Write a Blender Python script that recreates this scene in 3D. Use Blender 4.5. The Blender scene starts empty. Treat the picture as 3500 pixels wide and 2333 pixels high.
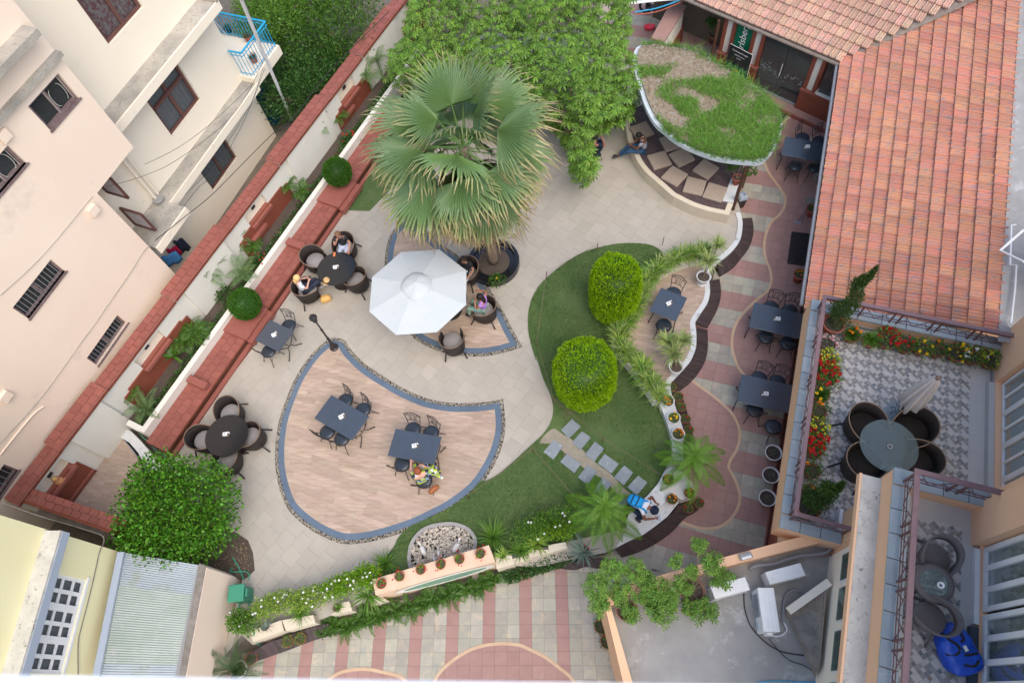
import bpy,bmesh,math,random
import numpy as np
from mathutils import Vector,Matrix,noise
random.seed(7);RNG=np.random.default_rng(7)
PI=math.pi
scene=bpy.context.scene
COL=scene.collection
CAM_H=18.0
FPX,CX,CY=2333.0,1750.0,1166.5
_d=Vector(((1985-CX)/FPX,-(2370-CY)/FPX,-1)).normalized()
_z=-_d
_x=(Vector((1,0,0))-_z*_z.x).normalized()
_y=_z.cross(_x)
R3=Matrix((_x,_y,_z))
cam_data=bpy.data.cameras.new('camera');cam=bpy.data.objects.new('camera',cam_data);COL.objects.link(cam)
cam_data.lens=24.0;cam_data.sensor_width=36.0;cam_data.clip_end=400;cam_data.clip_start=0.05
cam.matrix_world=Matrix.Translation((0,0,CAM_H))@R3.to_4x4()
cam_data.dof.use_dof=True;cam_data.dof.focus_distance=17.0;cam_data.dof.aperture_fstop=4.0
scene.camera=cam
world=bpy.data.worlds.new('World');scene.world=world;world.use_nodes=True
wn=world.node_tree.nodes;wl=world.node_tree.links
bg=wn['Background'];sky=wn.new('ShaderNodeTexSky');sky.sky_type='NISHITA';sky.sun_disc=False
SUN_EL,SUN_AZ=58.0,148.0
sky.sun_elevation=math.radians(SUN_EL);sky.sun_rotation=math.radians(SUN_AZ)
sky.air_density=1.0;sky.dust_density=3.0;sky.ozone_density=1.0
wl.new(sky.outputs[0],bg.inputs[0]);bg.inputs[1].default_value=0.15
sun_d=bpy.data.lights.new('sun','SUN');sun=bpy.data.objects.new('sun',sun_d);COL.objects.link(sun)
sun_d.energy=0.75;sun_d.angle=math.radians(60);sun_d.color=(1.0,0.95,0.87)
_sd=Vector((math.sin(math.radians(SUN_AZ))*math.cos(math.radians(SUN_EL)),math.cos(math.radians(SUN_AZ))*math.cos(math.radians(SUN_EL)),math.sin(math.radians(SUN_EL))))
sun.rotation_euler=_sd.to_track_quat('Z','Y').to_euler();sun.location=(0,0,40)
scene.view_settings.view_transform='Standard';scene.view_settings.look='None'
scene.view_settings.exposure=1.02;scene.view_settings.gamma=1.0;scene.view_settings.use_curve_mapping=False
scene.render.engine='CYCLES'
scene.render.resolution_x=1024;scene.render.resolution_y=682
def P(px,py,z=0.0):
 "point of the place at height z that the photograph shows at pixel (px, py)"
 v=R3@Vector(((px-CX)/FPX,-(py-CY)/FPX,-1))
 t=(z-CAM_H)/v.z
 return Vector((v.x*t,v.y*t,z))
def zm(ox,oy,pts,k=2.351):
 return[(ox+x/k,oy+y/k) for x,y in pts]
def PL(pts,z=0.0):return[P(x,y,z) for x,y in pts]
class Frame:
 "building axes: s along the facade, r across it"
 def __init__(s,az):
  a=math.radians(az);s.az=az;s.u=Vector((math.cos(a),math.sin(a),0));s.v=Vector((math.sin(a),-math.cos(a),0))
 def w(s,ss,r,z):return s.u*ss+s.v*r+Vector((0,0,z))
 def of(s,p):return(p.dot(s.u),p.dot(s.v))
 def px(s,px,py,z):return s.of(P(px,py,z))
class MB:
 def __init__(s):s.v=[];s.f=[];s.m=[]
 def add(s,vs,fs,m=0):
  o=len(s.v);s.v+=[tuple(v) for v in vs];s.f+=[tuple(i+o for i in f) for f in fs];s.m+=[m]*len(fs);return s
 def quad(s,a,b,c,d,m=0):return s.add([a,b,c,d],[(0,1,2,3)],m)
 def box(s,c,d,rz=0.0,m=0,M=None):
  x,y,z=d[0]/2,d[1]/2,d[2]/2;c=Vector(c)
  vs=[Vector((i,j,k)) for k in(-z,z) for j in(-y,y) for i in(-x,x)]
  q=M if M is not None else Matrix.Rotation(rz,3,'Z')
  vs=[q@v+c for v in vs]
  return s.add(vs,[(0,2,3,1),(4,5,7,6),(0,1,5,4),(2,6,7,3),(0,4,6,2),(1,3,7,5)],m)
 def bar(s,a,b,w,h=None,m=0,up=Vector((0,0,1))):
  a=Vector(a);b=Vector(b);h=h or w;d=b-a;L=d.length
  if L<1e-6:return s
  x=d/L;y=up.cross(x)
  if y.length<1e-3:y=Vector((0,1,0)).cross(x)
  y.normalize();z=x.cross(y)
  M=Matrix((x,y,z)).transposed()
  return s.box((a+b)/2,(L,w,h),M=M,m=m)
 def tube(s,pts,rad,n=6,m=0,cap=True):
  pts=[Vector(p) for p in pts];k=len(pts)
  rads=rad if isinstance(rad,(list,tuple)) else[rad]*k
  vs=[];nx=None
  for i,p in enumerate(pts):
   t=(pts[min(i+1,k-1)]-pts[max(i-1,0)]).normalized()
   if nx is None:
    nx=t.orthogonal().normalized()
   nx=(nx-t*nx.dot(t)).normalized();ny=t.cross(nx)
   for j in range(n):
    a=2*PI*j/n;vs.append(p+(nx*math.cos(a)+ny*math.sin(a))*rads[i])
  fs=[(i*n+j,i*n+(j+1)%n,(i+1)*n+(j+1)%n,(i+1)*n+j) for i in range(k-1) for j in range(n)]
  if cap:fs+=[tuple(reversed(range(n))),tuple(range((k-1)*n,k*n))]
  return s.add(vs,fs,m)
 def lathe(s,prof,n=20,c=(0,0,0),m=0,sx=1,sy=1,rz=0,cap=False):
  c=Vector(c);vs=[]
  for r,z in prof:
   for j in range(n):
    a=2*PI*j/n+rz;vs.append(c+Vector((r*math.cos(a)*sx,r*math.sin(a)*sy,z)))
  k=len(prof)
  fs=[(i*n+j,i*n+(j+1)%n,(i+1)*n+(j+1)%n,(i+1)*n+j) for i in range(k-1) for j in range(n)]
  if cap:fs+=[tuple(reversed(range(n))),tuple(range((k-1)*n,k*n))]
  return s.add(vs,fs,m)
 def prism(s,poly,z0,z1,m=0,bottom=False,mside=None):
  n=len(poly);a=sum(poly[i][0]*poly[(i+1)%n][1]-poly[(i+1)%n][0]*poly[i][1] for i in range(n))
  if a<0:poly=list(reversed(poly))
  vs=[(p[0],p[1],z0) for p in poly]+[(p[0],p[1],z1) for p in poly]
  if n>4:
   from mathutils.geometry import tessellate_polygon
   tr=tessellate_polygon([[Vector((p[0],p[1],0)) for p in poly]]);fs=[]
   for t in tr:
    a3=[poly[i] for i in t];fs.append(tuple(n+i for i in(t if area(a3)>0 else t[::-1])))
   s.add(vs,fs,m)
  else:s.add(vs,[tuple(range(n,2*n))],m)
  o=len(s.v)-2*n
  for i in range(n):
   j=(i+1)%n;s.f.append((o+i,o+j,o+n+j,o+n+i));s.m.append(m if mside is None else mside)
  if bottom:s.f.append(tuple(o+i for i in reversed(range(n))));s.m.append(m)
  return s
 def sphere(s,c,r,seg=10,rings=6,m=0,M=None):
  if not isinstance(r,(tuple,list)):r=(r,r,r)
  c=Vector(c);vs=[c+Vector((0,0,r[2])) if M is None else c+M@Vector((0,0,r[2]))]
  for i in range(1,rings):
   th=PI*i/rings
   for j in range(seg):
    a=2*PI*j/seg;q=Vector((r[0]*math.sin(th)*math.cos(a),r[1]*math.sin(th)*math.sin(a),r[2]*math.cos(th)))
    vs.append(c+(M@q if M is not None else q))
  q=Vector((0,0,-r[2]));vs.append(c+(M@q if M is not None else q))
  fs=[(0,1+j,1+(j+1)%seg) for j in range(seg)]
  for i in range(rings-2):
   for j in range(seg):
    fs.append((1+i*seg+j,1+(i+1)*seg+j,1+(i+1)*seg+(j+1)%seg,1+i*seg+(j+1)%seg))
  L=len(vs)-1;b=1+(rings-2)*seg
  fs+=[(b+j,L,b+(j+1)%seg) for j in range(seg)]
  return s.add(vs,fs,m)
 def build(s,name,mats,parent=None,loc=None,smooth=False,world=False,bevel=0):
  "world=True: vertices are given in place coordinates, parent stands at its own location"
  v=s.v
  off=Vector((0,0,0))
  if world and parent is not None:
   Mi=parent.matrix_world_inverse if False else(root_matrix(parent)).inverted();v=[tuple(Mi@Vector(q)) for q in v]
  me=bpy.data.meshes.new(name);me.from_pydata(v,[],s.f)
  mats=mats if isinstance(mats,(list,tuple)) else[mats]
  for mt in mats:me.materials.append(mt)
  if len(mats)>1:me.polygons.foreach_set('material_index',s.m)
  if smooth:me.polygons.foreach_set('use_smooth',[True]*len(me.polygons))
  me.update()
  o=bpy.data.objects.new(name,me);COL.objects.link(o)
  if parent is not None:o.parent=parent
  if loc is not None:o.location=loc
  if bevel:
   b=o.modifiers.new('bevel','BEVEL');b.width=bevel;b.segments=2;b.limit_method='ANGLE'
  return o
def root_matrix(o):
 M=Matrix.Translation(o.location)@o.rotation_euler.to_matrix().to_4x4()@Matrix.Diagonal((*o.scale,1))
 return root_matrix(o.parent)@M if o.parent else M
def npmesh(name,V,Fc,mats,parent=None,loc=None,midx=None,smooth=False):
 "fast mesh from arrays; Fc (n,3) or (n,4)"
 V=np.asarray(V,dtype=np.float32).reshape(-1,3);Fc=np.asarray(Fc,dtype=np.int32);k=Fc.shape[1]
 me=bpy.data.meshes.new(name);me.vertices.add(len(V));me.vertices.foreach_set('co',V.ravel())
 me.loops.add(Fc.size);me.loops.foreach_set('vertex_index',Fc.ravel())
 me.polygons.add(len(Fc));me.polygons.foreach_set('loop_start',np.arange(0,Fc.size,k,dtype=np.int32))
 mats=mats if isinstance(mats,(list,tuple)) else[mats]
 for mt in mats:me.materials.append(mt)
 if midx is not None:me.polygons.foreach_set('material_index',np.asarray(midx,dtype=np.int32))
 if smooth:me.polygons.foreach_set('use_smooth',np.ones(len(Fc),dtype=bool))
 me.update(calc_edges=True)
 o=bpy.data.objects.new(name,me);COL.objects.link(o)
 if parent is not None:o.parent=parent
 if loc is not None:o.location=loc
 return o
def thing(name,label,cat,loc=(0,0,0),rz=0.0,group=None):
 o=bpy.data.objects.new(name,None);COL.objects.link(o);o.empty_display_size=0.1
 o.location=loc;o.rotation_euler=(0,0,rz);o['label']=label;o['category']=cat
 if group:o['group']=group
 return o
def tag(o,label,cat,group=None):
 o['label']=label;o['category']=cat
 if group:o['group']=group
 return o
def struct(o):o['kind']='structure';return o
def stuff(o):o['kind']='stuff';return o
def kids(o):return KIDS.get(o.name,[])
KIDS={}
def index_kids():
 KIDS.clear()
 for o in bpy.data.objects:
  if o.parent:KIDS.setdefault(o.parent.name,[]).append(o)
def copy_tree(o,parent=None):
 c=o.copy();COL.objects.link(c)
 if parent is not None:c.parent=parent
 for ch in[k for k in o.children]:copy_tree(ch,c)
 return c
def place_copy(proto,first,loc,rz,label,group=None,scale=None):
 o=proto if first else copy_tree(proto)
 o.location=loc;o.rotation_euler=(0,0,rz);o['label']=label
 if group:o['group']=group
 if scale:o.scale=(scale,)*3
 return o
def clip_convex(poly,clip):
 "Sutherland-Hodgman: poly (any) by convex ccw clip"
 out=[tuple(p[:2]) for p in poly];n=len(clip)
 for i in range(n):
  a=clip[i];b=clip[(i+1)%n];inp=out;out=[]
  if not inp:return[]
  ex,ey=b[0]-a[0],b[1]-a[1]
  side=lambda p:ex*(p[1]-a[1])-ey*(p[0]-a[0])
  for j in range(len(inp)):
   p=inp[j];q=inp[(j+1)%len(inp)];sp=side(p);sq=side(q)
   if sp>=0:out.append(p)
   if(sp>=0)!=(sq>=0):
    t=sp/(sp-sq);out.append((p[0]+(q[0]-p[0])*t,p[1]+(q[1]-p[1])*t))
 res=[]
 for p in out:
  if not res or abs(p[0]-res[-1][0])+abs(p[1]-res[-1][1])>1e-4:res.append(p)
 if len(res)>2 and abs(res[0][0]-res[-1][0])+abs(res[0][1]-res[-1][1])<1e-4:res.pop()
 return res if len(res)>2 and abs(area(res))>2e-4 else[]
def area(p):return 0.5*sum(p[i][0]*p[(i+1)%len(p)][1]-p[(i+1)%len(p)][0]*p[i][1] for i in range(len(p)))
def inside(pt,poly):
 x,y=pt[0],pt[1];c=False;n=len(poly);j=n-1
 for i in range(n):
  xi,yi=poly[i][0],poly[i][1];xj,yj=poly[j][0],poly[j][1]
  if(yi>y)!=(yj>y) and x<(xj-xi)*(y-yi)/(yj-yi)+xi:c=not c
  j=i
 return c
def smooth_closed(pts,n=6,corners=()):
 "Catmull-Rom through a closed list of points; indices in corners stay sharp"
 out=[];N=len(pts)
 for i in range(N):
  p0,p1,p2,p3=pts[i-1],pts[i],pts[(i+1)%N],pts[(i+2)%N]
  if i in corners:p0=p1
  if(i+1)%N in corners:p3=p2
  for k in range(n):
   t=k/n;out.append(tuple(0.5*((2*p1[c])+(-p0[c]+p2[c])*t+(2*p0[c]-5*p1[c]+4*p2[c]-p3[c])*t*t+(-p0[c]+3*p1[c]-3*p2[c]+p3[c])*t**3) for c in(0,1)))
 return out
def smooth_open(pts,n=6):
 out=[];N=len(pts)
 for i in range(N-1):
  p0,p1,p2,p3=pts[max(i-1,0)],pts[i],pts[i+1],pts[min(i+2,N-1)]
  for k in range(n):
   t=k/n;out.append(Vector([0.5*((2*p1[c])+(-p0[c]+p2[c])*t+(2*p0[c]-5*p1[c]+4*p2[c]-p3[c])*t*t+(-p0[c]+3*p1[c]-3*p2[c]+p3[c])*t**3) for c in range(len(p1))]))
 out.append(Vector(pts[-1]));return out
def resample(pts,n):
 pts=[Vector(p) for p in pts];L=[0.0]
 for a,b in zip(pts,pts[1:]):L.append(L[-1]+(b-a).length)
 out=[];k=0
 for i in range(n):
  t=L[-1]*i/(n-1)
  while k<len(pts)-2 and L[k+1]<t:k+=1
  f=(t-L[k])/max(L[k+1]-L[k],1e-9);out.append(pts[k].lerp(pts[k+1],min(max(f,0),1)))
 return out
def offset_closed(poly,d):
 "positive d = inwards, poly any winding; returns matching points"
 n=len(poly);sgn=1 if area(poly)>0 else-1;out=[]
 for i in range(n):
  a,b,c=poly[i-1],poly[i],poly[(i+1)%n]
  e1=Vector((b[0]-a[0],b[1]-a[1])).normalized();e2=Vector((c[0]-b[0],c[1]-b[1])).normalized()
  n1=Vector((-e1.y,e1.x))*sgn;n2=Vector((-e2.y,e2.x))*sgn;m=n1+n2
  if m.length<1e-3:m=n1.copy()
  m.normalize();k=min(d/max(m.dot(n1),0.45),d*1.8) if d>0 else d/max(m.dot(n1),0.45)
  out.append((b[0]+m.x*k,b[1]+m.y*k))
 for i in range(n):
  for w in range(12,1,-1):
   j=(i+w)%n;a,b=out[i],out[(i+1)%n];c,e=out[j],out[(j+1)%n]
   rx,ry=b[0]-a[0],b[1]-a[1];sx,sy=e[0]-c[0],e[1]-c[1];den=rx*sy-ry*sx
   if abs(den)<1e-12:continue
   t=((c[0]-a[0])*sy-(c[1]-a[1])*sx)/den;u=((c[0]-a[0])*ry-(c[1]-a[1])*rx)/den
   if 0<t<1 and 0<u<1:
    X=(a[0]+rx*t,a[1]+ry*t)
    for k in range(1,w+1):out[(i+k)%n]=X
    break
 return out
def offset_open(pts,d):
 out=[]
 for i,p in enumerate(pts):
  a=pts[max(i-1,0)];b=pts[min(i+1,len(pts)-1)];t=Vector((b[0]-a[0],b[1]-a[1])).normalized()
  out.append(Vector((p[0]-t.y*d,p[1]+t.x*d,p[2] if len(p)>2 else 0)))
 return out
def view_scale(p):
 d=(Vector(p)-Vector((0,0,CAM_H)));return 1.0/max(d.length,0.5)
def in_view(p,mar=60):
 v=R3.inverted()@(Vector(p)-Vector((0,0,CAM_H)))
 if v.z>-0.1:return False
 x=CX-FPX*v.x/v.z;y=CY+FPX*v.y/v.z
 return-mar<x<3500+mar and-mar<y<2333+mar
def pieces(name,parent,items,mats,limit=300):
 """items: (verts, faces, material_index, size) in place coordinates, or (shared_key, matrix, mi, size) with
    shared meshes given in SHARED"""
 Mi=root_matrix(parent).inverted() if parent is not None else Matrix()
 def cen(it):return it[1].translation if isinstance(it[0],str) else Vector(it[0][0])
 items=sorted(items,key=lambda it:-(it[3]*view_scale(cen(it))*(1 if in_view(cen(it)) else 0.01)))
 cache={}
 for it in items[:limit]:
  if isinstance(it[0],str):
   key=(it[0],it[2])
   if key not in cache:
    vs,fs=SHARED[it[0]];me=bpy.data.meshes.new(name);me.from_pydata(vs,[],fs);me.materials.append(mats[it[2]])
    if it[0] in SMOOTH:me.polygons.foreach_set('use_smooth',[True]*len(me.polygons))
    cache[key]=me
   o=bpy.data.objects.new(name,cache[key]);COL.objects.link(o);o.parent=parent;o.matrix_local=Mi@it[1]
  else:
   c=sum((Vector(v) for v in it[0]),Vector())/len(it[0]);me=bpy.data.meshes.new(name)
   me.from_pydata([tuple(Vector(v)-c) for v in it[0]],[],it[1]);me.materials.append(mats[it[2]])
   o=bpy.data.objects.new(name,me);COL.objects.link(o);o.parent=parent;o.matrix_local=Mi@Matrix.Translation(c)
 rest=items[limit:]
 if rest:
  mb=MB()
  for it in rest:
   if isinstance(it[0],str):
    vs,fs=SHARED[it[0]];M=it[1];mb.add([M@Vector(v) for v in vs],fs,it[2])
   else:mb.add(it[0],it[1],it[2])
  stuff(mb.build(name,mats,parent,world=True))
SHARED={};SMOOTH=set()
def prism_geo(poly,z0,z1):
 if area(poly)<0:poly=list(reversed(poly))
 n=len(poly)
 return[(p[0],p[1],z0) for p in poly]+[(p[0],p[1],z1) for p in poly],[tuple(range(n,2*n))]+[(i,(i+1)%n,n+(i+1)%n,n+i) for i in range(n)]
MATS={}
def mat(name,c1,c2=None,sc=3.0,rough=0.7,bump=0.0,bsc=40.0,var=0.0,hue=0.0,metal=0.0,spec=0.3,detail=6.0,c3=None,thr=0.6,sc3=8.0,coat=0.0,stretch=None,alpha=None,trans=0.0,objc=False,rot=0.0,contrast=0.25):
 "c1/c2 mixed by noise, c3 blotches above thr, var/hue: difference from piece to piece"
 m=bpy.data.materials.new(name);m.use_nodes=True;nt=m.node_tree;N=nt.nodes;L=nt.links
 b=N['Principled BSDF'];b.inputs['Roughness'].default_value=rough;b.inputs['Metallic'].default_value=metal
 b.inputs['Specular IOR Level'].default_value=spec;b.inputs['Coat Weight'].default_value=coat
 tc=N.new('ShaderNodeTexCoord');geo=N.new('ShaderNodeNewGeometry')
 mp=N.new('ShaderNodeMapping');L.new(tc.outputs['Object'] if objc else geo.outputs['Position'],mp.inputs[0])
 if stretch:mp.inputs['Scale'].default_value=stretch
 if rot:mp.inputs['Rotation'].default_value=(0,0,rot)
 c=None
 def rgb(x):return(*x,1)
 rnd=None
 if var or hue:
  oi=N.new('ShaderNodeObjectInfo');ad=N.new('ShaderNodeMath');ad.operation='ADD';L.new(oi.outputs['Random'],ad.inputs[0]);L.new(geo.outputs['Random Per Island'],ad.inputs[1])
  fr=N.new('ShaderNodeMath');fr.operation='FRACT';L.new(ad.outputs[0],fr.inputs[0]);rnd=fr.outputs[0]
 if c2 is not None:
  ns=N.new('ShaderNodeTexNoise');ns.inputs['Scale'].default_value=sc;ns.inputs['Detail'].default_value=detail;ns.inputs['Roughness'].default_value=0.6
  L.new(mp.outputs[0],ns.inputs['Vector'])
  if rnd is not None:
   ns.noise_dimensions='4D';mu=N.new('ShaderNodeMath');mu.operation='MULTIPLY';mu.inputs[1].default_value=9.0;L.new(rnd,mu.inputs[0]);L.new(mu.outputs[0],ns.inputs['W'])
  rp=N.new('ShaderNodeMapRange');rp.inputs[1].default_value=0.5-contrast;rp.inputs[2].default_value=0.5+contrast;L.new(ns.outputs[0],rp.inputs[0])
  mx=N.new('ShaderNodeMix');mx.data_type='RGBA';L.new(rp.outputs[0],mx.inputs[0]);mx.inputs[6].default_value=rgb(c1);mx.inputs[7].default_value=rgb(c2);c=mx.outputs[2]
 if c3 is not None:
  n3=N.new('ShaderNodeTexNoise');n3.inputs['Scale'].default_value=sc3;n3.inputs['Detail'].default_value=8;n3.inputs['Roughness'].default_value=0.7;L.new(mp.outputs[0],n3.inputs['Vector'])
  r3=N.new('ShaderNodeMapRange');r3.inputs[1].default_value=thr-0.06;r3.inputs[2].default_value=thr+0.06;L.new(n3.outputs[0],r3.inputs[0])
  m3=N.new('ShaderNodeMix');m3.data_type='RGBA';L.new(r3.outputs[0],m3.inputs[0]);m3.inputs[7].default_value=rgb(c3)
  if c is None:m3.inputs[6].default_value=rgb(c1)
  else:L.new(c,m3.inputs[6])
  c=m3.outputs[2]
 if rnd is not None:
  hs=N.new('ShaderNodeHueSaturation')
  if c is None:hs.inputs['Color'].default_value=rgb(c1)
  else:L.new(c,hs.inputs['Color'])
  r1=N.new('ShaderNodeMapRange');r1.inputs[3].default_value=1-var;r1.inputs[4].default_value=1+var;L.new(rnd,r1.inputs[0]);L.new(r1.outputs[0],hs.inputs['Value'])
  if hue:
   m7=N.new('ShaderNodeMath');m7.operation='MULTIPLY';m7.inputs[1].default_value=7.31;L.new(rnd,m7.inputs[0]);f7=N.new('ShaderNodeMath');f7.operation='FRACT';L.new(m7.outputs[0],f7.inputs[0])
   r2=N.new('ShaderNodeMapRange');r2.inputs[3].default_value=0.5-hue;r2.inputs[4].default_value=0.5+hue;L.new(f7.outputs[0],r2.inputs[0]);L.new(r2.outputs[0],hs.inputs['Hue'])
  c=hs.outputs[0]
 if c is None:b.inputs['Base Color'].default_value=rgb(c1)
 else:L.new(c,b.inputs['Base Color'])
 if bump:
  nb=N.new('ShaderNodeTexNoise');nb.inputs['Scale'].default_value=bsc;nb.inputs['Detail'].default_value=4;L.new(mp.outputs[0],nb.inputs['Vector'])
  bp=N.new('ShaderNodeBump');bp.inputs['Strength'].default_value=bump;bp.inputs['Distance'].default_value=0.02;L.new(nb.outputs[0],bp.inputs['Height']);L.new(bp.outputs[0],b.inputs['Normal'])
 if trans:b.inputs['Transmission Weight'].default_value=trans
 if alpha is not None:b.inputs['Alpha'].default_value=alpha
 MATS[name]=m;return m
def leafmat(name,c1,c2,hue=0.015,var=0.3,rough=0.45,sc=2.0,tl=0.25):
 m=mat(name,c1,c2,sc=sc,rough=rough,var=var,hue=hue,spec=0.35)
 nt=m.node_tree;N=nt.nodes;L=nt.links;b=N['Principled BSDF'];src=b.inputs['Base Color'].links[0].from_socket
 t=N.new('ShaderNodeBsdfTranslucent');L.new(src,t.inputs[0]);mx=N.new('ShaderNodeMixShader');mx.inputs[0].default_value=tl
 L.new(b.outputs[0],mx.inputs[1]);L.new(t.outputs[0],mx.inputs[2]);L.new(mx.outputs[0],N['Material Output'].inputs[0]);return m
def glassmat(name,tint,rough=0.02,mixf=0.5,dark=(0.05,0.06,0.06)):
 "window pane: glossy reflection over a see-through tint"
 m=bpy.data.materials.new(name);m.use_nodes=True;nt=m.node_tree;N=nt.nodes;L=nt.links;N.remove(N['Principled BSDF'])
 tr=N.new('ShaderNodeBsdfTransparent');tr.inputs[0].default_value=(*tint,1);g=N.new('ShaderNodeBsdfGlossy');g.inputs['Roughness'].default_value=rough;g.inputs[0].default_value=(0.9,0.95,1,1)
 df=N.new('ShaderNodeBsdfDiffuse');df.inputs[0].default_value=(*dark,1);m1=N.new('ShaderNodeMixShader');m1.inputs[0].default_value=mixf
 L.new(tr.outputs[0],m1.inputs[1]);L.new(df.outputs[0],m1.inputs[2])
 fr=N.new('ShaderNodeFresnel');fr.inputs[0].default_value=1.5;m2=N.new('ShaderNodeMixShader');k_=N.new('ShaderNodeMath');k_.operation='MULTIPLY';k_.inputs[1].default_value=0.4;L.new(fr.outputs[0],k_.inputs[0]);L.new(k_.outputs[0],m2.inputs[0]);L.new(m1.outputs[0],m2.inputs[1]);L.new(g.outputs[0],m2.inputs[2])
 L.new(m2.outputs[0],N['Material Output'].inputs[0]);MATS[name]=m;return m
M={}
M['earth']=mat('earth',(0.12,0.10,0.08),(0.2,0.17,0.13),rough=0.95,bump=0.5)
M['grout']=mat('grout',(0.27,0.25,0.21),(0.32,0.295,0.25),rough=0.9)
M['grout_dark']=mat('grout_dark',(0.15,0.14,0.13),rough=0.9)
M['cream_tile']=mat('cream_tile',(0.37,0.335,0.28),(0.44,0.40,0.34),sc=1.3,rough=0.4,var=0.035,bump=0.05,c3=(0.36,0.33,0.28),thr=0.68,sc3=2.5)
M['slate_tile']=mat('slate_tile',(0.42,0.37,0.28),(0.29,0.29,0.255),sc=6,rough=0.6,var=0.12,hue=0.015,bump=0.15,c3=(0.48,0.39,0.27),thr=0.6,sc3=5)
M['pink_tile']=mat('pink_tile',(0.31,0.175,0.15),(0.37,0.225,0.19),sc=3,rough=0.55,var=0.05,bump=0.08,c3=(0.3,0.17,0.15),thr=0.68,sc3=3)
M['sand_line']=mat('sand_line',(0.50,0.33,0.20),(0.58,0.42,0.28),rough=0.6)
M['wood_plank']=mat('wood_plank',(0.34,0.25,0.185),(0.49,0.38,0.30),sc=2.0,rough=0.5,var=0.11,hue=0.006,stretch=(0.8,7,1),rot=math.radians(22),bump=0.05,contrast=0.2)
M['granite']=mat('granite',(0.095,0.135,0.185),(0.12,0.16,0.21),sc=6,rough=0.3,var=0.08,spec=0.5)
M['pebble']=mat('pebble',(0.2,0.18,0.14),(0.42,0.38,0.31),sc=12,rough=0.6,var=0.5,hue=0.02)
M['pebble_pale']=mat('pebble_pale',(0.34,0.29,0.23),(0.52,0.47,0.4),sc=8,rough=0.6,var=0.35,hue=0.02)
M['mortar']=mat('mortar',(0.035,0.032,0.03),rough=0.9)
M['marble']=mat('marble',(0.58,0.60,0.59),(0.66,0.67,0.66),sc=1.5,rough=0.3,c3=(0.34,0.38,0.38),thr=0.62,sc3=4,var=0.04)
M['slat']=mat('slat',(0.055,0.038,0.042),(0.12,0.085,0.08),sc=9,rough=0.55,var=0.3)
M['lawn']=mat('lawn',(0.055,0.11,0.03),(0.12,0.17,0.06),sc=1.6,rough=0.95,bump=0.6,bsc=120,c3=(0.17,0.15,0.08),thr=0.66,sc3=1.7)
M['dirt']=mat('dirt',(0.26,0.23,0.17),(0.34,0.30,0.24),sc=5,rough=0.95,bump=0.4)
M['soil']=mat('soil',(0.06,0.045,0.035),(0.11,0.085,0.065),sc=20,rough=0.95,bump=0.6)
M['step_stone']=mat('step_stone',(0.19,0.22,0.24),(0.26,0.29,0.31),sc=4,rough=0.65,var=0.08,bump=0.2,c3=(0.45,0.48,0.49),thr=0.64,sc3=9)
M['white_wall']=mat('white_wall',(0.74,0.71,0.63),(0.68,0.65,0.57),sc=1.5,rough=0.8,c3=(0.58,0.54,0.46),thr=0.72,sc3=1.2)
M['white_paint']=mat('white_paint',(0.78,0.77,0.75),(0.70,0.69,0.66),sc=4,rough=0.5,c3=(0.5,0.49,0.47),thr=0.73,sc3=12)
M['cream_wall']=mat('cream_wall',(0.80,0.64,0.50),(0.84,0.69,0.55),sc=0.6,rough=0.85,c3=(0.70,0.57,0.46),thr=0.66,sc3=0.8,bump=0.05)
M['cream_wall2']=mat('cream_wall2',(0.84,0.75,0.60),(0.80,0.71,0.57),sc=0.7,rough=0.85,c3=(0.6,0.53,0.44),thr=0.68,sc3=1.2,bump=0.05)
M['weathered']=mat('weathered',(0.25,0.235,0.205),(0.50,0.455,0.38),sc=1.1,rough=0.9,contrast=.2,c3=(0.20,0.19,0.17),thr=0.6,sc3=16,bump=0.3)
M['mottled']=mat('mottled',(0.42,0.40,0.35),(0.62,0.59,0.52),sc=3,rough=0.9,c3=(0.22,0.21,0.18),thr=0.62,sc3=9,bump=0.3)
M['peach']=mat('peach',(0.76,0.46,0.27),(0.80,0.50,0.31),sc=1.0,rough=0.8,c3=(0.68,0.42,0.26),thr=0.7,sc3=2)
M['peach_deep']=M['peach']
M['yellow_wall']=mat('yellow_wall',(0.82,0.74,0.42),(0.86,0.79,0.48),sc=1.0,rough=0.85,c3=(0.70,0.62,0.40),thr=0.7,sc3=2)
M['red_brick']=mat('red_brick',(0.25,0.08,0.06),(0.30,0.105,0.08),sc=7,rough=0.55,var=0.10,c3=(0.42,0.2,0.16),thr=0.7,sc3=5)
M['red_oxide']=mat('red_oxide',(0.20,0.055,0.032),(0.25,0.075,0.045),sc=4,rough=0.6,bump=0.2)
M['red_joint']=mat('red_joint',(0.40,0.2,0.17),rough=0.8)
M['roof_tile']=mat('roof_tile',(0.58,0.235,0.125),(0.46,0.215,0.15),sc=2.5,rough=0.75,var=0.15,hue=0.012,c3=(0.27,0.22,0.22),thr=0.56,sc3=3,bump=0.15,rot=math.radians(17.6),stretch=(1.6,11,1))
M['roof_tile_old']=mat('roof_tile_old',(0.60,0.36,0.26),(0.48,0.28,0.21),sc=3,rough=0.8,var=0.14,hue=0.015,c3=(0.33,0.28,0.23),thr=0.55,sc3=4,bump=0.2,rot=math.radians(-62),stretch=(1.6,9,1))
M['gutter']=mat('gutter',(0.16,0.12,0.10),(0.26,0.22,0.18),sc=5,rough=0.7)
M['concrete']=mat('concrete',(0.26,0.25,0.235),(0.38,0.365,0.34),sc=1.4,rough=0.85,c3=(0.46,0.45,0.43),thr=0.62,sc3=2.2,bump=0.1)
M['slate_cap']=mat('slate_cap',(0.27,0.31,0.325),(0.36,0.40,0.41),sc=3,rough=0.55,var=0.08,c3=(0.45,0.47,0.46),thr=0.66,sc3=6)
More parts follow.
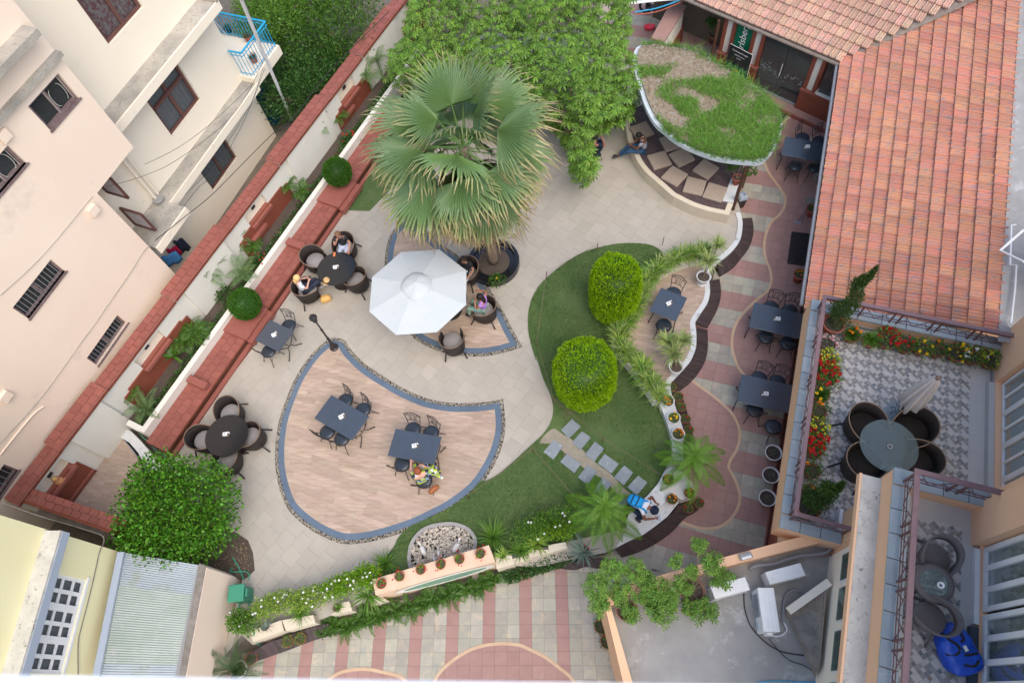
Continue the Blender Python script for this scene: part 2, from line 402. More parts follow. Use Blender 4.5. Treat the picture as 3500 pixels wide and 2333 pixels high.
M['iron']=mat('iron',(0.025,0.022,0.022),rough=0.4,spec=0.5)
M['iron_brown']=mat('iron_brown',(0.13,0.06,0.055),(0.17,0.085,0.08),sc=8,rough=0.45)
M['rail_top']=mat('rail_top',(0.19,0.115,0.12),(0.24,0.15,0.155),sc=5,rough=0.45)
M['seat_vinyl']=mat('seat_vinyl',(0.025,0.035,0.05),rough=0.35,spec=0.6)
M['table_top']=mat('table_top',(0.045,0.06,0.08),(0.055,0.07,0.092),sc=8,rough=0.22,spec=0.8)
M['wicker']=mat('wicker',(0.018,0.013,0.012),(0.04,0.03,0.026),sc=60,rough=0.5,bump=0.9,bsc=110)
M['wicker_rim']=mat('wicker_rim',(0.22,0.15,0.10),rough=0.6)
M['wicker_grey']=mat('wicker_grey',(0.10,0.085,0.085),(0.18,0.16,0.16),sc=80,rough=0.5,bump=0.9,bsc=110)
M['cushion_grey']=mat('cushion_grey',(0.24,0.22,0.21),(0.33,0.31,0.30),sc=35,rough=0.95,bump=0.3)
M['cushion_taupe']=mat('cushion_taupe',(0.33,0.26,0.20),(0.38,0.30,0.235),sc=6,rough=0.95,bump=0.2,var=0.04)
M['black_top']=mat('black_top',(0.012,0.013,0.016),rough=0.12,spec=0.6)
M['white_plastic']=mat('white_plastic',(0.78,0.78,0.77),rough=0.4)
M['white_canvas']=mat('white_canvas',(0.52,0.555,0.565),(0.48,0.52,0.53),sc=3,rough=0.9)
M['beige_canvas']=mat('beige_canvas',(0.52,0.46,0.43),(0.60,0.54,0.50),sc=5,rough=0.95)
M['wood_dark']=mat('wood_dark',(0.06,0.028,0.018),(0.10,0.05,0.03),sc=6,rough=0.5)
M['wood_frame']=mat('wood_frame',(0.115,0.048,0.04),(0.15,0.07,0.058),sc=5,rough=0.6,c3=(0.25,0.2,0.18),thr=0.72,sc3=14)
M['wood_frame_worn']=mat('wood_frame_worn',(0.14,0.085,0.08),(0.24,0.18,0.175),sc=9,rough=0.8,c3=(0.40,0.36,0.35),thr=0.66,sc3=15)
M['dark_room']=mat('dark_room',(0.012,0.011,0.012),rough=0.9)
M['terracotta']=mat('terracotta',(0.40,0.115,0.07),(0.34,0.10,0.065),sc=8,rough=0.75,var=0.08)
M['terracotta_dull']=mat('terracotta_dull',(0.30,0.14,0.10),(0.24,0.12,0.09),sc=8,rough=0.8)
M['white_pot']=mat('white_pot',(0.72,0.71,0.69),(0.62,0.61,0.59),sc=8,rough=0.5)
M['blue_paint']=mat('blue_paint',(0.015,0.30,0.52),(0.03,0.36,0.58),sc=6,rough=0.45)
M['blue_dark']=mat('blue_dark',(0.01,0.08,0.16),rough=0.6)
M['tin']=mat('tin',(0.30,0.34,0.37),(0.40,0.44,0.45),sc=2,rough=0.45,metal=0.35,c3=(0.3,0.33,0.28),thr=0.6,sc3=1.5)
M['tin_green']=mat('tin_green',(0.30,0.35,0.30),(0.38,0.42,0.38),sc=1.5,rough=0.5,metal=0.3,c3=(0.42,0.43,0.40),thr=0.62,sc3=3)
M['grey_paint']=mat('grey_paint',(0.35,0.40,0.47),rough=0.7)
M['stained']=mat('stained',(0.14,0.12,0.10),(0.28,0.25,0.22),sc=6,rough=0.95,bump=0.4)
M['pipe_white']=mat('pipe_white',(0.70,0.70,0.70),rough=0.4)
M['pipe_grey']=mat('pipe_grey',(0.28,0.28,0.29),rough=0.6)
M['cable']=mat('cable',(0.03,0.03,0.03),rough=0.6)
M['green_plastic']=mat('green_plastic',(0.05,0.24,0.15),rough=0.4)
M['rubber']=mat('rubber',(0.03,0.028,0.028),rough=0.8)
M['blue_bag']=mat('blue_bag',(0.004,0.055,0.42),(0.01,0.09,0.55),sc=7,rough=0.3,spec=0.6,bump=0.8,bsc=9)
M['bark']=mat('bark',(0.14,0.10,0.07),(0.24,0.18,0.13),sc=14,rough=0.9,bump=0.6)
M['sandy']=mat('sandy',(0.36,0.30,0.22),(0.44,0.38,0.30),sc=2,rough=0.95,bump=0.3)
M['rim_white']=mat('rim_white',(0.50,0.56,0.60),(0.58,0.63,0.66),sc=4,rough=0.7,c3=(0.3,0.33,0.33),thr=0.66,sc3=9)
M['roof_litter']=mat('roof_litter',(0.22,0.18,0.12),(0.38,0.33,0.26),sc=9,rough=0.95,bump=0.8)
M['bench_cream']=mat('bench_cream',(0.66,0.58,0.44),(0.60,0.53,0.41),sc=3,rough=0.75,c3=(0.48,0.42,0.33),thr=0.68,sc3=6)
M['peach_pale']=mat('peach_pale',(0.66,0.46,0.32),(0.72,0.54,0.39),sc=4,rough=0.8,c3=(0.5,0.33,0.22),thr=0.66,sc3=5)
M['green_glass']=mat('green_glass',(0.20,0.36,0.26),(0.30,0.46,0.36),sc=2,rough=0.2)
M['grey_slate']=mat('grey_slate',(0.05,0.065,0.08),rough=0.35)
M['weathered_brown']=mat('weathered_brown',(0.22,0.17,0.13),(0.33,0.27,0.21),sc=6,rough=0.9,c3=(0.14,0.11,0.09),thr=0.62,sc3=9)
M['dark_brown']=mat('dark_brown',(0.10,0.085,0.06),(0.15,0.12,0.09),sc=2,rough=0.8)
M['glass']=glassmat('glass',(0.75,0.85,0.82),mixf=0.25)
M['glass_dark']=glassmat('glass_dark',(0.62,0.66,0.66),mixf=0.3,dark=(0.10,0.11,0.11))
M['glass_green']=glassmat('glass_green',(0.5,0.6,0.56),mixf=0.75,dark=(0.16,0.22,0.20))
M['glass_table']=glassmat('glass_table',(0.80,0.90,0.88),mixf=0.12,dark=(0.5,0.58,0.58))
M['lf_bright']=leafmat('lf_bright',(0.24,0.42,0.02),(0.14,0.30,0.015),var=0.35)
M['lf_topiary']=leafmat('lf_topiary',(0.30,0.50,0.004),(0.19,0.36,0.003),var=0.3,tl=0.3)
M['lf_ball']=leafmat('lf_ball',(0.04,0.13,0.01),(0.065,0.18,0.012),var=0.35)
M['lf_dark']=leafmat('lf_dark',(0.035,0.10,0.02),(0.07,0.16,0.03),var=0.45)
M['lf_mid']=leafmat('lf_mid',(0.08,0.19,0.022),(0.15,0.29,0.035),var=0.4)
M['lf_round']=leafmat('lf_round',(0.05,0.17,0.012),(0.12,0.30,0.02),var=0.65,hue=0.02)
M['lf_schef']=leafmat('lf_schef',(0.19,0.33,0.03),(0.07,0.17,0.02),var=0.4,sc=0.9,hue=0.012)
M['lf_schef2']=leafmat('lf_schef2',(0.17,0.31,0.04),(0.11,0.23,0.035),var=0.35,hue=0.02)
M['lf_fern']=leafmat('lf_fern',(0.05,0.13,0.015),(0.085,0.18,0.02),var=0.35)
M['lf_lime']=leafmat('lf_lime',(0.34,0.46,0.07),(0.20,0.34,0.05),var=0.35)
M['lf_norfolk']=leafmat('lf_norfolk',(0.15,0.31,0.02),(0.10,0.23,0.02),var=0.2)
M['lf_cycas']=leafmat('lf_cycas',(0.035,0.075,0.022),(0.06,0.11,0.03),var=0.3)
M['lf_cypress']=leafmat('lf_cypress',(0.04,0.085,0.018),(0.07,0.13,0.022),var=0.35)
M['lf_areca']=leafmat('lf_areca',(0.10,0.19,0.07),(0.16,0.26,0.07),var=0.3)
M['lf_grass']=leafmat('lf_grass',(0.10,0.19,0.04),(0.06,0.13,0.03),var=0.3,sc=1.0)
M['lf_roofgrass']=leafmat('lf_roofgrass',(0.12,0.30,0.03),(0.18,0.33,0.05),var=0.35)
M['lf_variegated']=leafmat('lf_variegated',(0.16,0.27,0.07),(0.42,0.46,0.16),var=0.3,sc=16)
M['lf_dry']=leafmat('lf_dry',(0.40,0.30,0.18),(0.30,0.23,0.15),var=0.4)
M['lf_grey']=leafmat('lf_grey',(0.14,0.2,0.15),(0.2,0.26,0.2),var=0.25)
for k,c in dict(red=(0.62,0.012,0.02),orange=(0.85,0.28,0.01),yellow=(0.85,0.58,0.02),lemon=(0.72,0.68,0.05),white=(0.8,0.8,0.76),pink=(0.7,0.45,0.45)).items():
 M['fl_'+k]=mat('flower_'+k,c,rough=0.7,var=0.15)
def fanmat():
 m=bpy.data.materials.new('fan_leaf');m.use_nodes=True;nt=m.node_tree;N=nt.nodes;L=nt.links;b=N['Principled BSDF'];b.inputs['Roughness'].default_value=0.45
 at=N.new('ShaderNodeAttribute');at.attribute_name='tip';oi=N.new('ShaderNodeObjectInfo')
 ns=N.new('ShaderNodeTexNoise');ns.inputs['Scale'].default_value=6;ad=N.new('ShaderNodeMath');ad.operation='ADD';L.new(at.outputs['Fac'],ad.inputs[0])
 ml=N.new('ShaderNodeMath');ml.operation='MULTIPLY_ADD';ml.inputs[1].default_value=0.35;ml.inputs[2].default_value=-0.17;L.new(ns.outputs[0],ml.inputs[0]);L.new(ml.outputs[0],ad.inputs[1])
 ramp=N.new('ShaderNodeValToRGB');L.new(ad.outputs[0],ramp.inputs[0]);e=ramp.color_ramp.elements
 e[0].position=0.0;e[0].color=(0.12,0.22,0.035,1);e[1].position=1.0;e[1].color=(0.42,0.30,0.16,1)
 for p,c in((0.35,(0.12,0.21,0.08,1)),(0.62,(0.16,0.22,0.07,1)),(0.78,(0.34,0.30,0.13,1))):x=e.new(p);x.color=c
 hs=N.new('ShaderNodeHueSaturation');L.new(ramp.outputs[0],hs.inputs['Color']);r1=N.new('ShaderNodeMapRange');r1.inputs[3].default_value=0.75;r1.inputs[4].default_value=1.3;L.new(oi.outputs['Random'],r1.inputs[0]);L.new(r1.outputs[0],hs.inputs['Value'])
 L.new(hs.outputs[0],b.inputs['Base Color']);t=N.new('ShaderNodeBsdfTranslucent');L.new(hs.outputs[0],t.inputs[0]);mx=N.new('ShaderNodeMixShader');mx.inputs[0].default_value=0.2
 L.new(b.outputs[0],mx.inputs[1]);L.new(t.outputs[0],mx.inputs[2]);L.new(mx.outputs[0],N['Material Output'].inputs[0]);return m
M['fan']=fanmat()
GZ=0.30
W=Frame(72.4)
A=Frame(64.75)
B=Frame(69.0)
mb=MB();mb.quad((-90,-60,-0.06),(90,-60,-0.06),(90,110,-0.06),(-90,110,-0.06));struct(mb.build('ground',M['earth']))
K=zm(1700,600,[(1950,298),(1968,370),(1965,450),(1945,530),(1895,600),(1830,660),(1765,710),(1712,765),(1700,840),(1708,930),(1690,1020),(1640,1100),(1590,1180),(1597,1260),(1598,1330),(1590,1400),(1552,1490),(1490,1565),(1420,1640),(1390,1680),(1400,1760),(1440,1890),(1480,2000),(1500,2100),(1480,2250),(1475,2370),(1530,2440),(1580,2530),(1560,2600),(1450,2632)])
K+=zm(1600,1666,[(1690,122),(1600,232),(1500,310),(1400,380),(1290,428),(1190,480),(1100,520)])
court_px=zm(0,1150,[(1375,965)])+[(870,1180),(1185,715),(1262,600),(1400,330),(1560,120),(2050,100),(2250,330),(2480,540),(2530,715)]+K+[(2000,1900),(1840,1935),(1700,1930)]+zm(800,1666,[(1140,860),(950,960),(600,1090),(150,1260),(60,1180)])+[(760,2250),(829,1976),(700,1760),(590,1640),(560,1600)]
court=[tuple(P(x,y,GZ)[:2]) for x,y in court_px]
mb=MB();mb.prism(court,-0.05,GZ-0.006,bottom=False);struct(mb.build('garden_court',M['grout']))
courtyard=bpy.data.objects['garden_court']
def tile_grid(az,sx,sy,poly,stagger=0.5,jit=0.0):
 a=math.radians(az);u=Vector((math.cos(a),math.sin(a)));v=Vector((-math.sin(a),math.cos(a)))
 us=[p[0]*u.x+p[1]*u.y for p in poly];vs=[p[0]*v.x+p[1]*v.y for p in poly]
 j=math.floor(min(vs)/sy)
 while j*sy<max(vs):
  off=(j%2)*stagger*sx;i=math.floor((min(us)-off)/sx)
  while i*sx+off<max(us):
   x0=i*sx+off;y0=j*sy
   q=[u*x+v*y for x,y in((x0,y0),(x0+sx,y0),(x0+sx,y0+sy),(x0,y0+sy))]
   yield(i,j,[tuple(p) for p in q],tuple((q[0]+q[2])/2))
   i+=1
  j+=1
def shrink(q,g):
 c=(sum(p[0] for p in q)/len(q),sum(p[1] for p in q)/len(q));out=[]
 for p in q:
  d=Vector((p[0]-c[0],p[1]-c[1]));L=d.length;out.append((c[0]+d.x*(1-g/L),c[1]+d.y*(1-g/L)))
 return out
SHARED['tile42']=([(-.2075,-.2075,0),(.2075,-.2075,0),(.2075,.2075,0),(-.2075,.2075,0),(-.209,-.209,-.006),(.209,-.209,-.006),(.209,.209,-.006),(-.209,.209,-.006)],[(0,1,2,3),(4,5,1,0),(5,6,2,1),(6,7,3,2),(7,4,0,3)])
items=[]
for i,j,q,c in tile_grid(53,.42,.42,court):
 if all(inside(p,court) for p in shrink(q,-.01)) and in_view((*c,GZ)):
  r=random.gauss(0,.0006)
  items.append(('tile42',Matrix.Translation((*c,GZ))@Matrix.Rotation(math.radians(53),4,'Z')@Matrix.Rotation(r,4,'X'),0,.42))
 elif in_view((*c,GZ)):
  cl=clip_convex(court,shrink(q,.003))
  if cl:items.append((*prism_geo(cl,GZ-.006,GZ),0,.25))
pieces('tile',courtyard,items,[M['cream_tile']],300)
def deck_outline(pts,corners,n=5):return smooth_closed([tuple(P(x,y,GZ)[:2]) for x,y in pts],n,corners)
d1=zm(900,1150,[(540,18),(600,14),(655,32),(690,85),(740,145),(830,230),(950,310),(1080,390),(1200,450),(1330,500),(1500,531),(1700,532),(1850,516),(1927,500),(1945,700),(1925,850),(1870,1000),(1775,1160),(1680,1265),(1520,1385),(1370,1465),(1210,1540),(1000,1610),(820,1652),(640,1662),(480,1605),(340,1520),(210,1400),(150,1280),(110,1130),(96,1000),(100,850),(128,670),(190,490),(260,330),(350,190),(450,80)])
d2=zm(900,600,[(1150,375),(1080,400),(1020,480),(985,600),(975,780),(1000,950),(1060,1110),(1150,1240),(1250,1335),(1400,1405),(1550,1442),(1750,1452),(1920,1425),(2082,1375),(2010,1250),(1940,1110),(1860,980),(1790,865),(1700,750),(1560,640),(1400,530),(1300,440),(1230,395)])
d3=zm(1700,600,[(1640,740),(1700,840),(1708,930),(1690,1020),(1640,1100),(1590,1180),(1597,1260),(1598,1330),(1590,1400),(1552,1490),(1490,1565),(1420,1640),(1340,1700),(1200,1600),(1020,1400),(960,1250),(1040,1080),(1100,960),(1200,840),(1400,740),(1560,700)])
def ring_sheet(outer,inner,z,name,m,parent=None):
 n=len(outer);mb=MB();mb.add([(*p,z) for p in outer]+[(*p,z) for p in inner],[(i,(i+1)%n,n+(i+1)%n,n+i) for i in range(n)])
 return mb
def deck(pts,corners,label,cat_group,stone_w=.165,peb=.10,plank_az=-20):
 out=deck_outline(pts,corners);
 if area(out)<0:out=out[::-1]
 s1=offset_closed(out,peb);s2=offset_closed(s1,stone_w)
 t=thing('terrace_deck',label,'deck',(*(sum((Vector(p) for p in out),Vector((0,0)))/len(out)),GZ));
 mb=MB();mb.prism(out,GZ-.02,GZ+.004);mb.build('mortar_bed',M['mortar'],t,world=True)
 s1d=[p for q,p in enumerate(s1) if(Vector(p)-Vector(s1[q-1])).length>1e-4];mb=MB();mb.prism(s1d,GZ+.004,GZ+.009);mb.build('border_bed',M['grout'],t,world=True)
 n=len(s1);items=[];i=0;step=4;s2o=s2
 while i<n:
  k=min(i+step,n);idx=list(range(i,k+1))
  o_=[Vector(s1[a%n]) for a in idx];i_=[Vector(s2[a%n]) for a in idx]
  o_[0]=o_[0].lerp(o_[1],.012);i_[0]=i_[0].lerp(i_[1],.012)
  poly=[tuple(p) for p in o_]+[tuple(p) for p in reversed(i_)]
  m2=[(*p,GZ+.02) for p in poly];L=len(o_);fs=[]
  vs=[(*p,GZ+.008) for p in poly]+m2;N2=len(poly)
  for a in range(L-1):fs.append((N2+a,N2+a+1,N2+N2-2-a,N2+N2-1-a))
  for a in range(N2):b=(a+1)%N2;fs.append((a,b,N2+b,N2+a))
  items.append((vs,fs,0,.4));i=k
 pieces('border_slab',t,items,[M['granite']],300)
 s2=[p for q,p in enumerate(s2) if(Vector(p)-Vector(s2[q-1])).length>1e-4];s3=s2;items=[]
 mb=MB();mb.prism(s3,GZ+.006,GZ+.012);mb.build('plank_bed',M['grout_dark'],t,world=True)
 a=math.radians(plank_az);u=Vector((math.cos(a),math.sin(a)));v=Vector((-math.sin(a),math.cos(a)))
 vs_=[p[0]*v.x+p[1]*v.y for p in s3];us_=[p[0]*u.x+p[1]*u.y for p in s3];pw=.15;y=min(vs_)
 while y<max(vs_):
  x=min(us_)-random.random()*.9
  while x<max(us_):
   q=[tuple(u*xx+v*yy) for xx,yy in((x+.0015,y+.0015),(x+.8985,y+.0015),(x+.8985,y+pw-.0015),(x+.0015,y+pw-.0015))]
   cl=clip_convex(s3,q)
   if cl:items.append((*prism_geo(cl,GZ+.011,GZ+.018+random.random()*.001),0,.4))
   x+=.9
  y+=pw
 pieces('plank',t,items,[M['wood_plank']],300)
 if peb>.02:
  V=[];Fc=[];base=MB().sphere((0,0,0),1,6,4);bv=np.array(base.v);bf=[]
  for f in base.f:bf+=[f] if len(f)==3 else[(f[0],f[1],f[2]),(f[0],f[2],f[3])]
  bf=np.array(bf);k=0
  for i in range(n):
   a0,a1=Vector(out[i]),Vector(out[(i+1)%n]);b0,b1=Vector(s1[i]),Vector(s1[(i+1)%n]);L=(a1-a0).length
   for _ in range(int(L*peb/.00055)):
    f,g=random.random(),random.uniform(.06,.94);p=a0.lerp(a1,f).lerp(b0.lerp(b1,f),g);r=random.uniform(.011,.019);an=random.random()*PI
    sc=np.array([r*random.uniform(.9,1.3),r*random.uniform(.7,1),r*.8]);ca,sa=math.cos(an),math.sin(an)
    q=bv*sc;q=np.stack([q[:,0]*ca-q[:,1]*sa,q[:,0]*sa+q[:,1]*ca,q[:,2]],1)+np.array([p.x-t.location.x,p.y-t.location.y,.01])
    V.append(q);Fc.append(bf+k*len(bv));k+=1
  stuff(npmesh('pebble_margin',np.concatenate(V),np.concatenate(Fc),M['pebble'],t,smooth=True))
 return t,out,s1,s3
deck1,D1o,D1s,D1w=deck(d1,(13,),'large leaf-shaped wood-plank deck with blue slate border and pebble margin',None)
deck2,D2o,D2s,D2w=deck(d2,(13,),'smaller plank deck under the white parasol, edged in dark slate',None)
deck3,D3o,D3s,D3w=deck(d3,(),'small plank deck inside the curved white planter by the wavy marble edge',None,stone_w=.02,peb=.0,plank_az=-18)
d4=zm(0,1150,[(540,1385),(840,965),(860,930),(905,800),(960,790),(1040,870),(1120,980),(1160,1090),(1180,1200),(1200,1500),(880,1500)])
deck4,D4o,D4s,D4w=deck(d4,(0,1),'plank deck in the corner niche between the red walls behind the round tree',None,stone_w=.02,peb=.0,plank_az=-25)
Kw=[P(x,y,GZ) for x,y in K];Ks=smooth_open(Kw,4);Ki=offset_open(Ks,-.145)
if inside(Ki[3],court) is False:Ki=offset_open(Ks,.145)
kerb=thing('marble_edging','wavy white marble edging strip between garden court and lower pink paving','edging',tuple(Kw[10]))
items=[];st=3
for i in range(0,23*4,st):
 k=min(i+st,len(Ks)-1);o_=[Ks[a] for a in range(i,k+1)];i_=[Ki[a] for a in range(i,k+1)]
 if(o_[0]-o_[-1]).length<.05:continue
 i_=[i_[0].lerp(i_[-1],.01)]+i_[1:];L=len(o_)
 vs=[(p.x,p.y,GZ-.04) for p in o_]+[(p.x,p.y,GZ-.04) for p in reversed(i_)]+[(p.x,p.y,GZ+.03) for p in o_]+[(p.x,p.y,GZ+.03) for p in reversed(i_)]
 N2=2*L;fs=[(N2+a,N2+a+1,N2+N2-2-a,N2+N2-1-a) for a in range(L-1)]+[(a,(a+1)%N2,N2+(a+1)%N2,N2+a) for a in range(N2)]
 items.append((vs,fs,0,.3))
pieces('marble_slab',kerb,items,[M['marble']])
pf=zm(1700,1150,[(1340,1082),(1400,1040),(1500,1100),(1570,1180),(1600,1270),(1480,1310),(1395,1252),(1345,1330),(1250,1425),(1150,1482),(1042,1537),(1035,1480),(1060,1420),(1150,1330),(1220,1262),(1290,1180)])
plat=thing('marble_platform','curved white marble platform step where the backpacker crouches','step',P(2230,1740,GZ))
mb=MB();mb.prism([tuple(P(x,y,GZ+.17)[:2]) for x,y in pf],GZ-.02,GZ+.15);mb.build('riser',M['marble'],plat,world=True)
pfi=[tuple(P(x,y,GZ+.17)[:2]) for x,y in pf]
items=[]
for i,j,q,c in tile_grid(20,.75,.9,pfi,0):
 cl=clip_convex(pfi,shrink(q,.004))
 if cl:items.append((*prism_geo(cl,GZ+.15,GZ+.17),0,.7))
pieces('marble_slab',plat,items,[M['marble']])
pl2=zm(1600,1666,[(1690,122),(1600,232),(1500,310),(1400,380),(1290,428),(1190,480),(1280,322),(1380,270),(1480,200),(1580,120),(1640,60)])
mb=MB();mb.prism([tuple(P(x,y,GZ+.05)[:2]) for x,y in pl2],GZ,GZ+.05);mb.build('lower_step',M['marble'],plat,world=True)
sl=[(zm(1700,600,[(1962,345),(1972,420),(1955,510),(1905,600),(1835,668),(1765,718)]),zm(1700,600,[(2046,340),(2058,420),(2050,500),(2020,580),(1960,660),(1890,740),(1785,808)])),(zm(1700,600,[(1706,850),(1714,930),(1695,1020),(1645,1100),(1595,1182)]),zm(1700,600,[(1785,830),(1797,920),(1790,1000),(1760,1090),(1688,1222)])),(zm(1700,600,[(1602,1215),(1603,1330),(1592,1410),(1557,1495),(1490,1570),(1425,1640),(1375,1690)]),zm(1700,600,[(1688,1240),(1692,1340),(1685,1430),(1655,1520),(1595,1610),(1525,1680),(1460,1728)])),(zm(1700,1150,[(1395,460),(1440,580),(1475,690),(1500,820),(1490,960)]),zm(1700,1150,[(1490,490),(1530,620),(1560,740),(1580,850),(1570,960)])),(zm(1600,1666,[(1700,130),(1620,225),(1530,300),(1450,355),(1330,415),(1185,492)]),zm(1600,1666,[(1890,130),(1830,190),(1745,240),(1640,350),(1500,450),(1380,510),(1235,557)])),(zm(1600,1666,[(640,600),(760,600),(880,590),(1010,560),(1100,560)]),zm(1600,1666,[(700,640),(850,657),(950,632),(1050,645),(1150,600)])),(zm(800,1666,[(100,1345),(250,1260),(390,1205),(600,1130),(760,1090)]),zm(800,1666,[(160,1395),(300,1347),(440,1298),(600,1235),(780,1180)]))]
sl_label=['topmost dark slatted ramp below the pavilion bench, curving down to the paving','second dark slatted ramp, beside the small deck table','third dark slatted ramp, below the striped dracaena pots','dark slatted strip behind the row of marigold bowls','dark slatted ramp curving below the crouching backpacker','short dark slatted strip under the striped agave pot','dark slatted strip beside the sago palm in the white bucket']
for(ip,op),lb in zip(sl,sl_label):
 I=smooth_open([P(x,y,GZ) for x,y in ip],5);O=smooth_open([P(x,y,.06) for x,y in op],5)
 L=sum((b-a).length for a,b in zip(O,O[1:]));n=max(int(L/.034),8);I=resample(I,n+1);O=resample(O,n+1)
 t=thing('slatted_ramp',lb,'ramp',tuple(O[n//2]),group='dark slatted ramps along the marble edging')
 mb=MB();mb.add([tuple(p+Vector((0,0,-.02))) for p in I]+[tuple(p+Vector((0,0,-.02))) for p in O],[(i,i+1,n+2+i,n+1+i) for i in range(n)]);
 mb.add([tuple(p+Vector((0,0,-.02))) for p in O]+[(p.x,p.y,0) for p in O],[(i,i+1,n+2+i,n+1+i) for i in range(n)]);mb.build('ramp_board',M['mortar'],t,world=True)
 mb=MB()
 for i in range(n):
  a0,a1,b0,b1=I[i],I[i].lerp(I[i+1],.62),O[i],O[i].lerp(O[i+1],.62);h=Vector((0,0,.012))
  mb.add([a0,b0,b1,a1,a0+h,b0+h,b1+h,a1+h],[(4,5,6,7),(0,1,5,4),(3,7,6,2),(1,2,6,5)])
 stuff(mb.build('slat',M['slat'],t,world=True))
lower=[tuple(P(x,y,0)[:2]) for x,y in[(700,2420),(2400,2420),(2240,2000),(2850,1900),(2850,300),(2550,100),(2200,-100),(2050,100),(2250,330),(2480,560),(2530,760)]]+[tuple(P(x,y,0)[:2]) for x,y in zm(1700,600,[(1960,298),(1960,600),(1760,780),(1700,950),(1590,1190),(1590,1330),(1550,1490),(1400,1650)])]+[tuple(P(x,y,0)[:2]) for x,y in zm(1700,1150,[(1440,600),(1500,900),(1480,1320)])+zm(1600,1666,[(1600,232),(1400,380),(1190,480),(800,560)])+zm(800,1666,[(2200,640),(1200,960),(600,1150),(100,1345)])]
mb=MB();mb.prism(lower,-.05,-.006);pav=struct(mb.build('lower_paving',M['grout_dark']))
curve=zm(2500,0,[(560,905),(460,950),(380,1020),(310,1120),(268,1230),(265,1300),(300,1390),(380,1500),(425,1568)])+zm(2500,600,[(432,170),(428,240),(390,310),(325,370),(283,450),(262,560),(275,670),(310,760),(318,850),(285,930),(200,1000),(90,1110),(32,1200),(6,1300),(8,1400),(50,1530)])+zm(2500,1150,[(110,320),(170,400)])
cw=smooth_open([P(x,y,0) for x,y in curve],4)
wall_side=[tuple(W.w(s,3.6,0)[:2]) for s in(8.6,10,12,14,15.6)]
pinkA=[tuple(p[:2]) for p in cw]+wall_side
curve2=zm(1700,1150,[(1560,350),(1640,410),(1750,490),(1870,600),(1930,700),(1947,800),(1925,900),(1875,985),(1860,1030),(1862,1060),(1905,1140),(1945,1250),(1940,1350),(1885,1450),(1800,1520),(1700,1542),(1600,1530),(1480,1490)])
cw2=smooth_open([P(x,y,0) for x,y in curve2],4)
pinkB=[tuple(p[:2]) for p in cw2]+[tuple(P(x,y,0)[:2]) for x,y in zm(1700,1150,[(1400,1400),(1400,600),(1350,400)])]
curve3=zm(1600,1666,[(-720,1530),(-600,1400),(-500,1320),(-380,1280),(-220,1262),(-120,1270)])
curve3=zm(800,1666,[(1600,1600),(1640,1500),(1740,1400),(1870,1315),(2000,1268),(2150,1250),(2290,1262)])+zm(1600,1666,[(480,1290),(620,1360),(740,1450),(815,1512),(880,1600)])
cw3=smooth_open([P(x,y,0) for x,y in curve3],4);pinkC=[tuple(p[:2]) for p in cw3]
curve4=zm(800,1666,[(700,1600),(800,1512),(900,1470),(1050,1455),(1200,1480),(1340,1520),(1420,1600)])
cw4=smooth_open([P(x,y,0) for x,y in curve4],4);pinkD=[tuple(p[:2]) for p in cw4]
TS=.302;SHARED['tile30']=([(-.148,-.148,0),(.148,-.148,0),(.148,.148,0),(-.148,.148,0),(-.15,-.15,-.006),(.15,-.15,-.006),(.15,.15,-.006),(-.15,.15,-.006)],[(0,1,2,3),(4,5,1,0),(5,6,2,1),(6,7,3,2),(7,4,0,3)])
items=[];pk=[]
split=lambda c:W.of(Vector((c[0],c[1],0)))[0]-.0>3.35 and c[0]>1.2+0*c[1]
s_ref=W.px(*zm(1700,600,[(2100,195)])[0],0)[0]
for az,reg in((72.4-90,'U'),(0,'P')):
 x_ref=P(*zm(1600,1666,[(120,1000)])[0],0).x
 a=math.radians(az);u=Vector((math.cos(a),math.sin(a)));v=Vector((-math.sin(a),math.cos(a)))
 us=[p[0]*u.x+p[1]*u.y for p in lower];vs=[p[0]*v.x+p[1]*v.y for p in lower]
 v0=s_ref if reg=='U' else 0.0;u0=0.0 if reg=='U' else x_ref
 for j in range(math.floor((min(vs)-v0)/TS),math.ceil((max(vs)-v0)/TS)):
  for i in range(math.floor((min(us)-u0)/TS),math.ceil((max(us)-u0)/TS)):
   x0,y0=u0+i*TS,v0+j*TS;c=u*(x0+TS/2)+v*(y0+TS/2)
   isU=split(c)
   if isU!=(reg=='U') or not in_view((*c,0),30) or not inside(c,lower):continue
   if reg=='U':band=(j%4) in(0,1);pinkt=not band if False else(j%4) in(2,3)
   else:pinkt=(i%3==0 and i<=6)
   z=random.gauss(0,.0004)
   Mx=Matrix.Translation((*c,z))@Matrix.Rotation(a,4,'Z')
   q=[tuple(u*x+v*y) for x,y in((x0,y0),(x0+TS,y0),(x0+TS,y0+TS),(x0,y0+TS))]
   zone=[pg for pg in(pinkA,pinkB,pinkC,pinkD) if inside(c,pg)]
   full=zone and all(inside(p,zone[0]) for p in q)
   if full:pinkt=True
   items.append(('tile30',Mx,1 if pinkt else 0,.3))
   if not full:
    for pg in(pinkA,pinkB,pinkC,pinkD):
     cl=clip_convex(pg,shrink(q,.0035))
     if cl and not pinkt:pk.append((*prism_geo(cl,.001,.005),1,.15))
pieces('tile',pav,items,[M['slate_tile'],M['pink_tile']],300)
mbp=MB()
for it in pk:mbp.add(it[0],it[1],0)
t_in=mbp.build('cut_tile',M['pink_tile'],pav);stuff(t_in)
def line_strip(name,pts,w,z,m,par):
 o=offset_open(pts,w/2);i=offset_open(pts,-w/2);n=len(pts)
 mb=MB();mb.add([(p.x,p.y,z) for p in o]+[(p.x,p.y,z) for p in i],[(k,n+k,n+k+1,k+1) for k in range(n-1)]);return mb.build(name,m,par)
